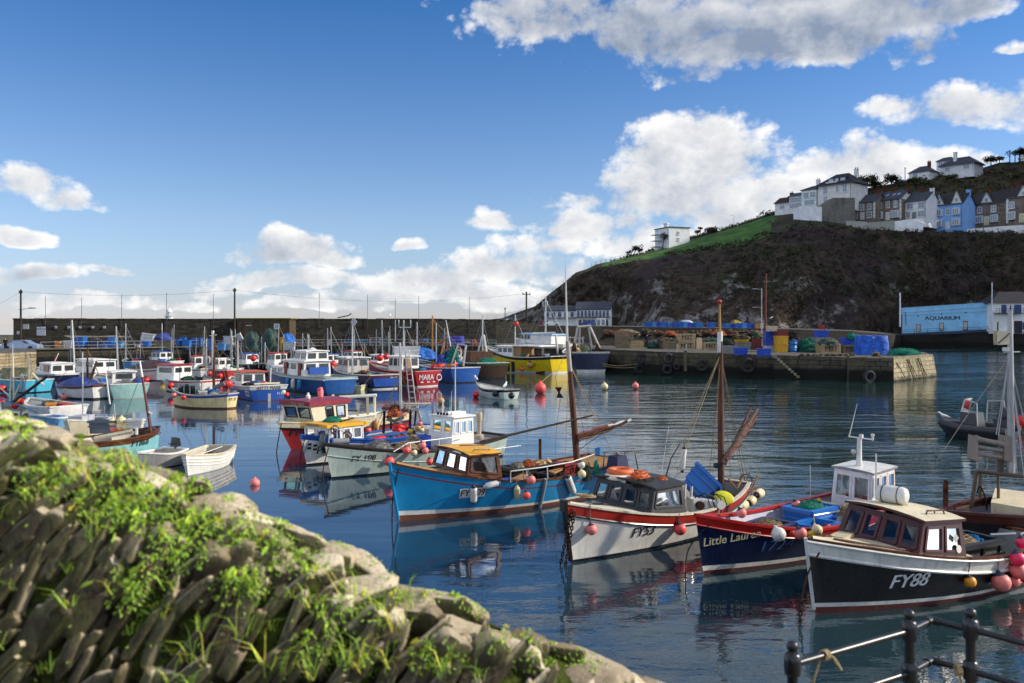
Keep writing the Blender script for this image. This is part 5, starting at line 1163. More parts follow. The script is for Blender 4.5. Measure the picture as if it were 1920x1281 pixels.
 def plate(s,x0,x1,z0,z1,mat,side=1,eps=.012,name='number_board'):
  mb=MB();rows=[]
  for k in range(3):
   z=lerp(z0,z1,k/2);rows.append([V((lerp(x0,x1,j/5),side*(s.side(lerp(x0,x1,j/5),z)+eps),z))for j in range(6)])
  mb.grid(rows,smooth=False);return mb.build(name,mat,s.root)
 def ttext(s,body,h,y,z,mat,bold=.01,wscale=1.0,eps=.03,shear=0.0):
  vs,fs,wd=text2d(body,shear,bold);mb=MB();pts=[]
  for u,v,k in vs:
   zz=z+v*h;yy=y-u*h*wscale;hw=max(.1,s.half(0,zz));pts.append(V((s.X(0,zz)-.09*s.B*.6*(1-min(1,(yy/hw))**2)-eps-.003*k,yy,zz)))
  mb.add(pts,fs);return mb.build('lettering',mat,s.root)
 def cabin(s,name,base,top,wall,wins=None,roof=None,over=.1,rth=.07,frame=None,clear=True,camber=.05,rcol=None,rparts=True):
  """base/top = 4 corners, order: front-port, front-starboard, aft-starboard, aft-port; wins = {face: (v0, v1, [(u0, u1), ...])}, faces front, starboard, aft, port"""
  base=[V(p)for p in base];top=[V(p)for p in top];wins=wins or{};mb=MB();cab=None;panes=[]
  for fi,fn in enumerate(('front','starboard','aft','port')):
   a,b,c,d=base[fi],base[(fi+1)%4],top[(fi+1)%4],top[fi]
   def pt(u,v):return a.lerp(b,u).lerp(d.lerp(c,u),v)
   nrm=(b-a).cross(d-a).normalized()*-1
   nrm=-nrm if nrm.dot(((a+b)/2)-sum(base,V())/4)<0 else nrm
   if fn in wins:
    v0,v1,us=wins[fn];uu=[0]+[q for x in us for q in x]+[1];vv=[0,v0,v1,1]
    for i in range(len(uu)-1):
     for j in range(3):
      if j==1 and i%2==1 and clear:continue
      mb.add([pt(uu[i],vv[j]),pt(uu[i+1],vv[j]),pt(uu[i+1],vv[j+1]),pt(uu[i],vv[j+1])],[(0,1,2,3)])
    for u0,u1 in us:panes.append((pt(u0,v0),pt(u1,v0),pt(u1,v1),pt(u0,v1),nrm))
   else:mb.add([a,b,c,d],[(0,1,2,3)])
  cab=mb.build(name,wall,s.root)
  for a,b,c,d,nrm in panes:
   fb=MB();r_=.022 if clear else .02;ww=.05 if clear else .035
   for p,q in((a,b),(b,c),(c,d),(d,a)):fb.beam(p+nrm*.004,q+nrm*.004,ww,r_*2,up=nrm)
   f=fb.build('window',frame or wall,cab)
   off=nrm*(-.01 if clear else .012)
   MB().add([a+off,b+off,c+off,d+off],[(0,1,2,3)]).build('pane',glass()if clear else darkglass(),f)
  if roof:
   ctr=sum(top,V())/4;rb=MB();lo=[]
   for p in top:
    q=p-ctr;k=V((q.x,q.y,0)).normalized()*over*1.4;lo.append(p+k)
   rows=[]
   for j in range(7):
    f=j/6;a=lo[0].lerp(lo[1],f);b=lo[3].lerp(lo[2],f);cz=camber*(1-(2*f-1)**2);rows.append([a.lerp(b,i/4)+V((0,0,rth+cz))for i in range(5)])
   rb.grid(rows[::-1]);low=[[p-V((0,0,rth))for p in r_]for r_ in rows];rb.grid(low)
   rim_t=[r_[0]for r_ in rows]+rows[-1][1:]+[r_[-1]for r_ in rows[::-1]][1:]+rows[0][::-1][1:-1]
   rim=[p-V((0,0,rth))for p in rim_t];rb.grid([rim+[rim[0]],rim_t+[rim_t[0]]],1,smooth=False)
   s.roofobj=rb.build('roof',[roof,rcol or roof],cab)
  return cab
 def mast(s,a,b,r,mat,n=8,name='mast',cap=None):
  a,b=V(a),V(b);o=MB().tube([a,a.lerp(b,.5),b],[r,r*.9,r*.6],n).build(name,mat,s.root)
  if cap:MB().tube([a.lerp(b,cap[0]),b],[r*.85,r*.62],n).build('mast_top',cap[1],o)
  return o
 def stay(s,a,b,r=.008,mat=None,sag=0.0,name='stay'):
  a,b=V(a),V(b);k=6 if sag else 1
  MB().tube([a.lerp(b,i/k)-V((0,0,sag*4*(i/k)*(1-i/k)))for i in range(k+1)],r,4).build(name,mat or stayrope,s.root)
 def bar(s,name,pts,r,mat,n=6):return MB().tube(pts,r,n).build(name,mat,s.root)
stayrope=rough_mat('rigging_rope','8d8576','5e584d',20,.9);wirer=paint('rigging_wire',(0.2,0.2,0.2),.5)
whitep=paint('boat_white','dcdad2',.35,.45);creamp=paint('boat_cream','ddd0ae',.45,.4);blackp=paint('boat_black',(0.008,0.008,0.009),.28,.12);redp=paint('boat_red','b01c16',.35,.3);navyp=paint('boat_navy','0c1a3e',.3,.2);anti=paint('antifouling_red','5a1f1a',.7,.6);antib=paint('antifouling_brown','6b3a26',.7,.6);bluep=paint('boat_blue','1583b6',.33,.28);palegr=paint('boat_pale_green','aab8ad',.45,.6);turq=paint('boat_turquoise','86c5c9',.4,.5);yellowp=paint('boat_yellow','e3c311',.4,.3);royalp=paint('boat_royal','2350a0',.38,.3);orangep=paint('boat_orange','c0572c',.45,.4)
varn=wood('varnished_wood','6b3f24','4a2816',.35,0);brownp=paint('boat_brown','4a1d16',.35,.25);mastw=wood('mast_wood','6b4430','452a1d',.55,2);greydk=paint('deck_grey','8d8f8c',.6,.5);creamdk=paint('deck_cream','d8c8a2',.6,.45);woodk=wood('deck_planks','b98d58','8c6a40',.6,0);steel=paint('bare_steel',(0.55,0.54,0.5),.35,.35,.5,.5);browns=paint('brown_steel','5e4a3d',.5,.5,.5,.2)
pinkb=paint('buoy_pink','ff5a52',.42,.35);salm=paint('buoy_salmon','f0837a',.45,.4);orb=paint('buoy_orange','f09a1e',.42,.35);yelb=paint('buoy_yellow','e8c33a',.42,.35);whtb=paint('buoy_white','dcd8cc',.42,.4);crmb=paint('buoy_cream','e6d3a0',.45,.4);dkb=paint('buoy_neck',(0.02,0.025,0.05),.5);hotb=paint('buoy_hot_pink','ff2a5c',.4,.3);redb=paint('buoy_red','e02a26',.4,.3);tanb=paint('buoy_tan','c99b62',.6,.4)
BU={}
def buoy(c,r,mat,label,neck=None,up=(0,0,1),line=None,group=None,linemat=None):
 """an inflated buoy: round body running into a ribbed neck with an eye; optional line up to a fixing"""
 key=(mat.name,(neck or dkb).name)
 if key not in BU:
  mb=MB();k=12;prof=[(max(.001,sin(pi*i/16)),-cos(pi*i/16))for i in range(14)]+[(.36,.93),(.24,1.06),(.2,1.2),(.12,1.24),(0,1.25)]
  mb.lathe(prof,18,mis=[0]*12+[1]*6);mb.ring((0,0,1.25),.11,.045,10,5,axis=(0,1,0),mi=1);BU[key]=mb.mesh('buoy',[mat,neck or dkb])
 o=link('buoy',BU[key],None,c);o.scale=(r,)*3;o.rotation_euler=V(up).to_track_quat('Z','Y').to_euler();tag(o,label,'buoy',group)
 if line is not None:
  tag(MB().tube([V(c)+V(up).normalized()*r*1.25,V(line)],.012*max(1,V(c).y/20),5).build('rope',linemat or stayrope),'line holding the '+' '.join(label.split()[:12]),'rope')
 return o
FE={}
def fender(a,b,r,mat,label,tip=None,line=None):
 a,b=V(a),V(b);L=(b-a).length;mb=MB();n=6;prof=[(.03,0),(.05,.02)]+[(r*sin(pi/2*i/n)*.98+.02,.05+r*(1-cos(pi/2*i/n)))for i in range(1,n+1)]+[(r*cos(pi/2*i/n)*.98+.02,L-.05-r*(1-sin(pi/2*i/n)))for i in range(0,n)]+[(.05,L-.02),(.03,L)]
 k=len(prof)-1;mb.lathe(prof,14,a,b-a,mis=[1 if i<4 or(i>k-5)else 0 for i in range(k)]);o=mb.build('fender',[mat,tip or mat]);tag(o,label,'fender')
 if line is not None:tag(MB().tube([b,V(line)],.012,5).build('rope',stayrope),'line holding the '+' '.join(label.split()[:12]),'rope')
 return o
def on(boat,x,y,z):return boat.w(x,y,z)
def tub(boat,x,y,z,w,d,h,mat,label,rz=0.0,cat='tub',tilt=None):
 o=bin_mb(w,d,h).build('fish_tub',mat,None,boat.w(x,y,z),boat.ang+rz)
 if tilt:o.rotation_euler=(tilt[0],tilt[1],boat.ang+rz)
 return tag(o,label,cat)
def heap(boat,x,y,z,w,d,h,mats,label,seed=0,strands=40,r=.009,name='net_heap',cat='fishing net',rough=.5):
 mb=heap_mb(w,d,h*.9,seed,rough=rough);rr=random.Random(seed)
 for i in range(strands):
  a=rr.uniform(0,6.28);f=rr.uniform(.05,.9);pts=[];turn=rr.uniform(.25,.7)*rr.choice((-1,1))
  for k in range(9):
   a+=turn+rr.uniform(-.2,.2);f=min(.97,max(.03,f+rr.uniform(-.13,.13)));q=sqrt(1-f**2.2)*1.04;pts.append(V((cos(a)*w/2*q*(1+rr.uniform(-.1,.12)),sin(a)*d/2*q*(1+rr.uniform(-.1,.12)),h*f*(1+rr.uniform(-.03,.16)))))
  mb.tube(pts,r,4,1,cap=False)
 return tag(mb.build(name,mats,None,boat.w(x,y,z),boat.ang),label,cat)
def coil(c,R1,mat,label,n=5,r=.014,seed=0,flat=True):
 mb=MB();rr=random.Random(seed);pts=[]
 for i in range(n*14):a=2*pi*i/14;q=R1*(1+.22*sin(i*.37+seed)+rr.uniform(-.06,.06));pts.append(V(c)+V((cos(a)*q,sin(a)*q,r+.05*abs(sin(i*.21))+i*.0006)))
 mb.tube(pts,r,5);return tag(mb.build('rope_coil',mat),label,'rope')
def rope(pts,r,mat,label,name='mooring_rope',sub=6,cat='rope'):
 P_=[V(p)for p in pts];out=[]
 if len(P_)>2:
  for i in range(len(P_)-1):
   a,b,c,d=P_[max(0,i-1)],P_[i],P_[i+1],P_[min(len(P_)-1,i+2)]
   for k in range(sub):
    t=k/sub;out.append(.5*((2*b)+(c-a)*t+(2*a-5*b+4*c-d)*t*t+(3*b-a-3*c+d)*t**3))
  out.append(P_[-1])
 else:out=P_
 return tag(MB().tube(out,r,6).build(name,mat),label,cat)
def chain(a,b,label,mat=None,link_=.11,r=.016,cat='chain'):
 a,b=V(a),V(b);n=int((b-a).length/(link_*.72));mb=MB();d=(b-a).normalized();x,y,z=frame_axis(d)
 for i in range(n):
  c=a.lerp(b,(i+.5)/n);s1=x if i%2 else y;mb.tube([c+d*(cos(t)*link_*.5)+s1*(sin(t)*link_*.27)for t in[2*pi*k/8 for k in range(8)]],r,5,closed=True)
 return tag(mb.build('mooring_chain',mat or rusty),label,cat)
def gull(c,rz,label,s=1.0,fly=False):
 wm=paint('gull_white',(.8,.8,.78),.7,.05,.2,bump=0);gm=paint('gull_grey',(.35,.38,.42),.7,.05,.2,bump=0);bk=paint('gull_beak',(.7,.45,.05),.5)
 mb=MB();st=[(-.34,.004,.14),(-.30,.018,.15),(-.2,.05,.17),(-.08,.085,.2),(.04,.09,.23),(.12,.065,.29),(.17,.05,.36),(.22,.048,.39),(.27,.03,.385),(.30,.012,.375)]
 mb.grid([[V((x,rr*cos(2*pi*j/10),z+rr*1.1*sin(2*pi*j/10)))for j in range(11)]for x,rr,z in st],0)
 mb.lathe([(.016,0),(.012,.05),(.001,.085)],6,(.29,0,.375),axis=(1,0,-.15),mi=2)
 for sd in(-1,1):
  if fly:mb.add([V((.1,sd*.06,.26)),V((.16,sd*.35,.5)),V((.0,sd*.75,.62)),V((-.14,sd*.4,.46)),V((-.1,sd*.06,.25))],[(0,1,2,3,4)],0)
  else:
   mb.grid([[V((x,sd*(k+.012),z))for x,k,z in row]for row in(((.08,.075,.26),(-.1,.085,.235),(-.34,.02,.16)),((.06,.09,.2),(-.1,.09,.17),(-.3,.03,.13)))],1)
   mb.tube([(.0,sd*.035,.16),(.01,sd*.035,0),(.05,sd*.04,0)],.008,5,2)
 o=mb.build('gull',[wm,gm,bk],None,c,rz);o.scale=(s,)*3;return tag(o,label,'bird')
LET=paint('black_lettering',(0.012,0.012,0.016),.5,.1);WLET=paint('white_lettering',(0.75,0.75,0.73),.5,.25)
def front_row():
 b=Boat('black hulled boat FY88',(1527,1152),near=(1880,1110,.95),L=6.6,B=2.3,hb=1.44,hm=.76,hs=.8,rake=.22,bt=.8,stm=.3,sx=1.5);R_=b.root
 b.root['label']='black hulled fishing boat with white top band and brown framed cuddy, lettered FY88'
 b.hull([('w',-.35),('w',.05,.09),('w',.12,.10),('s',-.30),('s',0)],[anti,whitep,blackp,whitep],26)
 b.cap(varn,.10,.04);b.rail(whitep,-.28,.035);b.rail(whitep,-.03,.03,name='moulding')
 b.deck(creamdk,.47,.985,-.02,.10,'foredeck');b.lining(greydk,.12,.02,.5)
 xf,z0=4.72,.93
 b.cabin('cuddy',[(4.72,.86,1.02),(4.98,-.86,1.10),(3.35,-.95,.84),(3.35,.95,.84)],[(4.42,.76,1.64),(4.70,-.76,1.78),(3.30,-.80,1.62),(3.30,.80,1.56)],brownp,{'front':(.22,.86,[(.05,.23),(.285,.46),(.54,.715),(.77,.95)]),'port':(.2,.84,[(.10,.45),(.53,.9)]),'starboard':(.2,.84,[(.58,.92)])},creamp,.06,.05,brownp,camber=.07,rcol=brownp)
 for sd in(-1,1):
  g=MB();zz=1.70+.02*sd;g.tube([(4.05,sd*.55,zz),(4.02,sd*.55,zz+.07),(3.55,sd*.58,zz+.04),(3.52,sd*.58,zz-.04)],.018,6);g.tube([(3.8,sd*.56,zz),(3.8,sd*.56,zz+.055)],.014,5);g.build('grab_rail',varn,R_)
 m=MB();m.box((5.55,-.25,b.sh_at(5.5)+.09),(.5,.3,.07),.3);m.build('hatch',paint('old_board',(.5,.42,.25),.7,.6),R_)
 for sd in(1,-1):
  pts=[V((x,sd*(b.side(x,b.sh_at(x))-.22),b.sh_at(x)+.055))for x in(6.2,5.6,5.0,4.4,3.8)];b.bar('toe_rail',pts,.022,brownp)
 x,z,_=b.onside(1706,1088);b.text('FY88',.27,x,z,WLET,1,.22,.02,-.02,1.0)
 pd_=MB();pd_.add([V((3.62,.90,1.36)),V((3.71,.89,1.27)),V((3.62,.895,1.18)),V((3.53,.90,1.27))],[(0,1,2,3)]);pd_.build('window_sticker',whtb,R_)
 MB().lathe([(0,0),(.08,0),(.08,.004),(0,.005)],14,(3.58,.93,1.06),axis=(0,1,.15)).build('window_sticker',whtb,R_)
 b.bar('aerial',[(3.9,-.72,1.75),(3.9,-.72,2.75)],.018,whitep);b.bar('stem_post',[(b.X(1,.1),0,.1),(b.X(1,.7)+.01,0,.7),(b.X(1,1.44)+.02,0,1.48)],.035,whitep)
 c=b.w(3.95,-.30,1.96);ax=(b.mw.to_3x3()@V((-.25,1,0))).normalized();r=thing('liferaft_canister','white drum shaped liferaft strapped on the roof of the FY88 boat','liferaft',c);r.scale=(.8,.8,.8)
 mb=MB();mb.lathe([(.0,-.40),(.13,-.395),(.2,-.36),(.225,-.28),(.225,-.02),(.235,-.02),(.235,.02),(.225,.02),(.225,.28),(.2,.36),(.13,.395),(0,.40)],18,axis=ax);mb.build('canister',whitep,r)
 for k in(-.2,.2):MB().ring(ax*k,.235,.012,18,5,axis=ax).build('strap',blackp,r)
 for k in(-.2,.2):MB().beam(ax*k+V((-.2,0,-.24)),ax*k+V((.2,0,-.24)),.05,.05).build('cradle',whitep,r)
 tub(b,2.55,.38,.42,1.25,.85,.62,plas['black'],'near black plastic tub with grey net and blue rope, behind the brown cuddy',-.05);tub(b,2.75,-.62,.48,1.35,.8,.72,plas['black'],'far black plastic tub heaped with green grey net, behind the brown cuddy',.02)
 heap(b,2.7,.40,.80,.9,.6,.3,[grey_r,trope],'grey tangled net lying in the near black tub',101);heap(b,2.3,.40,.80,.5,.5,.26,[brope,brope],'bright blue rope coiled in the near black tub',102);heap(b,2.45,-.62,.98,.9,.65,.4,[net_mat('sage','5f7068','8b958a'),gdark],'green grey net mounded in the far black tub',103,60)
 heap(b,3.0,-.6,.98,.6,.5,.28,[net_mat('pale_green','7fa095','a9b8ad'),grey_r],'pale green net at the left of the far black tub',104)
 b.bar('lifting_bar',[(2.0,.6,1.08),(1.6,.9,1.12)],.03,steel);b.bar('stern_rail',[(1.45,.92,.72),(1.45,.92,1.1),(1.0,.95,1.18),(.6,.98,1.14),(.35,.98,.8)],.022,steel)
 def gun(px,py,y0):return b.loc(px,py,y0)
 for(px,py,r_,mt,lab,up)in((1819,1091,.115,orb,'orange buoy with dark neck hanging on the side of the black FY88 boat',.3),(1877,1092,.185,salm,'large salmon pink buoy hanging beside the orange one on the FY88 boat',.25),(1900,1090,.13,salm,'small pink buoy half hidden behind the large salmon buoy',.2),(1909,1070,.165,salm,'faded pink buoy right of the large salmon buoy on the FY88 boat',.2),(1908,1048,.15,hotb,'vivid pink buoy above the faded pink one at the stern of the FY88 boat',.2),(1917,1018,.13,hotb,'vivid pink buoy highest at the stern of the FY88 boat',.2),(1921,1079,.15,hotb,'vivid pink buoy at the right edge of the photo by the FY88 boat',.1)):
  x,z,y=b.onside(px,py,r_*.95);u=b.mw.to_3x3()@V((0,-.3,1))
  xs=x+.04;buoy(b.w(x,y,z),r_,mt,lab,up=u,line=b.w(xs,b.side(xs,b.sh_at(xs))+.03,b.sh_at(xs)+.06)if z<b.sh_at(x)else None)
 pb=b.w(b.X(1,.75),.12,.72)
 a0=W(1497,1135);rope([b.w(6.75,.25,1.25),W(1510,1010,.9)*0+P(1513,1080,16.0),P(1502,1130,15.85)],.018,rusty,'rusty mooring line dropping from the bow of the FY88 boat');chain(P(1502,1128,15.85),P(1499,1172,15.75)+V((0,0,-.1)),'mooring chain hanging into the water left of the FY88 boat')
 B88=b
 b=Boat('brown workboat',(1775,1050),stern=(2120,1000),B=2.6,hb=1.15,hm=.98,hs=1.0,rake=.3,bt=.85);b.root['label']='brown edged workboat with steel gantry and tall mast beyond the FY88 boat'
 b.hull([('w',-.35),('w',.12),('s',-.2),('s',0)],[anti,blackp,brownp],18);b.cap(brownp,.12,.05);b.deck(paint('dark_deck','3a2d27',.6,.5),.0,.985,-.14,.04)
 D=21.6
 def Q_(px,py,d=D):return b.inv@P(px,py,d)
 for pts,nm,r_ in(([(1821,954,21.0),(1831,886,21.0),(1836,884,21.0),(1880,889,20.4),(1925,894,20.0)],'gantry_frame',.05),([(1838,957,22),(1838,888,22),(1836,884,21)],'gantry_post',.045),([(1872,958,21.4),(1872,889,20.6)],'gantry_post',.035),([(1872,950,21.4),(1925,957,21.0)],'gantry_rail',.025)):
  b.bar(nm,[Q_(*p)for p in pts],r_,browns,6)
 m=MB();m.lathe([(.07,0),(.07,.9),(.1,.9),(.1,1.0),(.0,1.0)],10);
 rt=MB().tube([Q_(1773,975,20.5),Q_(1773,906,20.5),Q_(1775,901,20.5)],[.06,.058,.05],10).build('exhaust_pipe',rough_mat('rust_pipe','6b3a1e','2d1a12',4,.9),b.root)
 hp=[Q_(px,py,d)for px,py,d in((1858,978,20.6),(1960,990,19.6),(1960,958,21.6),(1866,952,22.4))];MB().hexa([V((p.x,p.y,.85))for p in hp],[V((p.x,p.y,1.2))for p in hp]).build('hatch_cover',creamdk,b.root)
 hb_=thing('net_hauler','weathered grey net hauler with twin rollers on the gantry at right','net hauler',P(1874,888,20.5));k=20.5/F
 def hq(px,py,dy=0):return V(((px-1874)*k,dy,(888-py)*k))
 hs_=paint('hauler_grey','8f8276',.5,.7,.5,.2);MB().tube([hq(1876,892),hq(1876,862)],.07,8).build('post',browns,hb_)
 for(x0,y0,x1,y1,rr)in((1824,822,1876,832,.075),(1822,836,1874,844,.06),(1826,849,1880,858,.07)):
  a,c=hq(x0,y0,-.1),hq(x1,y1,-.1);MB().tube([a.lerp(c,q)for q in(0,.06,.1,.3,.5,.7,.9,.94,1)],[rr*1.3,rr*1.3,rr,rr*.85,rr*.8,rr*.85,rr,rr*1.3,rr*1.3],12).build('roller',hs_,hb_)
 for x0,w_ in((1822,4),(1881,8)):
  MB().hexa([hq(x0-w_,860,-.22),hq(x0+w_,864,-.22),hq(x0+w_,864,.12),hq(x0-w_,860,.12)],[hq(x0-w_*.6,815,-.18),hq(x0+w_,818,-.18),hq(x0+w_,818,.1),hq(x0-w_*.6,815,.1)]).build('cheek_plate',hs_,hb_)
 b.mast(Q_(1896,893,20.4),Q_(1894,583,20.4),.085,galv,10)
 fl=thing('radar_reflector','cream box kite radar reflector near the top of the steel mast at right','radar reflector',P(1882,634,20.35));k=20.35/F
 fm=MB();
 for s_ in(0,1):
  o=V((0,.16*s_,0));fm.add([V((-13*k,0,13*k))+o,V((11*k,0,12*k))+o,V((11*k,0,-12*k))+o,V((-12*k,0,-13*k))+o],[(0,1,2,3)])
 fm.add([V((-13*k,0,13*k)),V((11*k,.16,-12*k)),V((11*k,0,-12*k)),V((-13*k,.16,13*k))],[(0,1,2,3)]);fm.build('panel',creamp,fl);MB().beam(V((-11*k,-.02,-10*k)),V((10*k,-.02,9*k)),.02,.02).build('brace',browns,fl)
 m=MB();p1=P(1886,655,20.3);m.box((0,0,0),(.12,.1,.09));tag(m.build('mast_lamp',whitep,None,p1),'small white lamp on the crosstree of the steel mast at right','lamp')
 b.bar('crosstree',[Q_(1882,661,20.4),Q_(1912,660,20.4)],.02,steel)
 for q in((1868,815,20.4,.016),(1872,818,20.3,.013),(1905,880,20.2,.016),(1916,840,20.3,.02),(1930,830,20.6,.02),(1921,900,20.0,.013),(1908,900,20.3,.012)):b.stay(Q_(1892,668,20.4),Q_(*q[:3]),q[3],galv)
 rope([P(1888,675,20.3),P(1820,770,19.6),P(1778,832,19.0),P(1740,890,18.8)],.008,stayrope,'thin line running down from the steel mast to the left')
 rope([P(1832,925,21),P(1838,912,21),P(1848,935,21.1),P(1850,955,21.2)],.02,bnet,'black hose looped on the gantry post')
 b=Boat('navy and red open boat',(1318,1077),near=(1517,1054,.9),L=6.6,B=2.35,hb=1.33,hm=.71,hs=.82,rake=.28,bt=.78);R_=b.root
 b.root['label']='navy open boat with red top band and white wheelhouse, lettered Little Lauren'
 b.hull([('w',-.35),('w',.05,.03),('w',.12,.07),('s',-.2),('s',0)],[anti,whitep,navyp,redp],26)
 b.cap(redp,.12,.05);b.rail(redp,-.2,.02);b.lining(paint('pale_lilac_grey','b3b1bd',.6,.4),.18,.02,.97)
 x,z,_=b.onside(1373,1008);b.text('Little Lauren',.19,x,z,paint('cream_gold_lettering','d9cfa5',.5,.25),1,0,.008,-.12,.88);x,z,_=b.onside(1459,1021);b.text('1724',.24,x,z,paint('faded_blue_lettering','33588a',.6,.7),1,.1,.0,-.03,1.3)
 lo=[(1.05,.66,.2),(.75,-.66,.2),(-.1,-.66,.2),(-.1,.66,.2)]
 b.cabin('wheelhouse',[(.62,.62,.2),(.55,-.62,.2),(-.62,-.62,.2),(-.62,.62,.2)],[(.50,.58,1.60),(.36,-.58,1.62),(-.62,-.58,1.66),(-.62,.58,1.66)],paint('wheelhouse_white','e2dcda',.45,.2),{'front':(.5,.92,[(.08,.46),(.54,.92)]),'port':(.48,.93,[(.06,.34),(.4,.66),(.72,.96)]),'starboard':(.5,.92,[(.1,.45),(.52,.9)])},whitep,.06,.05,None,camber=.03,rcol=greydk)
 zt=1.70;m=MB();m.tube([(.05,-.05,zt),(.05,-.05,zt+.12),(.03,-.05,zt+.75)],[.10,.075,.06],8);m.build('radar_post',whitep,R_)
 b.bar('crosstree',[(.05,-.36,zt+.76),(.03,.34,zt+.74)],.02,whitep);b.bar('whip_aerial',[(.03,-.34,zt+.78),(-.12,-.20,zt+1.65)],[.018,.008],whitep);MB().box((.03,.0,zt+.80),(.07,.09,.1)).build('mast_light',whitep,R_);MB().lathe([(.03,0),(.03,.08),(.05,.08),(.05,.13),(0,.14)],8,(.03,.32,zt+.76)).build('mast_light',whitep,R_)
 MB().lathe([(0,-.05),(.06,-.05),(.07,.03),(0,.05)],12,(.16,-.14,zt+.38),axis=(1,0,0)).build('horn',steel,R_)
 m=MB();m.box((1.1,-.55,.72),(.7,.7,.06));m.box((1.1,-.2,.5),(.7,.03,.4));m.build('net_table',creamp,R_)
 tub(b,1.75,-.42,.25,1.15,.8,.55,plas['blue'],'blue tub with tangled green net beside the white wheelhouse',-.02);heap(b,1.75,-.42,.68,.85,.58,.24,[net_mat('sage','5f7068','8b958a'),grnrope],'tangled green and white net in the blue tub by the wheelhouse',111,60)
 tub(b,4.25,.05,.30,1.0,.8,.50,plas['navy'],'dark blue tub full of grey net in the bow of the navy boat',.1);heap(b,4.25,.05,.66,.75,.6,.22,[grey_r,trope],'grey net in the dark blue tub at the bow of the navy boat',112,60)
 tub(b,2.7,.35,.2,.9,.7,.45,plas['blue'],'low blue tub amidships in the navy boat',.05)
 b.bar('hauling_rail',[(3.75,.95,.78),(3.75,.93,1.06),(2.6,.96,1.02),(1.2,.9,1.0),(.5,.66,1.12)],.022,steel);b.bar('rail_post',[(2.6,.96,.7),(2.6,.96,1.02)],.02,steel)
 heap(b,2.35,.97,.92,.75,.2,.22,[grey_r,trope],'line of corks and hooks on the hauling rail',113,46,.008,'line_tackle','tackle');
 for px,py,y0,r_,mt,lab in((1385,1000,.35,.125,pinkb,'coral buoy lying in the bow of the navy boat'),(1379,965,-.45,0,0,''),(1493,946,-.75,.12,salm,'pink buoy lying at the left of the blue net tub'),(1533,940,-.7,.105,orb,'orange buoy lying on the net in the blue tub'),(1390,962,-.70,.125,salm,'orange pink buoy hanging on the far gunwale of the navy boat'),(1460,1002,1.25,.155,whtb,'white buoy hanging on the near side of the navy boat'),(1501,1000,1.26,.14,salm,'pale pink buoy hanging right of the white one on the navy boat'),(1532,994,1.2,.125,crmb,'cream buoy hanging nearest the bow of the black FY88 boat'),(1520,1001,1.1,.11,yelb,'yellow buoy tucked behind the cream one on the navy boat'),(1550,992,.95,.125,pinkb,'coral buoy between the navy boat and the brown cuddy'),(1483,997,.9,.08,pinkb,'small coral buoy half behind the pale pink one'),(1275,992,0,0,0,'')):
  if not r_:continue
  x,z=b.loc(px,py,y0);buoy(b.w(x,y0,z),r_,mt,lab,neck=mt if mt in(whtb,crmb)else None,up=b.mw.to_3x3()@V((.2,-.4,1)))
 b.bar('staff',[b.inv@P(1520,935,22.4),b.inv@P(1519,872,22.4)],.012,steel);b.stay(b.inv@P(1519,912,22.4),b.inv@P(1502,935,22.2),.008)
 rope([b.w(6.7,.3,1.2),P(1291,1030,18.6),P(1285,1095,18.3)],.016,bnet,'dark mooring line at the bow of the navy boat')
 BLL=b
 b=Boat('white boat FY53',(1072,1055),near=(1240,1033,.95),L=7.5,B=2.4,hb=1.40,hm=.70,hs=.86,rake=.26,bt=.45);R_=b.root
 b.root['label']='white hulled boat with red top band, black cuddy and brown mast, lettered FY53'
 b.hull([('w',-.35),('w',.06),('s',-.27),('s',-.23),('s',0)],[blackp,whitep,blackp,paint('fy53_red','a8281c',.45,.55)],26)
 b.cap(paint('worn_white_rail','cfc6ae',.6,.8),.09,.035);b.rail(blackp,-.26,.028);b.deck(paint('worn_deck','c9c0a8',.7,.8),.52,.985,-.02,.08,'foredeck');b.lining(greydk,.15,.02,.54)
 b.bar('stem_post',[(b.X(1,.1)+.01,0,.05),(b.X(1,.7)+.03,0,.7),(b.X(1,1.4)+.03,0,1.46)],.06,blackp,6)
 MB().box((b.X(1,1.4)+.02,0,1.36),(.12,.13,.26)).build('stem_head',blackp,R_)
 b.cabin('cuddy',[(5.50,.84,.92),(5.72,-.84,1.06),(4.02,-.92,.78),(4.02,.92,.74)],[(5.22,.76,1.46),(5.50,-.76,1.62),(4.02,-.80,1.50),(4.02,.80,1.42)],paint('cuddy_black',(.018,.018,.02),.5,.4),{'front':(.2,.82,[(.06,.24),(.29,.47),(.54,.73),(.78,.95)]),'port':(.24,.86,[(.10,.92)]),'starboard':(.24,.86,[(.1,.5),(.55,.92)])},paint('cuddy_black',(.018,.018,.02),.5,.4),.06,.05,None,camber=.08)
 x,z,_=b.onside(1206,996);b.text('FY53',.24,x,z,LET,1,.2,.022,-.02,.95)
 rt=1.60
 def roofpt(px,py,z):x,y=b.locz(px,py,z);return x,y
 rg=paint('lifebuoy_orange','d9682e',.5,.45)
 x,y=roofpt(1163,884,1.74);o=MB();o.ring((0,0,0),.27,.085,24,10);tag(o.build('lifebuoy',rg,None,b.w(x,y,1.74)),'orange lifebuoy ring lying on the black cuddy roof','lifebuoy')
 x,y=roofpt(1160,893,1.64);o=MB();o.ring((0,0,0),.29,.07,24,10);tag(o.build('lifebuoy',paint('lifebuoy_white','e3d5c0',.5,.5),None,b.w(x,y,1.64)),'white lifebuoy ring under the orange one on the black cuddy roof','lifebuoy')
 x,y=roofpt(1200,893,1.68);heap(b,x,y,1.56,.62,.42,.24,[orope,rg],'orange rope and net bundle on the black cuddy roof',121,60);x,y=roofpt(1208,902,1.58);heap(b,x,y,1.5,.8,.35,.16,[gdark,bnet],'dark green net on the edge of the black cuddy roof',122,60)
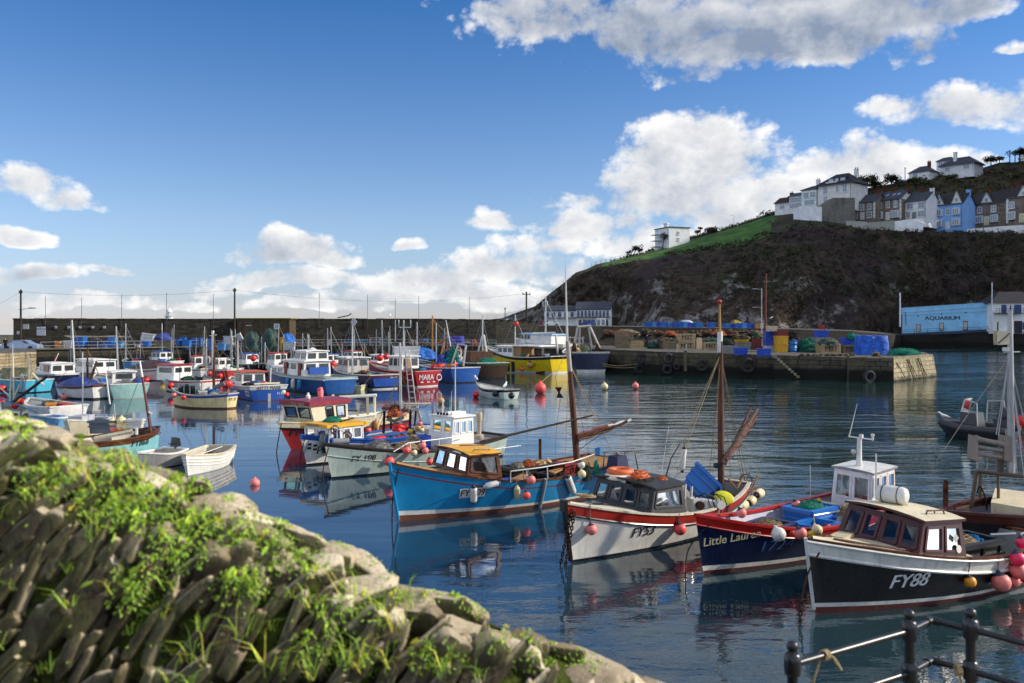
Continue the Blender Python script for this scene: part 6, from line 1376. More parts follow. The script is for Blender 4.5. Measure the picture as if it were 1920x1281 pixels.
 x,y=roofpt(1240,898,1.56);heap(b,x,y,1.5,.35,.3,.12,[trope,orope],'small knot of tan and orange rope at the right of the cuddy roof',123)
 rope([P(1142,874,25.0),P(1215,887,23.9)],.02,polew,'thin dark boathook lying above the cuddy roof','boathook',cat='boathook')
 b.bar('crook',[b.inv@P(1248,896,23.6),b.inv@P(1258,860,23.6),b.inv@P(1276,830,23.6)],[.022,.018,.012],polew);b.bar('whip_aerial',[b.inv@P(1239,895,23.7),b.inv@P(1254,800,23.7)],[.012,.007],whitep)
 mb_=b.inv@P(1352,905,24.7);mt_=b.inv@P(1350,640,24.7);mt_.y=mb_.y
 b.mast(mb_-V((0,0,.6)),mt_,.10,mastw,10,cap=None);mtop=b.inv@P(1349,566,24.7);mid=b.inv@P(1350,632,24.7)
 MB().tube([mid-V((0,0,.45)),mid+V((0,0,.15))],.078,8).build('mast_band',whitep,R_);b.bar('topmast',[mid,mtop],[.05,.04],wood('pale_spar','b08a5a','8c6a40',.6,2));MB().ball(mtop,.07,10).build('mast_cap',redp,R_)
 sail=paint('tan_sail','6b5142',.85,.5);sailr=paint('rust_sail','7a4238',.85,.4)
 for a,c,r0,mt,nm in(((1355,868),(1420,768),.085,sail,'furled_sail'),((1360,872),(1407,766),.10,mastw,'sail_yard'),((1362,862),(1418,782),.06,sailr,'furled_sail')):
  p,q=b.inv@P(*a,24.5),b.inv@P(*c,25.6);MB().tube([p.lerp(q,k/8)+V((.02*sin(k*2.1),0,.03*sin(k*1.7)))for k in range(9)],[r0*(.6+.5*sin(pi*min(1,k/7)))*(1 if 'sail'==nm[-4:]else .55)for k in range(9)],8).build(nm,mt,R_)
 for k in range(4):p=(b.inv@P(1360,862,24.5)).lerp(b.inv@P(1412,785,25.4),.15+.25*k);MB().ring(p,.15,.014,12,4,axis=(b.inv.to_3x3()@(P(1412,785,25.4)-P(1360,862,24.5)))).build('sail_tie',stayrope,R_)
 tp=b.inv@P(1351,664,24.7)
 for e,r_ in(((1268,890,23.0),.012),((1262,878,23.3),.008),((1330,893,25.6),.010),((1336,895,24.0),.008),((1402,930,26.0),.012),((1410,935,25.7),.008),((1395,925,26.4),.008),((1371,900,25.2),.008)):b.stay(tp,b.inv@P(*e),r_,trope)
 MB().ball(b.inv@P(1343,873,24.6),.09,8).build('block',gdark,R_)
 rope([P(1349,668,24.7),P(1300,780,23.9),P(1283,838,23.6)],.008,stayrope,'line from the brown mast to the hanging white tube');fender(P(1279,886,23.6),P(1283,838,23.6),.055,whitep,'white tube hanging by a green cord left of the brown mast',LET,P(1282,822,23.6));rope([P(1279,882,23.6),P(1262,898,23.4),P(1240,912,23.0)],.008,grnrope,'pale green cord slanting from the hanging tube to the cuddy')
 tub(b,1.75,-.15,.80,1.35,.8,.55,plas['blue'],'blue tub tipped up on its side below the brown mast',.5,tilt=(-.75,-.35));lid=MB().lathe([(0,0),(.34,0),(.36,.03),(.36,.05),(.33,.07),(0,.08)],28).build('tub_lid',paint('lid_yellow','d8d414',.4,.15),None,P(1357,934,22.6));lid.rotation_euler=(R(58),R(12),R(-10));lid.scale=(.72,.52,.7);tag(lid,'round yellow lid leaning against the blue tub','lid')
 hz=thing('line_hauler','white boxed line hauler with dark drum and hoses, left of the yellow lid','line hauler',P(1318,962,22.4),b.ang+2.6)
 MB().hexa([(-.38,-.2,0),(.38,-.2,0),(.38,.2,0),(-.38,.2,0)],[(-.38,-.2,.42),(.38,-.2,.30),(.38,.2,.30),(-.38,.2,.42)]).build('housing',whitep,hz);MB().lathe([(.0,0),(.11,0),(.11,.1),(0,.1)],14,(-.22,-.2,.26),axis=(0,-1,0)).build('drum',rusty,hz);MB().lathe([(.0,0),(.12,0),(.09,.06),(.09,.1),(.12,.16),(0,.16)],14,(.34,-.2,.26),axis=(0,-1,0)).build('pulley',whitep,hz);MB().tube([(-.30,.25,-.35),(-.22,0,-.1),(-.22,0,.1)],.07,8).build('stand',rusty,hz)
 for k in range(5):
  x0=-.2+.12*k;MB().tube([(x0,.1,.38),(x0+.05,-.1,.50+.05*(k%2)),(x0+.2,-.25,.44),(x0+.28,-.26,.2),(x0+.15,-.28,-.02),(x0-.05,-.27,.05)],.013,6).build('hose',bnet if k!=2 else grey_r,hz)
 for px,py0,py1 in((1282,955,908),(1294,958,912)):rope([P(px,py0,22.3),P(px+3,py1,22.5)],.035,steel,'pale metal roller bar, %s of two beside the line hauler'%('left' if px<1290 else 'right'),'roller_bar',cat='roller')
 m=MB()
 for k in range(16):p=P(1375+rnd.uniform(0,45),925+rnd.uniform(-12,25),24.6+rnd.uniform(0,.8));dv=V((rnd.uniform(-.4,.4),rnd.uniform(-.2,.2),rnd.uniform(.0,.45)));m.beam(p,p+dv,.05,.035)
 tag(m.build('timber_scraps',woodk),'jumble of broken boards and sticks in the stern of the FY53 boat','timber')
 wl=MB();c=V((0,0,0));wl.ring(c,.22,.016,20,5,axis=(0,1,0))
 for k in range(6):a=k*pi/3;wl.tube([c,(.3*cos(a),0,.3*sin(a))],.01,4)
 tag(wl.build('hand_wheel',rusty,None,P(1398,903,25.6),.3),'rusty spoked wheel in the stern of the FY53 boat','wheel')
 MB().ball(b.inv@P(1308,892,25.0),.09,8,sz=1.5).build('post_head',redp,R_);pass
 for a,c,lab in(((1416,930,25.2),(1430,922,25.6),'white fender with dark end nearest the stern of the FY53 boat'),((1400,945,24.6),(1416,934,24.9),'middle white fender at the stern of the FY53 boat'),((1384,955,24.2),(1402,942,24.5),'left white fender with navy end at the stern of the FY53 boat')):fender(P(*a),P(*c),.12,crmb,lab,dkb)
 for px,py,r_,mt,lab in((1109,993,.13,salm,'salmon buoy with dark neck hanging at the bow of the FY53 boat'),(1275,992,.155,pinkb,'coral buoy hanging between the FY53 boat and the navy boat')):
  x,z,y=b.onside(px,py,r_*.95);buoy(b.w(x,y,z),r_,mt,lab,up=b.mw.to_3x3()@V((0,-.25,1)),line=b.w(x+.02,b.side(x,b.sh_at(x))+.02,b.sh_at(x)+.05))
 x,y=b.locz(1098,934,1.36);coil(b.w(x,y,1.36),.2,trope,'tan rope coiled on the foredeck of the FY53 boat',4,.014,3)
 chain(b.w(7.62,.1,1.25),P(1046,1062,19.4)+V((0,0,-.25)),'rusty mooring chain at the bow of the FY53 boat, the left of two');chain(b.w(7.6,.16,1.2),P(1057,1060,19.4)+V((0,0,-.25)),'rusty mooring chain at the bow of the FY53 boat, the right of two')
front_row()
def second_row():
 b=Boat('blue boat FY109',(748,978),near=(1017,950,1.0),L=8.0,B=2.6,hb=1.64,hm=.84,hs=1.0,rake=.28,bt=.72);R_=b.root
 b.root['label']='bright blue fishing boat with yellow roofed brown cuddy and mast aft, lettered FY109'
 b.hull([('w',-.35),('w',.08,.09),('w',.14,.16),('s',-.235),('s',-.19),('s',0)],[antib,whitep,bluep,paint('maroon_line','7c2326',.4,.3),bluep],26)
 b.cap(varn,.10,.04);b.deck(woodk,.62,.985,-.02,.10,'foredeck');b.lining(greydk,.2,.02,.64);b.deck(woodk,.0,.16,-.01,.03,'afterdeck')
 cf=b.cabin('cuddy',[(6.30,.92,1.22),(6.32,-.92,1.30),(5.10,-.98,1.02),(5.10,.98,.98)],[(6.18,.84,1.74),(6.18,-.84,1.82),(5.16,-.86,1.78),(5.16,.86,1.72)],varn,{'front':(.14,.92,[(.05,.3),(.37,.63),(.70,.95)]),'port':(.22,.92,[(.1,.93)]),'starboard':(.22,.92,[(.1,.93)])},paint('roof_yellow','efae12',.4,.3),.07,.045,varn,camber=.07,rcol=varn)
 m=MB();m.tube([(6.0,.1,1.93),(6.0,.1,1.96),(5.3,.3,1.93),(5.3,.3,1.9)],.018,6);m.build('grab_rail',varn,R_);MB().tube([(5.9,.62,1.83),(5.85,.6,1.88),(5.35,.62,1.86),(5.3,.64,1.8)],.018,6).build('grab_rail',varn,R_)
 x0,z0,_=b.onside(862,922);x1,z1,_=b.onside(910,922);b.plate(x0,x1,z0-.19,z0+.08,whitep);b.text('FY 109',.20,(x0+x1)/2,z0-.055,LET,1,.12,.015,0,.86)
 xk=3.75;b.bar('rubbing_timber',[V((xk,b.side(xk,z)+.03,z))for z in(.0,.3,.6,.9)],.055,paint('worn_timber','7a8a90',.7,.8),8)
 b.bar('stem_post',[(b.X(1,.1),0,.05),(b.X(1,.8)+.02,0,.8),(b.X(1,1.6)+.03,0,1.68)],.045,bluep,6)
 rl_=[(5.0,1.22,.92),(4.98,1.2,1.24),(3.8,1.26,1.24),(2.6,1.24,1.28),(1.6,1.15,1.40),(1.45,1.12,1.02)];b.bar('hand_rail',rl_,.018,whitep)
 for x in(4.4,3.6):b.bar('stanchion',[(x,1.24,.88),(x,1.22,1.25)],.018,whitep)
 for x in(4.6,3.4,2.4):b.bar('stanchion',[(x,-1.2,.9),(x,-1.2,1.5)],.012,steel)
 b.bar('hand_rail',[(4.7,-1.2,1.48),(2.2,-1.2,1.52)],.01,steel);b.bar('post',[(2.0,-1.0,.9),(2.0,-1.0,1.7)],.05,varn)
 tub(b,3.1,-.35,.62,1.7,.8,.42,plas['black'],'long black tub of mixed gear amidships in the blue FY109 boat',.02);heap(b,3.5,-.35,.95,.5,.4,.2,[trope,grey_r],'pale ropes at the left of the long black tub',131);heap(b,3.1,-.3,.95,.45,.4,.24,[orope,orope],'orange netting in the long black tub',132);heap(b,2.6,-.35,.95,.5,.5,.22,[tanb,trope],'tan cushions and rags at the right of the long black tub',133,10)
 item_=lambda x,y,z,sx,sy,sz,m_,lab,rz=0:tag(bin_mb(sx,sy,sz).build('fish_box',m_,None,b.w(x,y,z),b.ang+rz),lab,'box')
 item_(4.55,.45,.42,.75,.6,.4,plas['royal'],'royal blue fish box behind the cuddy of the blue FY109 boat',.1);item_(2.25,.5,.82,.5,.4,.32,plas['dkred'],'dark red fish box on the deck of the blue FY109 boat',.1);item_(2.9,.55,.55,.6,.5,.35,plas['black'],'small black box beside the red one in the FY109 boat',.3)
 m=MB();m.box((0,0,0),(.9,.35,.03),.5);tag(m.build('loose_board',woodk,None,b.w(4.2,.75,.92),b.ang),'loose plywood board lying behind the cuddy of the FY109 boat','board')
 for k in range(3):tag(MB().box((0,0,0),(.7,.06,.05),.2+k*.15).build('deck_slat',woodk,None,b.w(2.9+.05*k,.8+.1*k,1.0),b.ang),'pale slat lying beside the hand rail of the FY109 boat','slat','slats in the FY109 boat')
 for px,py,y,r_,mt,lab,nk in((995,900,1.38,.145,salm,'salmon buoy with black patch hanging high on the blue FY109 boat',dkb),(987,929,1.4,.125,pinkb,'pink buoy hanging lowest on the blue FY109 boat',dkb),(1091,889,1.35,.13,crmb,'cream buoy hanging near the stern of the blue FY109 boat',crmb),(1090,872,1.3,.115,whtb,'mottled white buoy at the rail of the blue FY109 boat',dkb),(1028,868,-.4,.12,tanb,'tan buoy lying on the gear of the FY109 boat',tanb),(1028,838+30,-.2,0,0,'',0)):
  if not r_:continue
  x,z=b.loc(px,py,y);buoy(b.w(x,y,z),r_,mt,lab,neck=nk,up=b.mw.to_3x3()@V((.0,-.3,1)),line=b.w(x,1.22,1.26)if y>1.3 and px<1000 else None)
 for a,c,r_,lab,tip in(((888,945),(888,910),.085,'white fender hanging over the number board of the FY109 boat',dkb),((906,913),(938,905),.075,'white fender lying slantwise beside the number board',None),((970,938),(969,910),.075,'grey white fender left of the coral buoys on the FY109 boat',None),((1076,927),(1063,891),.095,'large white fender with navy ends hanging slantwise near the stern',dkb)):
  xa,za,ya=b.onside(*a,.1);xc,zc,yc=b.onside(*c,.1);fender(b.w(xa,ya,za),b.w(xc,yc,zc),r_,crmb if 'grey' in lab else whitep,lab,tip,b.w(xc,1.25,b.sh_at(xc)+.05))
 heap(b,1.95,1.22,.62,.3,.15,.55,[bnet,gdark],'black and green ropes hanging at the rail of the FY109 boat',134,30,name='rope_bundle',cat='rope');heap(b,1.55,1.2,.75,.22,.12,.45,[grnrope,grnrope],'bright green cord hanging at the stern quarter of the FY109 boat',135,24,name='rope_bundle',cat='rope')
 mbz=b.inv@P(1084,857,28.2);mt_=b.inv@P(1064,640,28.2);b.mast(mbz-V((0,0,.6)),mt_,.115,mastw,10,cap=(.55,paint('mast_grey','a89f94',.6,.5)));tp=b.inv@P(1060,490,28.2);b.bar('topmast',[mt_-V((0,0,.5)),tp],[.05,.012],whitep)
 for a,c,r0,mt,nm in(((1083,822,28),(1176,791,28.6),.05,mastw,'boom'),((1084,816,28),(1152,794,28.5),.055,sailr_,'furled_sail'),((1085,826,28),(1150,803,28.5),.05,paint('tan_sail','6b5142',.85,.5),'furled_sail'),((1140,799,28.4),(1183,788,28.7),.05,whitep,'boom_end')):
  p,q=b.inv@P(*a),b.inv@P(*c);MB().tube([p.lerp(q,k/6)+V((0,0,.025*sin(k*2.3)))for k in range(7)],r0,8).build(nm,mt,R_)
 b.bar('long_pole',[b.inv@P(900,829,26.2),b.inv@P(1111,779,28.0)],[.045,.03],polew)
 for e,r_,d_ in(((1141,833),.012,28.4),((1118,800),.008,28.2),((1155,862),.009,28.6),((1060,862),.008,27.4),((1086,830),.008,28.0),((1104,850),.008,28.8)):b.stay(b.inv@P(1066,678,28.2),b.inv@P(*e,d_),r_,trope)
 b.stay(b.inv@P(1170,795,28.6),b.inv@P(1176,845,28.9),.007,wirer);b.stay(b.inv@P(1130,812,28.4),b.inv@P(1077,850,27.8),.012,bnet)
 rt=thing('radar_reflector','black bow tie shaped reflector hanging by the mast of the FY109 boat','radar reflector',P(1048,736,27.4));k=27.4/F
 MB().prism([V((-8*k,0,10*k)),V((-1.5*k,0,0)),V((1.5*k,0,0)),V((6*k,0,10*k))][::1],(0,-.05,0),(0,.05,0)).build('upper_plate',blackp,rt);MB().prism([V((-4.5*k,0,-10*k)),V((9*k,0,-10*k)),V((1.6*k,0,.2*k)),V((-1.5*k,0,.2*k))],(0,-.05,0),(0,.05,0)).build('lower_plate',blackp,rt)
 rope([P(1041,706,27.4),P(1045,727,27.4)],.008,stayrope,'upper line holding the black reflector');rope([P(1051,746,27.4),P(1044,800,27.4),P(1041,853,27.4)],.008,stayrope,'lower line of the black reflector');rope([P(1041,706,27.4),P(1064,650,28.0)],.007,stayrope,'thin line from the black reflector to the masthead')
 ob=thing('outboard_motor','outboard motor under a navy cover beside the black cuddy roof','outboard motor',P(1158,884,27.0),b.ang)
 MB().hexa([(-.28,-.25,.05),(.28,-.25,.05),(.28,.25,.05),(-.28,.25,.05)],[(-.2,-.2,.5),(.2,-.2,.5),(.2,.2,.5),(-.2,.2,.5)]).build('cover',paint('navy_cover','16234a',.7,.2),ob);MB().tube([(0,0,.1),(0,0,-.5)],.07,8).build('leg',bnet,ob);MB().ball((0,0,.56),.07,8).build('cap',paint('tan_cap','8a7a5a',.7),ob)
 for k in(-.35,.2):b.bar('stern_hoop',[b.inv@(P(1158,884,27.4)+V((k*1.2-.05,0,0))),b.inv@(P(1158,884,27.4)+V((k*1.2,0,.62))),b.inv@(P(1158,884,27.4)+V((k*1.2+.35,.2,.55))),b.inv@(P(1158,884,27.4)+V((k*1.2+.45,.2,0)))],.022,browns)
 tag(MB().lathe([(.10,0),(.13,.28),(.12,.28),(.1,.03),(0,.03)],12).build('bucket',plas['light'],None,P(1122,855,29.2)),'pale blue bucket on the after deck of the FY109 boat','bucket')
 rope([b.w(8.1,.15,1.5),P(737,930,23.7),P(735,985,23.5)],.02,bnet,'dark mooring line at the bow of the blue FY109 boat')
 b=Boat('pale green boat FY108',(622,898),near=(732,891,.9),L=8.0,B=2.4,hb=1.27,hm=.70,hs=.85,rake=.32,bt=.7);R_=b.root
 b.root['label']='pale grey green fishing boat with white wheelhouse aft, lettered FY108'
 b.hull([('w',-.35),('w',.07),('s',-.09),('s',0)],[blackp,palegr,paint('dark_rail','2c211f',.5,.4)],26);b.cap(paint('dark_rail','2c211f',.5,.4),.10,.05);b.lining(greydk,.2,.02,.97);b.deck(greydk,.02,.42,-.12,.02,'deck');b.deck(greydk,.78,.985,-.05,.02,'foredeck');b.rail(palegr,-.42,.02,name='plank_line')
 x0,z0,_=b.onside(682,859);b.text('FY 108',.21,x0,z0,LET,1,.1,.02,0,1.0)
 WW=paint('wheelhouse_white2','efede6',.4,.2)
 b.cabin('wheelhouse',[(2.95,.72,.55),(2.95,-.72,.55),(1.72,-.72,.55),(1.72,.72,.55)],[(2.80,.68,1.80),(2.80,-.68,1.80),(1.74,-.68,1.80),(1.74,.68,1.80)],WW,{'front':(.52,.9,[(.07,.36),(.48,.86)]),'port':(.5,.88,[(.06,.3),(.38,.62),(.7,.92)]),'starboard':(.5,.88,[(.1,.4),(.5,.85)])},WW,.08,.05,None,camber=.02)
 for q in(((2.3,.0),.95,.012),((2.5,-.3),.6,.03),((2.0,-.1),2.2,.03),((2.6,.25),.75,.01)):b.bar('aerial',[(q[0][0],q[0][1],1.84),(q[0][0],q[0][1],1.84+q[1])],[q[2],q[2]*.6],whitep)
 for y in(.1,.35):MB().tube([(1.9,y,1.93),(2.6,y,1.93)],.07,10).build('light_tube',WW,R_)
 for k in range(4):MB().lathe([(.05,0),(.05,.1),(0,.11)],8,(2.75,-.3+.18*k,1.86)).build('deck_light',rusty,R_)
 m=MB();m.lathe([(.18,0),(.2,.05),(.2,.18),(.09,.22),(.09,.75),(.13,.75),(.14,1.05),(.11,1.1),(0,1.1)],14,(1.35,.62,.82));m.build('exhaust_stack',paint('stack_tan','b5a48c',.6,.6),R_)
 b.bar('hand_rail',[(6.0,.98,.85),(5.4,1.08,1.12),(3.0,1.1,1.12),(2.2,1.0,1.15)],.02,WW)
 for x in(5.3,4.6,3.9):b.bar('stanchion',[(x,1.1,.7),(x,1.08,1.12)],.018,WW)
 for px,py,y,r_,mt,lab in((713,842,.2,.135,salm,'coral buoy under grey netting in the bow of the FY108 boat'),(762,844,1.2,.145,pinkb,'coral buoy hanging on the rail of the FY108 boat'),(776,849,1.22,.125,crmb,'cream striped buoy hanging on the rail of the FY108 boat'),(792,835,1.15,.14,salm,'pale pink buoy on the rail of the FY108 boat near the blue drum'),(797,845,1.2,.135,salm,'salmon buoy hanging under the pale pink one on the FY108 boat'),(806,866,1.3,.14,pinkb,'coral buoy beside the yellow roofed cuddy'),(730,865,1.1,.185,pinkb,'large coral buoy hanging in front of the bow of the blue FY109 boat')):
  x,z=b.loc(px,py,y);buoy(b.w(x,y,z),r_,mt,lab,up=b.mw.to_3x3()@V((.1,-.3,1)))
 heap(b,6.0,.1,.72,1.0,.7,.45,[net_mat('smoke','6f7472','9a9f9c'),grey_r],'grey netting heaped in the bow of the FY108 boat',141,60);heap(b,4.9,.3,.62,1.1,.6,.4,[grey_r,trope],'pale tangled gear amidships in the FY108 boat',142,60);heap(b,4.0,-.3,.62,.9,.7,.45,[bnet,grey_r],'dark netting beside the blue drum in the FY108 boat',143,40)
 barrel(783,807,818,846,33.6,plas['royal'],'open royal blue drum beside the wheelhouse of the FY108 boat')
 rope([b.w(8.2,.1,1.15),P(606,880,30.0),P(607,905,29.8)],.02,rusty,'rusty line at the bow of the FY108 boat')
 b=Boat('white boat with blue band',(575,873),stern=(812,833),B=2.4,hb=1.22,hm=.72,hs=.85,rake=.36,bt=.8);R_=b.root
 b.root['label']='white boat with blue top band and yellow cabin roof, lettered with a flag and P'
 b.hull([('w',-.35),('w',.07),('s',-.17),('s',0)],[blackp,whitep,royalp],24);b.cap(royalp,.1,.05);b.lining(greydk,.2,.02,.97);b.deck(paint('blue_deck','2f5f96',.6,.5),.02,.5,-.1,.02,'deck');b.deck(royalp,.82,.985,-.04,.02,'foredeck')
 x0,z0,_=b.onside(599,844);b.text('P',.3,x0,z0,paint('green_black_lettering',(.01,.03,.028),.5,.1),1,.1,.01)
 xf_,zf_,_=b.onside(585,838);
 fl=MB()
 for sx in(-1,1):
  for sz in(-1,1):cx,cz=xf_-sx*.105,zf_+sz*.075-sx*.03;fl.add([V((cx+ax*.07,b.side(cx+ax*.07,cz+az*.045)+.02,cz+az*.045-ax*.0))for ax,az in((-1,-1),(1,-1),(1,1),(-1,1))],[(0,1,2,3)])
 fl.build('flag_emblem',LET,R_);b.text('l',.30,xf_+.24,zf_-.10,LET,1,.45,-.01,name='flag_staff',wscale=.6)
 xa,_=b.loc(620,830,.72)
 b.cabin('cabin',[(xa+.05,.74,.6),(xa+.05,-.74,.6),(xa-1.75,-.74,.6),(xa-1.75,.74,.6)],[(xa+.12,.70,1.46),(xa+.12,-.70,1.46),(xa-1.75,-.70,1.42),(xa-1.75,.70,1.42)],WW,{'front':(.42,.9,[(.08,.45),(.55,.92)]),'port':(.4,.9,[(.08,.3),(.4,.58),(.68,.9)])},paint('roof_yellow','efae12',.4,.3),.12,.12,None,camber=.03)
 vs_=[V((xa+.26,.78,1.47)),V((xa+.26,-.78,1.47))];flat_text('MADSON',.095,(xa+.265,-.05,1.535),(0,-1,0)if False else(0,1,0),(0,0,1),'lettering',paint('grey_lettering',(.12,.12,.1),.5),R_,shear=.2,bold=.02,wscale=1.2)
 heap(b,xa-.7,.05,1.52,.8,.6,.26,[gdark,grnrope],'green net lying on the yellow cabin roof',151,60);b.bar('boat_hook',[(xa-.8,.4,1.62),(xa-1.7,.2,1.66)],.03,bnet)
 hz=thing('net_hauler','blue and grey net hauler drum in front of the yellow roofed cabin','net hauler',P(612,825,33.4),b.ang);
 ax=(b.inv.to_3x3()@V((.9,-.45,0))).normalized();MB().lathe([(.0,-.12),(.30,-.12),(.33,-.06),(.22,0),(.22,.05),(.31,.12),(.33,.17),(.0,.17)],18,axis=ax).build('drum',greydk,hz);MB().lathe([(.0,.175),(.27,.175),(.27,.2),(.12,.22),(.12,.3),(0,.31)],18,axis=ax).build('hub',royalp,hz);MB().box((0,0,-.3),(.25,.25,.4)).build('stand',bnet,hz)
 for i,(px,py,r_)in enumerate(((628,806,.16),(651,817,.16))):o=MB();o.ring((0,0,0),r_,.035,18,6,axis=(.3,-1,0));o.ring((0,0,0),r_*.3,.04,10,5,axis=(.3,-1,0));tag(o.build('reel',browns,None,P(px,py,33.2)),'rusty reel wheel in front of the yellow roofed cabin, the %s of two'%('left','right')[i],'reel')
 for k,(px0,py0,px1,py1)in enumerate(((616,832,620,796),(632,832,632,800),(645,833,640,800),(620,800,650,812))):b.bar('gear_frame',[b.inv@P(px0,py0,33.0),b.inv@P(px1,py1,33.2)],.022,steel)
 m=MB();m.tube([(-.3,0,0),(.3,0,0)],.13,10);o=m.build('roller',greydk,None,P(640,828,32.9),.3);tag(o,'grey roller lying in front of the yellow roofed cabin','roller')
 D=37.0
 def Q_(px,py,d=D):return b.inv@P(px,py,d)
 for pts,r_ in(([(719,812),(721,770)],.06),([(733,805),(733,772)],.045),([(768,812),(770,768)],.06),([(776,812),(780,770)],.045)):b.bar('gantry_post',[Q_(*p)for p in pts],r_,rusty)
 b.bar('gantry_beam',[Q_(716,765),Q_(766,770)],.075,paint('red_brown_pipe','7a3325',.5,.5));heap(b,*Q_(742,782),.9,.4,.5,[orope,rusty],'tangled brown gear hanging under the pipe of the rusty gantry',152,40,name='gear_heap',cat='fishing gear')
 b.bar('gantry_arm',[Q_(725,786),Q_(740,790),Q_(757,782)],.08,paint('grey_arm','8a8078',.6,.6));b.bar('gantry_arm',[Q_(764,772),Q_(783,765),Q_(790,784)],.05,steel)
 b.mast(Q_(752,800),Q_(750,643),.075,steel,8);b.bar('boom',[Q_(753,757),Q_(808,757)],.05,paint('cream_boom','d8cfae',.5,.4));b.bar('boom',[Q_(755,762),Q_(808,758)],.03,whitep)
 for s_ in(0,1):b.bar('ladder_rail',[Q_(759+s_*8,655),Q_(771+s_*13,790)],.025,whitep)
 for k in range(11):f=k/10;b.bar('ladder_rung',[Q_(760+f*11,668+f*112),Q_(768+f*15,668+f*112)],.017,whitep)
 for e in((808,758),(795,800),(712,800),(700,812)):b.stay(Q_(751,700),Q_(*e),.012,trope)
 b.stay(Q_(808,758),Q_(760,800),.012,whitep)
 heap(b,*Q_(752,808),.8,.5,.35,[paint('red_tarp','d01c1e',.5,.2),redp],'bright red tarpaulin bundled on the white boat with blue band',153,0,name='tarpaulin',cat='tarpaulin');heap(b,*Q_(712,826,36),.9,.4,.22,[paint('red_tarp','d01c1e',.5,.2),redp],'red sheet lying behind the yellow roofed cabin',154,0,name='tarpaulin',cat='tarpaulin')
 for px,py,r_,mt,lab in((732,826,.16,orb,'yellow orange buoy in front of the red tarpaulin'),(752,820,.15,pinkb,'coral buoy in the pile under the rusty gantry'),(765,819,.13,orb,'orange buoy in the middle of the pile under the rusty gantry'),(775,818,.14,tanb,'tan buoy at the right of the pile under the rusty gantry'),(743,822,.12,salm,'pink and white buoy at the left of the pile under the rusty gantry'),(784,802,.14,tanb,'tan buoy hanging on the right post of the rusty gantry'),(787,794,.12,salm,'coral buoy uppermost on the right post of the rusty gantry'),(790,806,.12,crmb,'cream buoy lowest on the right post of the rusty gantry'),(770,808,.12,yelb,'mustard buoy on the inner post of the rusty gantry')):buoy(P(px,py,36.2),r_,mt,lab,up=(.2,0,1))
 m=bin_mb(.6,.5,.3);tag(m.build('fish_box',whitep,None,P(791,812,37),.3),'white fish box at the stern of the white boat with blue band','box')
 rope([b.w(7.6,.2,1.1),P(563,860,33),P(561,885,32.6)],.02,bnet,'dark line at the bow of the white boat with blue band')
 b=Boat('red boat',(545,843),near=(680,829,.9),L=6.6,B=2.5,hb=1.25,hm=.95,hs=1.0,rake=.75,bt=.85);R_=b.root
 b.root['label']='dark red fishing boat with cream cabin under a burgundy roof, lettered FY870'
 b.hull([('w',-.35),('s',-.30),('s',-.22),('s',0)],[paint('boat_deep_red','8c1f22',.4,.4),blackp,creamp],24);b.cap(creamp,.12,.05);b.deck(paint('buff_deck','c9bfa4',.6,.5),.0,.985,-.05,.08);b.rail(blackp,-.26,.035)
 x0,z0,_=b.onside(569,811);b.text('FY 870',.26,x0,z0,LET,1,0,.03,0,1.1)
 b.cabin('cabin',[(5.95,.86,1.0),(6.05,-.86,1.0),(4.0,-.9,.95),(4.0,.9,.95)],[(6.2,.82,1.90),(6.35,-.82,1.90),(4.0,-.84,1.90),(4.0,.84,1.90)],creamp,{'front':(.42,.9,[(.08,.46),(.56,.94)]),'port':(.35,.9,[(.08,.32),(.42,.62)])},paint('burgundy_roof','8a2030',.4,.3),.12,.2,blackp,camber=.05)
 flat_text('CRUSON TIDE',.13,(6.44,.0,1.99),(.085,1,0),(0,0,1),'lettering',paint('pale_pink_lettering',(.5,.35,.4),.5),R_,bold=.01,wscale=1.25)
 MB().lathe([(.0,0),(.3,0),(.32,.05),(.30,.2),(.2,.26),(0,.28)],16,b.inv@P(610,768,40.0)).build('radar_dome',whitep,R_);MB().lathe([(.28,0),(.12,-.2),(.06,-.3),(.06,-.7)],12,b.inv@P(610,768,40.0)).build('radar_bracket',steel,R_);MB().lathe([(.06,0),(.1,.05),(.1,.18),(.05,.22),(.05,.3),(0,.32)],10,(5.6,.0,2.12)).build('searchlight',WW,R_)
 for px,y0,y1,r_ in((625,740,800,.07),(637.5,745,800,.08),(690,743,800,.07),(703,743,798,.07),(671,757,800,.04)):b.bar('gantry_post',[b.inv@P(px,y1,41.5),b.inv@P(px-1,y0,41.5)],r_,creamp)
 b.bar('gantry_beam',[b.inv@P(636,745,41.5),b.inv@P(706,741,41.5)],.08,WW);b.bar('gantry_beam',[b.inv@P(640,770,41.5),b.inv@P(671,770,41.5)],.05,browns);b.bar('brace',[b.inv@P(640,775,41.5),b.inv@P(652,768,41.5)],.05,creamp)
 b.bar('hand_rail',[b.inv@P(615,778,40.5),b.inv@P(672,782,41),b.inv@P(706,776,41.5)],.04,WW)
 bl=MB();p0,p1=b.inv@P(664,835,39.3),b.inv@P(709,825,40.6)
 for i,(px,py,r_)in enumerate(((678,802,.2),(694,798,.2),(706,797,.22))):
  o=MB().ball((0,0,0),r_,14,sz=1.35).build('fender',tanb,None,P(px,py,39.9));o.scale=(.62,.8,1);tag(o,'oval tan fender on the stern quarter of the red boat, %s of three'%('left','middle','right')[i],'fender')
 buoy(P(690,807,39.6),.16,pinkb,'bright coral buoy among the oval tan fenders of the red boat');tag(MB().lathe([(.02,-.25),(.12,-.2),(.14,.1),(.09,.28),(0,.3)],12).build('float',salm,None,P(601,738,39.5)),'pink float standing on the burgundy roof','float');buoy(P(600,731,39.5),.13,hotb,'vivid pink buoy above the burgundy cabin roof')
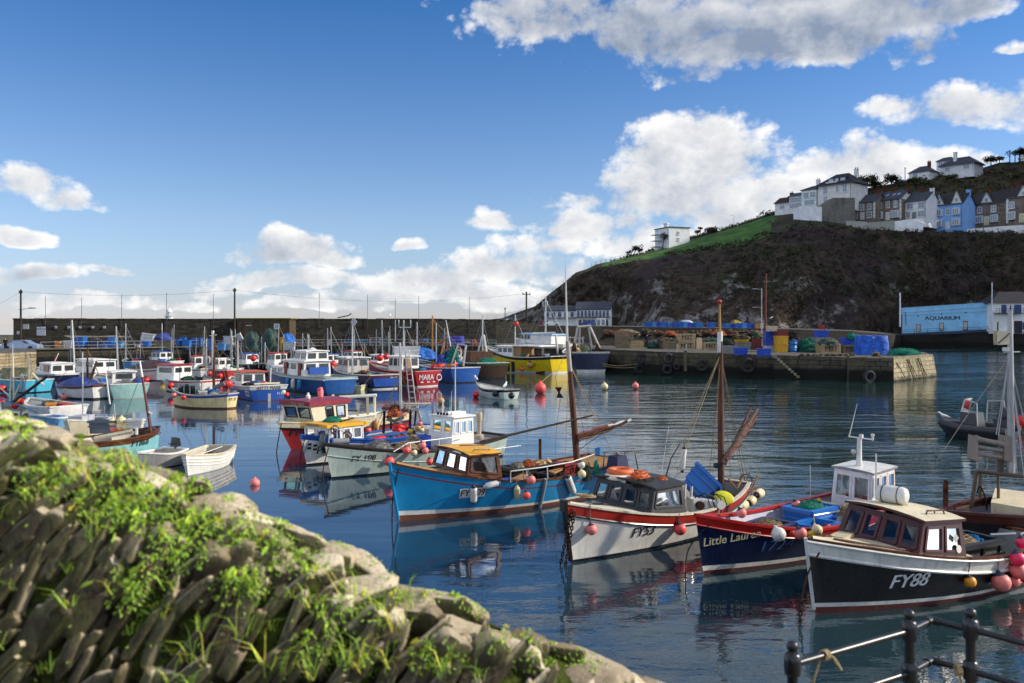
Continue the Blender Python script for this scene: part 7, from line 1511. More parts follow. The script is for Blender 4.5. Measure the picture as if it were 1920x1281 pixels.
 rope([b.w(7.2,.1,1.2),P(521,830,36.5),P(518,855,36.3)],.025,bnet,'dark mooring line at the bow of the red boat');rope([P(700,700,42),P(640,770,42),P(600,790,40.5)],.012,trope,'line slanting down to the burgundy roof')
sailr_=paint('rust_sail','7a4238',.85,.4)
second_row()
def far(label,bow,stern,B,hb,hm,hs,bands,mats,deck=None,cap=None,bt=.8,rake=.4,n=14,dz=-.12,cat='fishing boat',name='fishing_boat',**k):
 b=Boat(label,bow,stern,B=B,hb=hb,hm=hm,hs=hs,bt=bt,rake=rake,cat=cat,name=name,**k)
 b.hull(bands,mats,n);b.cap(cap or whitep,.12,.07);b.deck(deck or greydk,.0,.985,dz,.04);return b
def simple_cabin(b,x0,x1,w,z0,h,wall,roof,nf=2,ns=2,rk=.15,over=.12,rcol=None,v=(.5,.9),name='wheelhouse',port=True,aft=2):
 h*=.64
 fw=[((i+.12)/nf,(i+.88)/nf)for i in range(nf)];sw=[((i+.15)/ns,(i+.85)/ns)for i in range(ns)]
 wins={'front':(v[0],v[1],fw),'port':(v[0],v[1],sw),'starboard':(v[0],v[1],sw)}
 if aft:wins['aft']=(v[0],v[1],[((i+.15)/aft,(i+.85)/aft)for i in range(aft)])
 return b.cabin(name,[(x0,w,z0),(x0,-w,z0),(x1,-w,z0),(x1,w,z0)],[(x0-rk,w*.94,z0+h),(x0-rk,-w*.94,z0+h),(x1,-w*.94,z0+h),(x1,w*.94,z0+h)],wall,wins,roof,over,.09,trim_b,clear=False,camber=.05,rcol=rcol)
trim_b=paint('boat_trim',(.12,.11,.1),.5)
def fmast(b,px,y0,y1,r,mat,d=None,stays=(),lean=0,name='mast'):
 d=d or(b.w(b.L/2,0,0)).y;p,q=b.inv@P(px,y0,d),b.inv@P(px+lean,y1,d);b.mast(p,q,r,mat,6,name)
 for sx,sy in stays:b.stay(q+(p-q)*.06,b.inv@P(sx,sy,d),.016*max(1,d/60),wirer if mat is steel or mat is whitep else trope)
 return p,q
def fbuoy(px,py,d,r,mat,label,group=None):return buoy(P(px,py,d),r,mat,label,up=(rnd.uniform(-.3,.3),0,1),group=group)
def clutter(b,short,n,seed,x0=.1,x1=.55,cols=('blue','white','orange','grey','black','red','green')):
 """small boxes, ropes and gear lying about the deck: one look, one group"""
 rr=random.Random(seed)
 for i in range(n):
  x=b.L*rr.uniform(x0,x1);y=rr.uniform(-.6,.6)*b.B*.4;z=b.sh_at(x)-.08;k=rr.random()
  if k<.5:c=rr.choice(cols);tag(bin_mb(rr.uniform(.35,.7),.45,rr.uniform(.25,.45),False).build('fish_box',plas[c],None,b.w(x,y,z),rr.uniform(0,3)),c+' fish box on the '+short,'box',c+' fish boxes on the '+short)
  else:c,m_=rr.choice((('black',bnet),('dark green',gdark),('grey',grey_r),('tan',trope),('rusty',rusty0)));tag(heap_mb(rr.uniform(.5,1.1),rr.uniform(.4,.8),rr.uniform(.2,.45),rr.random()*9,12).build('gear_heap',m_,None,b.w(x,y,z),0),c+' gear on the '+short,'fishing gear',c+' gear heaps on the '+short)
def far_boats():
 white,blackw=whitep,blackp
 b=far('cream wooden boat with blue top strake and brown mast in the middle harbour',(327,761),(434,766),2.5,1.15,.85,.95,[('w',-.3),('w',.1),('s',-.16),('s',0)],[antib,paint('cream_hull','f0d79c',.4,.4),royalp],bt=.42,rake=.25,cap=paint('weathered_rail','b9b0a0',.6,.7));d=b.w(b.L/2,0,0).y
 fmast(b,401,755,625,.10,mastw,d,((330,735),(432,740),(420,745),(372,742),(410,748)));MB().tube([b.inv@P(399.5,690,d),b.inv@P(399,620,d)],.09,6).build('mast_top',whitep,b.root);b.bar('crosstree',[b.inv@P(392,630,d),b.inv@P(406,628,d)],.03,whitep)
 b.bar('boom',[b.inv@P(400,728,d),b.inv@P(421,719,d)],.16,paint('grey_sail','6f7076',.8,.3));clutter(b,'cream wooden boat',9,1,.15,.8)
 for px in(334,345,356,367,378):b.bar('stanchion',[b.inv@P(px,742,d),b.inv@P(px,718,d)],.03,galv)
 b.bar('hand_rail',[b.inv@P(333,720,d),b.inv@P(379,718,d)],.035,steel);heap(b,b.L*.75,0,.85,1.6,.5,.6,[bnet,gdark],'dark netting slung along the rail of the cream wooden boat',201,20,.014)
 fbuoy(344,745,d-1.4,.17,redb,'red buoy on the near side of the cream wooden boat');fbuoy(326,741,d-.6,.18,salm,'pink buoy at the bow of the cream wooden boat');b.ttext('FY 27',.18,.1,.62,LET)
 b=far('white wooden boat under a dark blue canvas canopy, moored at left',(110,744),(192,748),2.4,1.05,.85,1.0,[('w',-.3),('w',.12),('s',-.1),('s',0)],[paint('boot_black',(.02,.02,.022),.5),white,varn],cap=varn,bt=.8);d=b.w(b.L/2,0,0).y;k=d/F
 cm=tarp_mat('canopy_blue','22377f');mb=MB();L=b.L;rows=[]
 for i in range(9):
  x=L*(.25+.075*i);f=i/8;hh=.95+.62*sin(pi*min(1,.25+f*.62));rows.append([V((x,b.B*.46*yy,hh-.75*abs(yy)**2.2 if abs(yy)<1 else .75))for yy in(-1,-.8,-.4,0,.4,.8,1)])
 mb.grid(rows);mb.add(rows[0],[tuple(range(7))]);mb.add(rows[-1],[tuple(reversed(range(7)))]);mb.build('canopy',cm,b.root)
 fmast(b,164,720,652,.09,mastw,d,((110,712),(192,718),(185,700)));fmast(b,166,724,678,.12,mastw,d,(),15,'boom');b.bar('rail',[b.inv@P(112,722,d),b.inv@P(112,724,d),b.inv@P(143,726,d),b.inv@P(143,735,d)],.03,steel);fbuoy(120,744,d-1.2,.22,salm,'pale pink buoy at the waterline of the blue canopy boat')
 b=far('pale turquoise boat with small white cabin, stern towards the camera',(182,727),(243,747),2.9,1.15,.95,1.05,[('w',-.3),('w',.06),('s',0)],[palegr,paint('hull_aqua','9cc3bd',.45,.5)],bt=.95);d=b.w(b.L/2,0,0).y
 simple_cabin(b,3.8,1.9,.85,.9,1.45,WWp,WWp,2,1,aft=1);fmast(b,222,700,612,.085,steel,d,((262,700),(200,705),(236,706)),-4);clutter(b,'pale turquoise cabin boat',4,2);MB().tube([b.inv@P(237,715,d-1),b.inv@P(246,730,d-2)],.06,6).build('strut',whitep,b.root)
 mb=MB();mb.grid([[b.w(0,0,0)*0+V((.3+.5*i,-1.2+.1*j+0,.95+.5*sin(pi*i/6)*(1-(j/3-1)**2*.6)))for j in range(7)]for i in range(7)]);mb.build('sprayhood',tarp_mat('navy','35489c'),b.root)
 MB().tube([b.inv@P(235,748,d-2.4),b.inv@P(234,705,d-2.2)],.05,6).build('stern_post',whitep,b.root)
 b=far('white motor boat under a dark brown cover, moored left of the white cabin boat',(318,714),(252,712),2.8,1.3,1.05,1.1,[('w',-.3),('w',.08),('s',0)],[paint('boot_black',(.02,.02,.022),.5),white],rake=.7);L=b.L;mb=MB();rows=[]
 for i in range(10):t=.02+.9*i/9;hh=b.sheer(t)+.95*sin(pi*min(.98,.12+t*.75));rows.append([V((b.X(t,b.sheer(t)),(b.half(t,b.sheer(t))+.04)*yy,hh-(hh-b.sheer(t)+.15)*abs(yy)**1.7))for yy in(-1,-.75,-.4,0,.4,.75,1)])
 mb.grid(rows);mb.add(rows[0],[tuple(range(7))]);mb.build('cover',tarp_mat('brown','4a332b'),b.root);d=b.w(L/2,0,0).y
 for px,py,m_,lab in((250,711,redb,'red buoy left of the brown covered boat'),(256,713,redb,'second red buoy left of the brown covered boat'),(274,713,redb,'red buoy on the side of the brown covered boat'),(306,707,yelb,'yellow float at the bow of the brown covered boat'),(311,717,orb,'orange buoy below the yellow float')):fbuoy(px,py,d-1.6,.33,m_,lab)
 b=far('white boat with box cabin under a red roof edge, behind the cream boat',(312,733),(392,737),2.7,1.25,.95,1.0,[('w',-.3),('w',.08),('s',-.13),('s',0)],[anti,white,redp],rake=.6);d=b.w(b.L/2,0,0).y
 simple_cabin(b,4.9,2.9,.95,.95,1.85,WWp,redp,2,1,.05,.15,redp,(.55,.85));fbuoy(320,723,d-1.6,.28,redb,'red buoy on the bow of the red roofed white boat');clutter(b,'red roofed white boat',6,3);fmast(b,387,705,635,.07,steel,d,((360,690),(392,715)))
 b=far('blue boat lettered KITTY MARIE on its white stern board, orange edged wheelhouse',(437,738),(503,751),3.0,1.3,.95,1.05,[('w',-.3),('w',.05),('s',-.25),('s',0)],[anti,royalp,paint('grey_white','c8c4ba',.5,.5)],bt=.95,rake=.5);d=b.w(b.L/2,0,0).y
 simple_cabin(b,4.6,3.0,.9,.85,1.6,WWp,orangep,2,1,-.1,.2,orangep,(.4,.85));b.ttext('KITTY MARIE',.26,0,.92,LET,.015,.8);b.ttext('FY 86',.16,-.85,.48,WLET,.01);MB().box((.25,0,1.22),(.12,1.9,.1)).build('stern_beam',creamp,b.root)
 x,z=b.loc(464,744,1.3);b.plate(x-.35,x+.35,.3,.72,white);b.text('FY86',.22,x,.51,LET,1,0,.01,0,.8);clutter(b,'blue KITTY MARIE boat',9,4,.05,.5);fbuoy(443,736,d-1.6,.25,whtb,'white buoy at the bow of the blue KITTY MARIE boat');fbuoy(530,735,d-2.4,.22,crmb,'cream fender ball at the right stern corner of the KITTY MARIE');fbuoy(537,740,d-2.2,.2,redb,'dark red buoy right of the KITTY MARIE stern');fbuoy(427,720,d-2,.36,redb,'large red buoy left of the orange edged wheelhouse')
 MB().box((.0-.15,0,.45),(.12,.22,.9)).build('rudder_post',galv,b.root);b.bar('goal_post',[b.inv@P(506,732,d-2),b.inv@P(508,690,d-2)],.05,whitep)
 fmast(b,446,700,640,.09,steel,d+6,((420,690),(468,692),(455,694),(430,696)))
 b=far('large blue hulled boat with white cabins and dark red doors in the middle harbour',(508,724),(638,741),3.2,1.75,1.3,1.35,[('w',-.3),('w',.12),('s',-.14),('s',0)],[paint('boot_black',(.02,.02,.022),.5),paint('deep_blue_hull','17508f',.35,.3),paint('pale_rail','b9c6c0',.5,.4)],bt=.9,rake=.9,cap=paint('aqua_rail','7f9fa0',.5,.4));d=b.w(b.L/2,0,0).y;L=b.L
 b.rail(paint('grey_fendering','a9aaa0',.6,.5),-.12,.09);simple_cabin(b,L*.62,L*.30,1.2,1.25,1.9,WWp,WWp,3,3,.25,.15,None,(.5,.85));simple_cabin(b,L*.48,L*.30,1.0,2.50,1.2,WWp,WWp,2,2,.35,.1,None,(.3,.85),'flybridge');simple_cabin(b,L*.86,L*.63,.95,1.35,.75,WWp,WWp,2,2,.3,.05,None,(.4,.8),'coachroof')
 for x in(.56,.36):MB().box((L*x,1.2,1.85),(.5,.08,1.05)).build('door',paint('dark_red_door','7a2c20',.5),b.root)
 MB().box((L*.285,.0,1.75),(.3,1.7,.55)).build('aft_screen',royalp,b.root);MB().lathe([(.0,0),(.3,0),(.32,.15),(0,.3)],12,(L*.37,0,3.32)).build('radar_dome',whitep,b.root);fmast(b,579,672,628,.05,whitep,d,((560,668),(598,668)));MB().tube([b.inv@P(570,676,d),b.inv@P(570,662,d),b.inv@P(583,662,d),b.inv@P(583,676,d)],.07,6).build('radar_arch',steel,b.root)
 for px,py,m_ in((541,730,bluep),(551,728,whtb),(563,732,bluep)):x,z=b.loc(px,py,1.65);fender(b.w(x,1.72,.25),b.w(x,1.72,1.15),.16,m_,{541:'left blue fender on the large blue hulled cabin boat',551:'white fender on the large blue hulled cabin boat',563:'right blue fender on the large blue hulled cabin boat'}[px])
 m=MB();m.tube([b.inv@P(620,720,d-2),b.inv@P(652,717,d-1.6)],.25,8);m.build('stern_tube',creamp,b.root)
 b=far('navy hulled trawler with royal blue stern, left of the red stern lettered MARA',(628,716),(722,730),3.1,1.7,1.1,1.2,[('w',-.3),('w',.1),('s',-.2),('s',0)],[white,paint('purple_navy','1f2350',.4,.3),paint('maroon_rail','5a2230',.5,.4)],bt=.95,rake=.8);d=b.w(b.L/2,0,0).y;L=b.L
 b.ttext('FY 53',.2,-.7,.95,WLET,.01);MB().grid([[V((b.X(0,z)-.2-.05*(1-y*y),y*b.half(0,z)*.88,z))for y in(-1,-.5,0,.5,1)]for z in(.25,.6,.95)]).build('stern_panel',royalp,b.root);simple_cabin(b,L*.72,L*.5,1.05,1.15,2.0,paint('grey_cabin','c3c0b8',.5,.4),WWp,3,2,.2,.2,None,(.5,.88));clutter(b,'navy trawler with royal stern',10,5,.05,.5);fmast(b,661,722,592,.10,steel,d-2,((630,680),(692,690),(640,700),(680,700)));MB().tube([b.inv@P(633,596,d-2),b.inv@P(653,592,d-2),b.inv@P(659,588,d-2)],.05,5).build('gaff',bnet,b.root)
 rr_=thing('radar_reflector','grey diamond shaped reflector hung on the mast beside the navy trawler','radar reflector',P(663.5,604,d-2.2));k=d/F;MB().prism([V((0,0,8*k)),V((6*k,0,0)),V((0,0,-8*k)),V((-6*k,0,0))],(0,-.1,0),(0,.1,0)).build('panel',galv,rr_)
 fbuoy(708,717,d-2.4,.3,redb,'red buoy at the left edge of the royal blue stern');fbuoy(624,683,d+4,.35,redb,'red buoy left of the grey wheelhouse of the navy trawler');fbuoy(616,682,d+4,.33,redb,'second red buoy left of the grey wheelhouse of the navy trawler');fbuoy(660,721,d-3,.2,yelb,'yellow buoy at the pale dinghy by the navy trawler')
 bd=far('pale yellow dinghy tied alongside the navy trawler',(708,722),(668,733),1.1,.55,.4,.4,[('w',-.2),('w',.02),('s',0)],[palegr,paint('pale_yellow_hull','d9d6a0',.5,.5)],cat='dinghy',name='dinghy',rake=.4,dz=-.2,n=10)
 b=far('red trawler lettered MARA on its lit red stern, white wheelhouse and wood door',(700,716),(802,725),3.0,1.9,1.25,1.35,[('w',-.3),('w',.1),('s',0)],[white,paint('mara_red','a31a22',.38,.3)],bt=.97,rake=.9,cap=paint('salmon_rail','d77a6a',.5,.4));d=b.w(b.L/2,0,0).y;L=b.L
 b.ttext('MARA',.46,.28,.85,WLET,.012,.85);MB().ring((-.27,-1.05,.78),.26,.05,16,6,axis=(1,0,0)).build('ring_emblem',WLET,b.root);b.ttext('- - -',.1,.1,.42,WLET,.03)
 simple_cabin(b,L*.55,L*.30,.95,1.25,2.0,WWp,WWp,2,3,.1,.15,None,(.4,.9));MB().box((L*.30-.08,.3,1.85),(.1,.65,1.1)).build('door',wood('pale_door','b08a60','8c6a45',.6,2),b.root);clutter(b,'red MARA trawler',8,6,.02,.3)
 fmast(b,757,680,600,.10,steel,d+2,((735,655),(778,655)));MB().tube([b.inv@P(748,600,d+2),b.inv@P(748,614,d+2),b.inv@P(770,614,d+2),b.inv@P(770,600,d+2)],.05,5).build('aerial_yoke',whitep,b.root);fmast(b,741.5,640,600,.06,steel,d+2)
 wl_=tag(bin_mb(2.4,1.2,.9,False).build('fish_box',plas['white'],None,P(762,668,d+1),.2),'white gear box high on the deck behind the wheelhouse of the MARA','box');fbuoy(712,671,d+5,.35,redb,'red buoy in front of the bright blue sheet');fbuoy(781,718,d-2.6,.22,salm,'pink buoy at the left edge of the red MARA stern')
 b=far('blue trawler with ochre masts and bright blue sheet, right of the red MARA stern',(782,708),(872,718),3.4,1.9,1.3,1.4,[('w',-.3),('w',.1),('s',0)],[blackp,paint('trawler_blue','14509c',.4,.35)],bt=.95,rake=.8);d=b.w(b.L/2,0,0).y;L=b.L
 fmast(b,811,690,592,.13,paint('ochre_spar','b07a2c',.5,.3),d+3,((782,650),(850,670),(835,660),(795,660),(870,660)));fmast(b,818,690,606,.09,steel,d+3);fmast(b,845,650,600,.07,whitep,d+1,(),-9,'derrick');b.bar('derrick',[b.inv@P(822,685,d+2),b.inv@P(833,640,d+2)],.10,paint('ochre_spar','b07a2c',.5,.3));b.bar('derrick',[b.inv@P(818,645,d+2),b.inv@P(838,634,d+2)],.10,paint('ochre_spar','b07a2c',.5,.3))
 bs=tarp_mat('bright_blue','1f74d0');tarp_heap(764,818,652,674,bs,'bright blue sheet spread over gear behind the MARA wheelhouse',d=d+2,seed=71,dep=.5);tarp_heap(818,835,664,682,tarp_mat('violet','3a3fae'),'violet net bag hanging amid the ochre masts',d=d+1,seed=72)
 net_heap(830,848,656,680,[brope,gdark],'blue grey net rolled on the drum of the blue trawler',d=d,seed=73);net_heap(841,860,650,682,[gnet,grnrope],'green net hanging from the gallows of the blue trawler',d=d-1,seed=74);MB().tube([b.inv@P(845,690,d-1),b.inv@P(860,645,d-1),b.inv@P(874,648,d-1),b.inv@P(868,690,d-1)],.12,6).build('gallows',steel,b.root)
 for px,py,r_ in((815,689,.42),(824,688,.42),(819,695,.4),(828,686,.3)):fbuoy(px,py,d-2,r_,redb,'bright red buoy in the bunch on the blue trawler','red buoys bunched on the blue trawler')
 fbuoy(853,683,d-2,.26,redb,'single red buoy hanging right of the green net');clutter(b,'blue trawler',6,7,.1,.7);rk_=MB()
 for i in range(6):rk_.beam(b.inv@P(832+i*3.6,698,d-2),b.inv@P(832+i*3.6,684,d-2),.06,.06)
 for y_ in(685,691,697):rk_.beam(b.inv@P(832,y_,d-2),b.inv@P(850,y_,d-2),.06,.06)
 rk_.build('gear_cage',galv,b.root)
 b=far('dark trawler with brown planked side and green net drum at the stern',(874,702),(924,711),3.6,2.0,1.5,1.6,[('w',-.3),('w',.15),('s',-.2),('s',0)],[blackp,wood('dark_planks','4a3524','2c2018',.7,0),paint('dark_green_rail','1f4a2c',.5,.4)],bt=.95,rake=.6);d=b.w(b.L/2,0,0).y
 MB().tube([b.inv@P(906,690,d-1.5),b.inv@P(918,690,d-3)],1.05,16).build('net_drum',gnet,b.root);net_heap(898,926,672,708,[gdark,grnrope],'great green net wound on the drum of the brown trawler',d=d-3,seed=75,strands=40);tb=MB().tube([b.inv@P(930,712,d-3.4),b.inv@P(930,692,d-3.4)],.07,6).build('stern_post',yellowp,b.root)
 MB().hexa([b.inv@P(868,706,d-3),b.inv@P(880,706,d-3),b.inv@P(880,706,d-2.4),b.inv@P(868,706,d-2.4)],[b.inv@P(866,682,d-3),b.inv@P(876,684,d-3),b.inv@P(876,684,d-2.4),b.inv@P(866,682,d-2.4)]).build('trawl_door',rusty,b.root);MB().box((b.L*.55,0,2.0),(2.6,2.4,1.3)).build('wheelhouse',wood('rust_house','6b4a38','4a3226',.7,2),b.root)
 fmast(b,905,672,590,.10,steel,d,((880,672),(925,690),(893,670)));b.bar('gantry_leg',[b.inv@P(892,680,d),b.inv@P(904,630,d)],.09,whitep);b.bar('gantry_leg',[b.inv@P(913,664,d),b.inv@P(907,628,d)],.14,whitep);clutter(b,'brown and green trawler',5,8)
 b=far('yellow hulled trawler with white wheelhouse forward, moored below the hotel',(918,693),(1052,700),4.2,2.9,1.7,1.9,[('w',-.3),('w',.18),('s',-.3),('s',0)],[whitep,yellowp,blackp],bt=.95,rake=1.2);d=b.w(b.L/2,0,0).y;L=b.L
 xa=b.loc(935,680,1.2)[0];xb_=b.loc(962,680,1.2)[0];simple_cabin(b,xa,xb_,1.35,1.6,2.0,WWp,WWp,2,3,-.1,.2,None,(.5,.85));MB().box((xb_-.6,0,2.3),(1.2,2.2,1.3)).build('shelter',wood('pale_door','b08a60','8c6a45',.6,2),b.root);MB().box((xb_-2.2,0,3.02),(4.2,2.8,.14)).build('shelter_roof',WWp,b.root)
 x,z=b.loc(998,690,2.0);b.text('FY 17',.34,x,.95,LET,1,0,.02,0,.8,eps=.05);b.text('FV',.55,b.loc(925,683,1.4)[0],1.9,bnet,1,.3,.01,eps=.05)
 for px,py in((940,685),(979,692)):fbuoy(px,py,d-3.2,.26,orangeb,'orange float on the yellow trawler side, %s of two'%('left' if px<950 else 'right'))
 fbuoy(994,684,d-3.4,.36,tanb,'tan buoy by the dark trawl door of the yellow trawler');o=MB().prism([V((-.9,0,-1.0)),V((.3,0,-1.2)),V((1.0,0,.3)),V((.4,0,1.2)),V((-.6,0,.9)),V((-1.1,0,.2))],(0,0,0),(0,.2,0)).build('trawl_door',rusty,b.root,b.inv@P(1012,682,d-3.6))
 for px in(953,962):MB().tube([b.inv@P(px,697,d-3),b.inv@P(px,678,d-3)],.2,6).build('fender_strip',bnet,b.root)
 fmast(b,1018,685,628,.16,steel,d,(),0,'gantry_post');b.bar('gantry_post',[b.inv@P(1048,684,d),b.inv@P(1042,628,d)],.13,steel);b.bar('gantry_beam',[b.inv@P(998,625,d),b.inv@P(1042,624,d)],.12,steel);fmast(b,966,655,590,.08,whitep,d,((945,645),(978,650),(990,650)));clutter(b,'yellow trawler',9,9,.05,.5)
 fbuoy(968,607,d,.3,redb,'red and white float lashed high on the yellow trawler foremast')
 b=far('white trawler with pale blue trimmed upper works lying behind the yellow trawler',(975,676),(1068,680),4.0,3.4,2.6,2.6,[('w',-.3),('w',.2),('s',0)],[paint('boot_black',(.02,.02,.022),.5),whitep],rake=1.2);d=b.w(b.L/2,0,0).y;L=b.L
 simple_cabin(b,L*.86,L*.64,1.5,2.6,2.3,WWp,paint('pale_blue_roof','9cc3e0',.5),3,3,.3,.2);MB().box((L*.42,0,3.2),(L*.42,3.2,1.4)).build('deckhouse',WWp,b.root);MB().box((L*.42,0,4.0),(L*.46,3.4,.2)).build('roof',paint('pale_blue_roof','9cc3e0',.5),b.root)
 fmast(b,1023,650,556,.15,steel,d,((985,640),(1063,640),(1000,632),(1050,632)));bx=MB()
 for dx in(-4,4):bx.beam(b.inv@P(1022+dx,575,d),b.inv@P(1022+dx,565,d),.12,.12)
 bx.beam(b.inv@P(1018,574,d),b.inv@P(1026,574,d),.12,.12);bx.beam(b.inv@P(1018,566,d),b.inv@P(1026,566,d),.12,.12);bx.build('mast_platform',steel,b.root)
 for px in range(1045,1096,8):b.bar('stanchion',[b.inv@P(px,645,d),b.inv@P(px,631,d)],.06,steel)
 b.bar('hand_rail',[b.inv@P(1042,632,d),b.inv@P(1096,634,d)],.07,steel)
 b=far('navy hulled stern trawler with tall white gallows, moored at the pier corner',(1072,688),(1108,699),4.4,2.6,2.0,2.3,[('w',-.3),('w',.35),('s',-.15),('s',0)],[whitep,navyp,greydk],bt=.98,rake=.8);d=b.w(b.L/2,0,0).y
 gp=paint('dirty_white_steel','bcb6aa',.6,.6)
 for a,c,r_ in(((1075,668),(1083,614),.15),((1086,665),(1087,612),.13),((1124,652),(1106,612),.15),((1112,668),(1104,614),.12),((1082,613),(1108,611),.16),((1079,636),(1092,636),.08)):b.bar('gallows',[b.inv@P(*a,d-2),b.inv@P(*c,d-2)],r_,gp)
 net_heap(1086,1108,648,674,[gnet,trope],'green net on the drum of the navy stern trawler',d=d-3,seed=76,strands=30);net_heap(1066,1092,650,676,[tanb,trope],'tan trawl gear hanging at the left of the navy stern trawler',d=d-3.5,seed=77)
 for px,py in((1122,662),(1078,660)):MB().prism([V((-.9,0,-.8)),V((.6,0,-1.0)),V((1.1,0,.4)),V((.2,0,1.1)),V((-.9,0,.6))],(0,0,0),(0,.2,0)).build('trawl_door',rusty,b.root,b.inv@P(px,py,d-4.2))
 rope([P(1113,678,97),P(1160,686,96),P(1230,676,94),P(1262,664,92)],.05,trope,'slack mooring rope from the navy stern trawler to the pier, the upper one');rope([P(1112,684,97),P(1170,690,96),P(1225,684,94),P(1248,676,92)],.05,trope,'slack mooring rope from the navy stern trawler to the pier, the lower one')
 b=Boat('white rowing dinghy',(898,741),stern=(958,749),B=1.9,hb=.95,hm=.62,hs=.7,rake=.45,bt=.75,cat='dinghy',name='dinghy');b.root['label']='white open dinghy with black rubbing band and two gulls, alone in the middle water'
 b.hull([('w',-.2),('w',.05),('s',-.16),('s',0)],[palegr,paint('mint_white','c9d6cc',.45,.3),blackp],16);b.cap(greydk,.1,.06);b.lining(WWp,.15);MB().box((b.L*.45,0,.45),(.3,1.6,.05)).build('thwart',WWp,b.root);MB().box((b.L*.75,0,.48),(.5,1.1,.05)).build('thwart',paint('tan_seat','a88a60',.6),b.root)
 p=b.w(b.X(1,.9),0,1.02);gull(p,2.0,'gull standing on the bow of the white dinghy',1.15);p=b.w(.25,.35,.76);gull(p,1.2,'gull standing on the stern of the white dinghy',1.25);d=b.w(0,0,0).y
 for px,py,r_ in((930,741.5,.25),(960,739,.25)):x,z=b.loc(px,py,.9);MB().ball((x,.95,.42),r_,10).build('rubber_bumper',blackp,b.root)
 b=Boat('black rigid inflatable',(1774,815),stern=(1895,826),B=2.4,hb=.58,hm=.44,hs=.44,rake=.40,bt=.9,cat='inflatable boat',name='rigid_inflatable');b.root['label']='black rigid inflatable boat with grey tube and clear windscreen, moored at right'
 b.hull([('w',-.3),('w',.05),('s',-.12),('s',0)],[blackp,paint('rib_black',(.014,.014,.018),.5,.3),paint('rib_grey','2b2a2c',.6,.5)],20)
 for sd in(1,-1):MB().tube([V((b.X(t,b.sheer(t))-(.1 if t>.95 else 0),sd*max(0,b.half(t,b.sheer(t))-.12),b.sheer(t)+.05))for t in b.ts(16)],.17,10).build('tube',paint('rib_tube','3a393b',.6,.5),b.root)
 b.deck(greydk,.0,.93,-.2,.02);x0=b.loc(1820,790,0)[0];L=b.L
 MB().hexa([(x0+.35,-.55,.45),(x0+.35,.55,.45),(x0-.5,.55,.45),(x0-.5,-.55,.45)][::-1],[(x0+.25,-.5,1.25),(x0+.25,.5,1.25),(x0-.4,.5,1.2),(x0-.4,-.5,1.2)][::-1]).build('console',paint('rib_console',(.03,.03,.035),.4),b.root)
 ws=[(x0+.25,.52,1.25),(x0+.1,.46,1.85),(x0+.1,-.46,1.85),(x0+.25,-.52,1.25)];MB().add([V(p)for p in ws],[(0,1,2,3)]).build('windscreen',glass(),b.root);MB().tube([V(p)for p in ws],.03,6).build('windscreen_frame',steel,b.root)
 for sx in(0,):MB().tube([(x0+.1,.46,1.85),(x0-.45,.5,1.7),(x0-.5,.55,.6)],.03,6).build('grab_frame',steel,b.root)
 MB().tube([b.inv@P(1850,790,b.w(x0-1.2,0,0).y),b.inv@P(1852,752,b.w(x0-1.2,0,0).y),b.inv@P(1882,752,b.w(x0-1.2,0,0).y),b.inv@P(1886,792,b.w(x0-1.2,0,0).y)],.035,6).build('a_frame',steel,b.root);MB().ball((x0-1.5,0,1.15),.32,12,sz=1.25).build('seat_back',paint('rib_console',(.03,.03,.035),.4),b.root);MB().box((x0-1.4,0,.65),(.6,.6,.7)).build('seat',paint('rib_console',(.03,.03,.035),.4),b.root)
 gull(b.w(b.X(1,.58)-.3,0,.70),2.6,'gull standing on the bow of the black inflatable',1.0);fbuoy(1912,790,44,.42,redb,'red buoy behind the stays of the steel mast at right')
 b=Boat('white clinker rowing boat',(352,893),stern=(413,866),B=1.55,hb=.78,hm=.58,hs=.62,rake=.22,bt=.78,cat='rowing boat',name='rowing_boat');b.root['label']='white clinker rowing boat floating just above the stone wall'
 b.hull([('w',-.2),('w',.03),('s',0)],[palegr,WWp],18);b.cap(creamp,.08,.05)
 for z_ in(-.12,-.24,-.36):b.rail(WWp,z_,.014,name='plank_line')
 b.lining(paint('boat_inside','b8b0a0',.6,.5),.1)
 for t in(.25,.5,.75):MB().box((b.L*t,0,.40),(.22,2*b.half(t,.4)-.1,.04)).build('thwart',creamp,b.root)
 for y in(-.35,.2):b.bar('oar',[(b.L*.1,y,.66),(b.L*.8,y*.6,.66)],.02,whitep)
 heap(b,b.L*.3,0,.42,.5,.5,.2,[bnet,grey_r],'dark gear in the stern of the white clinker rowing boat',210,20)
 b=Boat('grey tender',(268,880),stern=(326,868),B=1.5,hb=.65,hm=.5,hs=.55,rake=.3,bt=.8,cat='dinghy',name='dinghy');b.root['label']='grey tender with black outboard motor partly hidden by the stone wall'
 b.hull([('w',-.2),('w',.03),('s',0)],[blackp,paint('tender_grey','a9a6a0',.5,.5)],14);b.cap(WWp,.08,.05);b.lining(paint('boat_inside','b8b0a0',.6,.5),.1)
 om=thing('outboard_motor','black outboard motor tilted on the stern of the grey tender','outboard motor',b.w(-.1,0,.6),b.ang);MB().hexa([(-.16,-.13,.05),(.16,-.13,.05),(.16,.13,.05),(-.16,.13,.05)],[(-.12,-.1,.36),(.12,-.1,.42),(.12,.1,.42),(-.12,.1,.36)]).build('cowling',blackp,om);MB().tube([(0,0,.05),(-.05,0,-.5)],.05,8).build('leg',paint('outboard_grey',(.1,.1,.11),.4),om);MB().tube([(.1,0,.15),(.45,.05,.2)],.02,6).build('tiller',blackp,om)
 b=Boat('turquoise boat FY868',(296,846),stern=(120,868),B=2.3,hb=1.05,hm=.78,hs=.8,rake=.12,bt=.7,p=3.4)
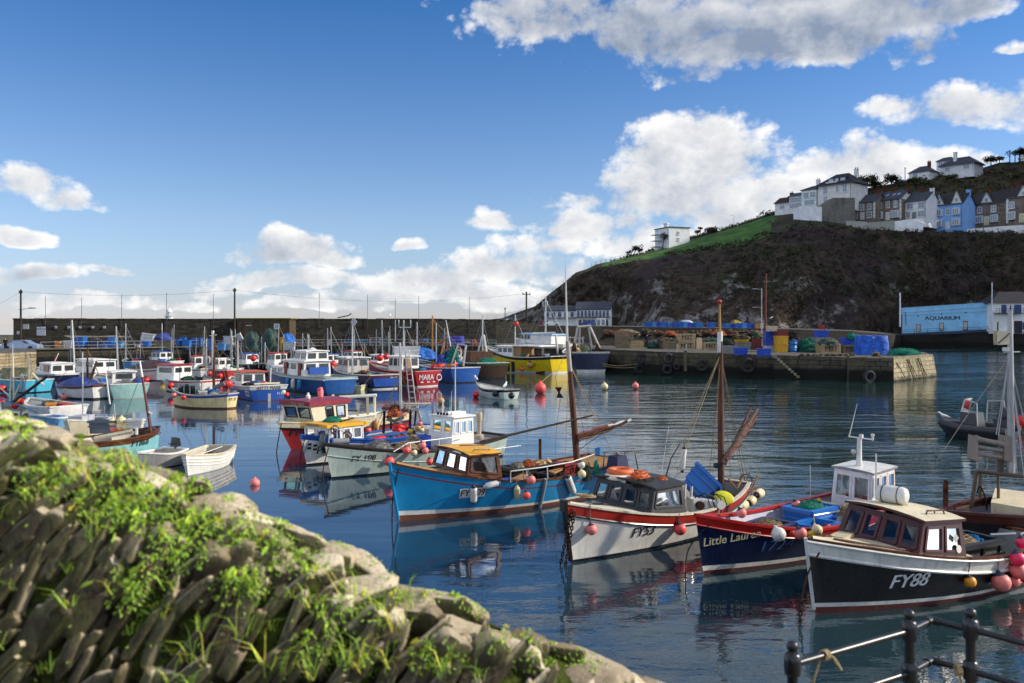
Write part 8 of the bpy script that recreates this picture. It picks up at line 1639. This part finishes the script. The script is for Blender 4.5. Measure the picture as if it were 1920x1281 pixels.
 b.root['label']='turquoise open boat with brown rails and leaning red brown mast, lettered FY868';b.hull([('w',-.3),('w',.04),('s',-.19),('s',0)],[palegr,turq,varn],22);b.cap(varn,.1,.05);b.lining(paint('boat_inside_white','cfc8bb',.6,.5),.2)
 x,z,y=b.onside(264,830,.0);b.text('FY868',.26,x,z,LET,b.near,.05,.018,0,.9);d=b.w(b.L*.8,0,0).y
 p,q=b.inv@P(283,812,d),b.inv@P(262,677,d);b.mast(p,q,.06,paint('red_brown_mast','6b2a22',.5,.4),8,cap=(.78,WWp));MB().tube([b.inv@P(276,772,d),b.inv@P(285,776,d)],.05,6).build('mast_fitting',creamp,b.root);b.stay(b.inv@P(265,700,d),b.inv@P(222,818,d),.012,grnrope);b.stay(b.inv@P(262,690,d),b.inv@P(285,800,d),.01)
 for px,py,r_,m_,lab in((212,792,.19,crmb,'cream buoy, leftmost in the bunch on the turquoise FY868 boat'),(228,790,.2,crmb,'large cream buoy at the top of the bunch on the FY868 boat'),(227,799,.2,crmb,'cream buoy in the middle of the bunch on the FY868 boat'),(214,803,.18,salm,'pink buoy at the bottom of the bunch on the FY868 boat'),(226,806,.14,orangeb,'orange buoy at the bottom of the bunch on the FY868 boat'),(238,800,.19,crmb,'pale pink and cream buoy at the right of the bunch on the FY868 boat')):buoy(P(px,py,d-.3),r_,m_,lab,neck=m_)
 tag(bin_mb(.6,.45,.38,False).build('fish_box',whitep,None,P(255,802,d-.2),.1),'white foam box right of the buoys on the FY868 boat','box');tag(bin_mb(1.05,.5,.55,False).build('fish_box',paint('slate_box','5a6470',.5),None,P(195,812,d-.2),.05),'slate grey bin left of the buoys on the FY868 boat','box');b.bar('boom',[b.inv@P(178,822,d-.9),b.inv@P(247,809,d-.9)],.10,creamp);b.bar('post',[b.inv@P(256,815,d-.9),b.inv@P(256,803,d-.9)],.06,whitep);heap(b,b.L*.87,0,.72,1.0,.8,.3,[browns,rusty],'dark brown gear heaped at the end of the FY868 boat',220,20)
 b=far('white boat with grey steering box partly hidden behind the FY868 boat',(135,822),(180,812),2.0,.9,.7,.75,[('w',-.3),('w',.05),('s',0)],[anti,creamp]);d=b.w(b.L/2,0,0).y;MB().box((0,0,0),(1.1,.7,.75)).build('steering_box',paint('pale_grey_box','b5b5b8',.5,.4),b.root,b.inv@P(153,793,d));fmast(b,155,800,660,.035,whitep,d);fmast(b,195,795,758,.04,galv,d,(),1);fmast(b,216,790,757,.04,galv,d,(),-2);fmast(b,206,758,698,.05,whitep,d,(),-8)
 b=far('white and blue boat with blue stern corner, partly hidden by the wall at left',(60,782),(128,792),2.4,1.1,.85,.9,[('w',-.3),('w',.08),('s',0)],[blackp,whitep],bt=.9);d=b.w(b.L/2,0,0).y;clutter(b,'white and blue boat at left',9,10,.1,.9);MB().box((0,0,0),(1.0,1.0,.9)).build('console',royalp,b.root,b.inv@P(104,775,d))
 for px,py,m_,lab in((35,752,orangeb,'orange lifebuoy coloured float at the far left behind the wall'),(45,753,redb,'red float at the far left behind the wall'),(57,752,whtb,'white float at the far left behind the wall'),(66,758,orb,'yellow orange float right of the white one at the far left'),(49,760,yelb,'yellow float low in the bunch at the far left'),(28,760,redb,'dark red float at the left end of the bunch behind the wall')):fbuoy(px,py,54,.24,m_,lab)
 bb=far('light blue boat with blue bin beside the wall at left',(70,806),(112,802),2.2,.8,.6,.6,[('w',-.3),('w',.05),('s',0)],[anti,paint('pale_boat_blue','6fa9d0',.5,.4)],bt=.9);tag(bin_mb(.8,.6,.5).build('fish_bin',plas['blue'],None,P(99,798,bb.w(1,0,0).y),.1),'blue bin standing in the light blue boat at left','crate')
 D=52.0;r=thing('spar_stand','frame of pale spars with a dark boom at the far left above the wall','spars',P(25,752,D));o=P(25,752,D)
 for x0,y0,x1,y1,r_,m_ in((18,752,22,690,.05,creamp),(26,752,24,668,.05,creamp),(38,735,41,700,.04,galv),(45,738,49,702,.04,galv),(22,756,90,705,.09,polew),(0,727,20,745,.05,creamp),(60,700,82,722,.06,creamp),(26,745,37,722,.05,creamp)):MB().tube([P(x0,y0,D)-o,P(x1,y1,D)-o],r_,6).build('spar',m_,r)
 rope([P(0,746,50),P(40,762,48),P(72,775,46)],.03,brope,'pale blue rope slanting down at the far left')
 b=far('turquoise sterned boat under an olive tarpaulin at the far left',(-10,728),(72,736),2.6,1.2,.95,1.0,[('w',-.3),('w',.08),('s',0)],[blackp,paint('bright_turquoise','4fb3cf',.45,.4)],bt=.9);d=b.w(b.L/2,0,0).y;tarp_heap(-6,57,690,712,tarp_mat('olive','8a8560'),'olive green tarpaulin over the boat at the far left',d=d,seed=81,box=True,dep=.5);clutter(b,'boat with olive tarpaulin',6,11,.0,.9);fmast(b,54,720,665,.06,galv,d);fmast(b,24,730,645,.04,whitep,d)
 fbuoy(4,728,d-3,.35,redb,'dark red buoy at the left edge by the turquoise sterned boat')
 b=far('white motor cruiser with a tan panelled cabin side and navy hull band',(72,720),(125,727),2.6,1.5,1.15,1.2,[('w',-.3),('w',.3),('s',-.1),('s',0)],[navyp,navyp,whitep],rake=.9);d=b.w(b.L/2,0,0).y;simple_cabin(b,b.L*.62,b.L*.12,1.0,1.15,1.35,WWp,WWp,2,1,.7,.08,None,(.35,.85));MB().box((b.L*.28,1.02,1.65),(1.2,.05,.6)).build('panel',paint('tan_panel','b88a78',.6),b.root);b.bar('flag_staff',[b.inv@P(101,682,d),b.inv@P(110,662,d)],.03,whitep);MB().add([b.inv@P(101,676,d),b.inv@P(106,680,d),b.inv@P(104,664,d)],[(0,1,2)]).build('flag',paint('red_flag','a02030',.7),b.root)
 b=far('white motor boat with square grey window behind the blue canopy boat',(150,716),(205,722),2.6,1.3,1.05,1.1,[('w',-.3),('w',.1),('s',-.12),('s',0)],[blackp,whitep,redp]);d=b.w(b.L/2,0,0).y;simple_cabin(b,b.L*.75,b.L*.15,1.05,1.1,1.7,WWp,WWp,2,2,.2,.1,None,(.5,.85));fbuoy(186,716,d-2,.4,redb,'red buoy, upper of two behind the blue canopy boat');fbuoy(186,723,d-2.2,.38,redb,'red buoy, lower of two behind the blue canopy boat')
 fmast(b,140,690,600,.10,whitep,d+4,((128,680),(160,690)),-5);fmast(b,133,690,602,.05,galv,d+4)
 for i,(bx,sx,y,c,lab,mast)in enumerate(((240,262,694,'light','small pale blue boat at the quay foot behind the brown cover',None),(285,330,694,'white','white boat with aerial at the quay foot left of the red roofed boat',(285,690,660)),(362,392,712,'white','white cabin boat behind the red roofed boat',(380,700,640)),(398,440,712,'red','red hulled boat at the quay behind the KITTY MARIE',(385,700,635)),(446,492,700,'black','dark boat with white deck gear at the quay under the green tarpaulin',(497,690,642)),(500,545,702,'red','red railed boat with lifebuoy at the quay behind the large cabin boat',(485,690,660)),(548,590,694,'white','white boat at the quay left of the large cabin boat flybridge',(547,690,650)),(600,642,702,'navy','navy boat at the quay right of the large cabin boat',(577,690,626)),(640,690,696,'white','white topped boat at the quay behind the grey wheelhouse',(640,680,645)),(690,738,700,'blue','gear laden blue boat at the quay left of the MARA',(718,690,600)),(735,790,696,'white','white upperworks boat at the quay behind the MARA',(782,680,604)),(836,868,690,'blue','blue boat at the quay behind the ochre masts',(832,680,615)))):
  b=far(lab,(bx,y),(sx,y+2),2.6,1.4,1.1,1.15,[('w',-.3),('w',.1),('s',-.12),('s',0)],[blackp,plas[c]if c!='white' else whitep,whitep if i%2 else trim_b],n=10);d=b.w(b.L/2,0,0).y
  if i not in(0,6):simple_cabin(b,b.L*.72,b.L*.4,.9,1.1,1.5+.2*(i%3),WWp,(WWp,royalp,redp)[i%3],2,2,.1,.12,None,(.5,.88))
  clutter(b,lab.split(' at ')[0].split(' behind ')[0][:40]+' in the back row',8,30+i,.05,.9)
  for k in range(4):fmast(b,bx+rnd.uniform(-6,sx-bx+6),692,rnd.uniform(606,662),rnd.uniform(.04,.08),(steel,whitep,mastw,galv)[(i+k)%4],d,((bx-8,692),(sx+12,692),((bx+sx)/2,692))if k%2 else(),rnd.uniform(-3,3))
  if mast:fmast(b,mast[0],mast[1],mast[2],.08,steel if i%2 else whitep,d,((mast[0]-22,mast[1]),(mast[0]+20,mast[1]),(mast[0]+8,mast[1])),(i%3-1)*2)
 for i,(px,py,m_)in enumerate(((475,672,redb),(412,705,redb),(556,676,redb),(635,712,pinkb),(646,713,pinkb),(724,668,redb),(740,700,salm),(860,706,whtb),(470,712,whtb),(392,700,redb),(545,716,crmb),(590,690,redb),(770,716,redb),(668,700,salm))):fbuoy(px,py,pl(((380,82),(560,80),(700,80),(870,88)),px)[0],.3,m_,{redb:'red',pinkb:'coral',salm:'pink',whtb:'white',crmb:'cream'}[m_]+' buoy among the crowded boats in the middle harbour','small buoys among the crowded boats')
 lb=MB();lb.ring((0,0,0),.5,.14,20,8,axis=(0,1,0));tag(lb.build('lifebuoy',rg_,None,P(533,692,84)),'orange ring lifebuoy on the red rail behind the large cabin boat','lifebuoy')
 for px,py,r_,m_,lab in((478,906,.165,salm,'pale pink mooring buoy floating alone near the stone wall'),(1013,728,.46,pinkb,'bright coral mooring buoy right of the gull dinghy'),(892,740,.25,redb,'small red buoy at the bow of the gull dinghy'),(827,752,.24,tanb,'small tan buoy floating left of the whip aerials'),(1133.5,725,.3,crmb,'small cream buoy floating below the pier, left of the pink one'),(1191.5,723.5,.28,salm,'small faded pink buoy floating below the pier')):
  d=H*F/(py+r_*F*.6/45-HY);buoy(P(px,py,d),r_,m_,lab,neck=m_)
 rope([P(1012,722,72),P(1025,708,76),P(1052,690,84)],.03,trope,'line from the coral mooring buoy to the yellow trawler')
 gull(P(1743,432,120),1.2,'white gull in flight in front of the dark cliff below the blue house',2.6,True);gull(P(1423,410,110),.4,'white gull in flight over the top of the lawn',1.6,True)
 gull(P(731.5,596,140.4),1.5,'gull perched on the breakwater wall',1.6);gull(P(1446,599,170),.3,'gull on the blue bins under the cliff',1.4)
WWp=paint('topside_white','efece4',.42,.3);orangeb=paint('buoy_orange_red','f2702c',.42,.35);rg_=paint('lifebuoy_orange','d9682e',.5,.45)
def person(px,py,d,label,top,legs,hgt=1.72,rz=0.0,bend=0.0):
 """skinned standing figure: one continuous body with clothes as children shells"""
 root=thing('person',label,'person',P(px,py,d),rz);s=hgt/1.72
 J=dict(pel=(0,0,.92),sp=(0,.0,1.14),ch=(0,-.02-bend*.1,1.34),nk=(0,-.03-bend*.16,1.47),hd=(0,-.05-bend*.2,1.58),ht=(0,-.05-bend*.2,1.68))
 for n_,sx in(('l',1),('r',-1)):
  J.update({'hip'+n_:(sx*.095,0,.88),'kn'+n_:(sx*.11,-.03,.48),'an'+n_:(sx*.115,.02,.08),'to'+n_:(sx*.13,-.13,.035),'sh'+n_:(sx*.185,-.02-bend*.1,1.40),'el'+n_:(sx*.25,.02-bend*.1,1.12),'wr'+n_:(sx*.24,-.12-bend*.1,.9),'ha'+n_:(sx*.235,-.16-bend*.1,.83)})
 E=[('pel','sp'),('sp','ch'),('ch','nk'),('nk','hd'),('hd','ht')]
 for n_ in 'lr':E+=[('pel','hip'+n_),('hip'+n_,'kn'+n_),('kn'+n_,'an'+n_),('an'+n_,'to'+n_),('ch','sh'+n_),('sh'+n_,'el'+n_),('el'+n_,'wr'+n_),('wr'+n_,'ha'+n_)]
 Rr=dict(pel=.145,sp=.135,ch=.15,nk=.058,hd=.1,ht=.075,hipl=.1,knl=.062,anl=.045,tol=.038,shl=.07,ell=.046,wrl=.034,hal=.038);keys=list(J)
 me=bpy.data.meshes.new('body');me.from_pydata([V(J[k])*s for k in keys],[(keys.index(a),keys.index(b))for a,b in E],[]);o=bpy.data.objects.new('body',me);C.objects.link(o)
 o.modifiers.new('skin','SKIN');sub=o.modifiers.new('sub','SUBSURF');sub.levels=1;sub.render_levels=1
 for i,k in enumerate(keys):r_=Rr.get(k,Rr.get(k[:-1]+'l',.05))*s;me.skin_vertices[0].data[i].radius=(r_,r_);me.skin_vertices[0].data[i].use_root=(k=='pel')
 bpy.context.view_layer.update();m2=bpy.data.meshes.new_from_object(o.evaluated_get(bpy.context.evaluated_depsgraph_get()));bpy.data.objects.remove(o)
 for m_ in(paint('skin_tone',(.45,.27,.2),.6,.05,.3,bump=0),paint('cloth_'+top,top,.85,.1,.1),paint('cloth_'+legs,legs,.85,.1,.1),paint('hair_dark',(.03,.022,.018),.7,.05)):m2.materials.append(m_)
 for p in m2.polygons:
  z=p.center.z/s;x=abs(p.center.x/s);p.use_smooth=True
  p.material_index=3 if(z>1.63 or(z>1.55 and p.center.y/s>-.02-bend*.2))else 0 if(z>1.47 or(x>.19 and z<.93))else 1 if z>.9 else(3 if z<.1 else 2)
 link('body',m2,root);return root
far_boats()
person(1212,653,W(1212,653,2.52).y,'person in dark blue jacket and dark trousers standing among the crates on the pier','1c2440','15161c',1.75,.4,.6)
person(10,657,116,'person in dark clothes standing at the far left of the quay','1a1a20','14141a',1.72,.6)
from mathutils.bvhtree import BVHTree
CREST=[(-420,640),(-150,722),(0,766),(70,794),(140,826),(200,843),(260,862),(330,894),(400,926),(480,958),(560,992),(640,1033),(720,1078),(800,1112),(870,1132),(930,1155),(1000,1196),(1100,1238),(1220,1283),(1400,1350),(1560,1420)]
PROF=[(-.50,2.4),(-.38,.9),(-.27,.32),(-.14,.06),(0,0),(.10,.012),(.20,.05),(.29,.12),(.35,.23),(.39,.38),(.43,.58),(.46,.85),(.49,1.2),(.52,1.7),(.54,2.2)]
def crest(px):return P(px,pl(CREST,px)[0],3.2+.3*px/1220)
def wsurf(px,q):
 q=max(0,min(len(PROF)-1.001,q));i=int(q);f=q-i;a,b=PROF[i],PROF[i+1];k=crest(px)
 return V((k.x+.06*lerp(a[0],b[0],f),k.y-lerp(a[0],b[0],f),k.z-lerp(a[1],b[1],f)))
def near_wall():
 root=thing('stone_wall','old slate stone wall in the foreground overgrown with green plants','wall',crest(500))
 rows=[];pxs=[-420+14*i for i in range(142)]
 for qi in range(4*(len(PROF)-1)+1):
  q=qi/4;row=[]
  for px in pxs:p=wsurf(px,q);n_=.022*NZ.fractal(p*9,1.0,2.0,4)-.03;row.append(p+V((0,-n_ if q>4 else n_,n_)))
  rows.append(row)
 m,t,p,v,_=newmat('wall_earth_moss');geo=t.n('ShaderNodeNewGeometry');pos=geo.outputs['Position'];n1=t.noise(pos,5,5,.6);n2=t.noise(pos,40,4,.65)
 a=t.mix(t.ss(n1,.42,.58),lin('231d14'),lin('3d4718'));a=t.mix(t.m('MULTIPLY',t.ss(n2,.45,.7),.6),a,lin('55601f'));t.l(a,p.inputs['Base Color']);sv(p,'Roughness',.95);sv(p,'Specular IOR Level',.15);t.l(t.bump(t.m('ADD',n1,n2),1.0,.02),p.inputs['Normal'])
 base=MB();base.grid(rows);bo=base.build('earth_core',m,root);bo.matrix_parent_inverse=root.matrix_world.inverted()if False else M.Translation(-root.location)
 bvh=BVHTree.FromPolygons(base.v,base.f)
 m,t,p,v,_=newmat('wall_slate');geo=t.n('ShaderNodeNewGeometry');pos=geo.outputs['Position'];ri=geo.outputs['Random Per Island'];n1=t.noise(pos,7,6,.65);n2=t.noise(pos,45,5,.7);n3=t.noise(t.mapv(pos,(60,60,14),rot=(0,R(35),0)),1,4,.6)
 a=t.mix(t.m('MULTIPLY_ADD',n1,.9,t.m('MULTIPLY_ADD',ri,1.0,-.5),clamp=True),lin('86765c'),lin('e2d3b4'));a=t.mix(t.m('MULTIPLY',t.ss(n3,.45,.7),.38),a,lin('4a4034'));a=t.mix(t.m('MULTIPLY',t.ss(n2,.60,.72),.55),a,lin('dcd6c8'))
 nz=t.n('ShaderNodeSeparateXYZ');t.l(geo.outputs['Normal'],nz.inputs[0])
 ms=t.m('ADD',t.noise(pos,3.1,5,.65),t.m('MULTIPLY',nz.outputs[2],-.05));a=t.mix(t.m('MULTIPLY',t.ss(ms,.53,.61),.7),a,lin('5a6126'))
 a=t.mix(t.m('MULTIPLY',t.ss(t.m('MULTIPLY_ADD',nz.outputs[1],-1.0,t.m('MULTIPLY',nz.outputs[2],-.6)),.0,.5),.9),a,t.mix(t.ss(n1,.4,.6),lin('1e1a11'),lin('343a17')));t.l(a,p.inputs['Base Color']);sv(p,'Roughness',.9);sv(p,'Specular IOR Level',.2);t.l(t.bump(t.m('ADD',t.m('MULTIPLY',n1,.8),t.m('MULTIPLY_ADD',n3,.5,t.m('MULTIPLY',n2,.4))),.9,.018),p.inputs['Normal'])  # faces turned to the camera darkened: shade plus some moss put into the colour
 st=MB();rr=random.Random(4)
 def stone(c,ax,nrm,L,T,D,seed,e=.5):
  ax=ax.normalized();nrm=(nrm-ax*nrm.dot(ax)).normalized();s=ax.cross(nrm);nu,nv=16,10;rws=[]
  for i in range(nv+1):
   ph=-pi/2+pi*i/nv;row=[]
   for j in range(nu+1):
    th=2*pi*(j%nu)/nu;f=lambda x:math.copysign(abs(x)**e,x)
    u=V((f(cos(ph))*f(cos(th)),f(cos(ph))*f(sin(th)),f(sin(ph))));w=1+.17*NZ.fractal(V((u.x*1.2+seed,u.y*1.2,u.z*2.0)),.8,2.1,5)
    row.append(c+(ax*(u.z*L/2)+s*(u.x*T/2*(1-.25*u.z))+nrm*(u.y*D/2))*w)
   rws.append(row)
  st.grid(rws)
 px=-400
 while px<1500:
  for q0 in(7.2,8.3,9.3,10.2,11.0,11.7,12.4,13.1):
   if rr.random()<.18:continue
   q=q0+rr.uniform(-.35,.35);c=wsurf(px+rr.uniform(-14,14),q);up=(wsurf(px,q-.6)-wsurf(px,q+.6)).normalized();nrm=V((0,-1,.25))if q>8 else V((0,-.8,.6))
   ax=up+V((.66+rr.uniform(-.36,.45),rr.uniform(-.15,.15),0));stone(c+V((0,rr.uniform(-.002,.03),0)),ax,nrm,rr.uniform(.10,.34),rr.uniform(.02,.05)*(1.9 if rr.random()<.22 else 1),rr.uniform(.06,.11),rr.random()*50,.36)
  px+=rr.uniform(12,20)
 px=-400
 while px<1540:
  for q0 in(3.9,5.3,6.6):
   if rr.random()<.08:continue
   q=q0+rr.uniform(-.3,.3);c=wsurf(px+rr.uniform(-20,20),q);fl=V((1,0,-.5 if px>0 else-.3));ax=fl*.7+V((0,rr.uniform(-.6,.6),rr.uniform(-.1,.5)))if q<6 else V((.6,-.3,.8))
   nrm=V((0,-.35*(q-3.5)*.5,1));stone(c-V((0,0,.075 if px<420 else .055)),ax,nrm,rr.uniform(.13,.34),rr.uniform(.08,.19),rr.uniform(.10,.16),rr.random()*50)
  px+=rr.uniform(48,84)
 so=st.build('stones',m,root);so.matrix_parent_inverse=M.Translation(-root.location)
 allb=BVHTree.FromPolygons(base.v+st.v,base.f+[[i+len(base.v)for i in f]for f in st.f])
 gl,gm,gd,gy=leafmat('stonecrop_light','b9d052'),leafmat('leaf_mid','9cbf4a'),leafmat('leaf_dark','5c7a30'),leafmat('leaf_yellow','d0c650')
 def hit(px,py):
  d=V(((px-CX)/F,1,-(py-HY)/F));h=allb.ray_cast(V((0,0,H)),d.normalized(),6);return(h[0],h[1])if h[0]is not None else None
 sc=MB();lf=MB();gr=MB()
 def rosette(p,n,s,mi):
  n=(n+V((rr.uniform(-.4,.4),rr.uniform(-.5,.1),rr.uniform(.2,.9)))).normalized();x,y,z=frame_axis(n);c=p+n*s*rr.uniform(.4,1.4);k=rr.randint(9,13)
  for i in range(k):
   a=i*2.4+rr.random();e=.25+.95*i/k;d=(x*cos(a)+y*sin(a))*cos(e)+n*sin(e);sd=d.cross(n);sd=sd.normalized()if sd.length>.01 else x;L=s*(1.15-.5*i/k)
   sc.add([c,c+d*L*.55+sd*L*.30,c+d*L,c+d*L*.55-sd*L*.30,c+d*L*.6+n*L*.16],[(0,1,4),(1,2,4),(2,3,4),(3,0,4)],mi,True)
  sc.tube([p-n*.01,c],s*.12,4,1,cap=False)
 def leaf(p,n,s,mi):
  n=(n+V((rr.uniform(-.6,.6),rr.uniform(-.8,0),rr.uniform(.1,.9)))).normalized();x,y,z=frame_axis(n);c=p+n*s*rr.uniform(.3,1.2);k=9;lob=rr.choice((0,.25));a0=rr.uniform(0,6.3)
  rim=[c+(x*cos(a0+2*pi*i/k)+y*sin(a0+2*pi*i/k))*s*(1-lob*(i%2))+n*s*.18 for i in range(k)]
  lf.add([c]+rim,[(0,1+i,1+(i+1)%k)for i in range(k)],mi,True);lf.tube([p,c],s*.06,4,mi,cap=False)
 def blade(p,L,mi):
  a=rr.uniform(0,6.3);d=V((cos(a)*.5,sin(a)*.4-.25,.9)).normalized();s=V((sin(a),-cos(a),0))*rr.uniform(.0012,.0025);m1=p+d*L*.55;t_=p+d*L*.9+V((cos(a)*.35,sin(a)*.2-.1,-.15))*L
  gr.add([p-s,p+s,m1+s*.8,m1-s*.8,t_],[(0,1,2,3),(3,2,4)],mi)
 PATCH=[(30,800,60,30),(170,850,60,26),(110,900,90,40),(230,880,60,50),(330,905,70,40),(300,960,90,50),(210,950,70,45),(430,935,14,9),(400,990,80,45),(330,1040,60,40),(500,975,40,18),(610,1002,24,16),(640,1020,40,14),(560,1055,60,30),(700,1050,24,12),(735,1078,26,14),(690,1120,80,30),(640,1150,60,40),(780,1120,50,20),(890,1135,45,22),(955,1158,9,12),(995,1180,16,22),(1040,1205,50,14),(930,1200,50,26),(1080,1235,60,16),(1000,1240,50,20),(620,1220,90,40),(820,1240,60,30),(450,1100,60,40),(250,1110,60,50),(1110,1250,30,12),(520,1010,50,30)]
 for cx,cy,rx,ry in PATCH:
  n_=int((16+rx*ry/18)*(.55 if cx>560 else 1))
  for _ in range(n_):
   a,k=rr.uniform(0,6.3),rr.random()**.75;h=hit(cx+cos(a)*rx*k,cy+sin(a)*ry*k)
   if h is None:continue
   q=rr.random()
   if q<.95 or cx>560:rosette(h[0],h[1],rr.uniform(.012,.024),0 if rr.random()<.75 else(1 if rr.random()<.7 else 3))
   else:leaf(h[0],h[1],rr.uniform(.012,.026),1 if rr.random()<.7 else 0)
 for _ in range(1000):
  px,py=rr.uniform(-20,1150),rr.uniform(800,1300);cy=pl(CREST,px)[0]
  if py<cy+14:continue
  g=NZ.noise(V((px*.012,py*.012,3)))
  if g<.06 and rr.random()<.85:continue
  h=hit(px,py)
  if h is None:continue
  q=rr.random();deep=py-cy>190
  if q<.42:rosette(h[0],h[1],rr.uniform(.010,.018),(2 if deep else 1)if rr.random()<.7 else 0)
  elif q<.62:leaf(h[0],h[1],rr.uniform(.012,.028),2 if deep and rr.random()<.6 else 1)
  elif q<.74:
   for _ in range(rr.randint(5,12)):blade(h[0]+V((rr.uniform(-.02,.02),rr.uniform(-.02,.02),0)),rr.uniform(.04,.13),1 if rr.random()<.6 else(3 if rr.random()<.4 else 0))
 for cx,cy in((470,1190),(655,1250),(700,1262),(590,1265),(740,1180),(520,1260),(820,1268),(360,1240),(640,1105),(250,880),(150,905)):
  for _ in range(16):
   h=hit(cx+rr.uniform(-30,30),cy+rr.uniform(-12,12))
   if h:blade(h[0],rr.uniform(.08,.19),rr.choice((0,1,1,3)))
 tag(sc.build('stonecrop',[gl,gm,gd,gy]),'bright green stonecrop rosettes growing over the foreground stone wall','stonecrop',kind='stuff')
 tag(lf.build('wall_weeds',[gl,gm,gd,gy]),'round and lobed green leaves of weeds rooted in the foreground stone wall','weeds',kind='stuff')
 tag(gr.build('grass_tufts',[gl,gm,gd,gy]),'thin grass blades growing from joints of the foreground stone wall','grass',kind='stuff')
near_wall()
def near_railing():
 iron=paint('railing_black',(.012,.012,.013),.3,.25,.6,bump=.2);RZ,LZ=3.74,3.50
 tp=[W(1486,1246,RZ),W(1705,1183,RZ),W(1820,1180,RZ)];el=W(1746,1163,RZ);en=W(2040,1238,RZ);root=thing('harbour_railing','black iron railing with ball topped posts at the bottom right','railing',V((tp[1].x,tp[1].y,2.8)));o=root.location
 for i,p in enumerate(tp):
  p=V((p.x,p.y,0))-V((o.x,o.y,0));po=MB().lathe([(.055,0),(.055,.06),(.032,.09),(.027,RZ-2.8-.12),(.027,RZ-2.8+.02),(.034,RZ-2.8+.03),(.036,RZ-2.8+.05),(.018,RZ-2.8+.058),(.016,RZ-2.8+.066)],16,p).build('post',iron,root)
  MB().ball(p+V((0,0,RZ-2.8+.093)),.031,18).build('finial',iron,po)
  for z in(RZ,LZ):MB().lathe([(.028,-.06),(.040,-.05),(.043,-.02),(.043,.02),(.040,.05),(.028,.06)],16,p+V((0,0,z-2.8))).build('collar',iron,po)
 for z in(RZ,LZ):
  def at(p):return V((p.x-o.x,p.y-o.y,z-2.8))
  for a,b in((tp[0],tp[1]),(tp[1],el),(el,tp[2]),(tp[2],en)):MB().tube([at(a),at(b)],.018,12).build('rail',iron,root)
  MB().ball(at(el),.026,14).build('elbow',iron,root)
  d1=(at(tp[1])-at(el)).normalized();d2=(at(tp[2])-at(el)).normalized();MB().tube([at(el)+d1*.055,at(el)+d1*.01,at(el)+d2*.01,at(el)+d2*.055],.0245,12).build('elbow',iron,root)
 a,b=W(1486,1246,RZ),W(1705,1183,RZ);ax=(b-a).normalized();c=a.lerp(b,.26);x,y,z=frame_axis(ax);r_=rough_mat('pale_cord','c9b083','9a8560',60,.9)
 pts=[c+ax*(-.02+.009*i/8)+x*(.024*cos(i*.785))+y*(.024*sin(i*.785))for i in range(34)]
 rope(pts+[c+ax*.03+V((0,-.03,.0)),c+ax*.07+V((0,-.03,-.03)),c+ax*.11+V((0,-.03,-.085)),c+ax*.10+V((0,-.03,-.08)),c+ax*.04+V((0,-.03,-.01))],.0055,r_,'pale cord knotted round the top rail of the black railing');rope([c+V((-.03,-.01,-.02)),c+V((-.06,-.02,-.10)),c+V((-.11,0,-.3))],.006,r_,'pale rope hanging below the knotted cord on the railing')
 c=W(1797,1256,LZ);pts=[c+V((.012*sin(i*.5),-.026*cos(i*1.1),.026*sin(i*1.1)))for i in range(26)]
 rope(pts+[c+V((0,-.03,-.06)),c+V((.01,-.03,-.2))],.007,r_,'pale rope bound round the lower rail by the right hand post')
 qm=rough_mat('near_quay_stone','7d776b','5c574d',1.5,.9);MB_=MB();MB_.hexa([(.4,-4,-2),(9,-4,-2),(9,5.3,-2),(.4,5.3,-2)],[(.4,-4,2.8),(9,-4,2.8),(9,5.3,2.8),(.4,5.3,2.8)]);tag(MB_.build('near_quay',qm),kind='structure')
 MB_=MB();MB_.hexa([(-8,-4,-2),(.39,-4,-2),(.39,2.3,-2),(-8,2.9,-2)],[(-8,-4,3.9),(.39,-4,3.9),(.39,2.3,3.9),(-8,2.9,3.9)]);tag(MB_.build('pavement',qm),kind='structure')
near_railing()
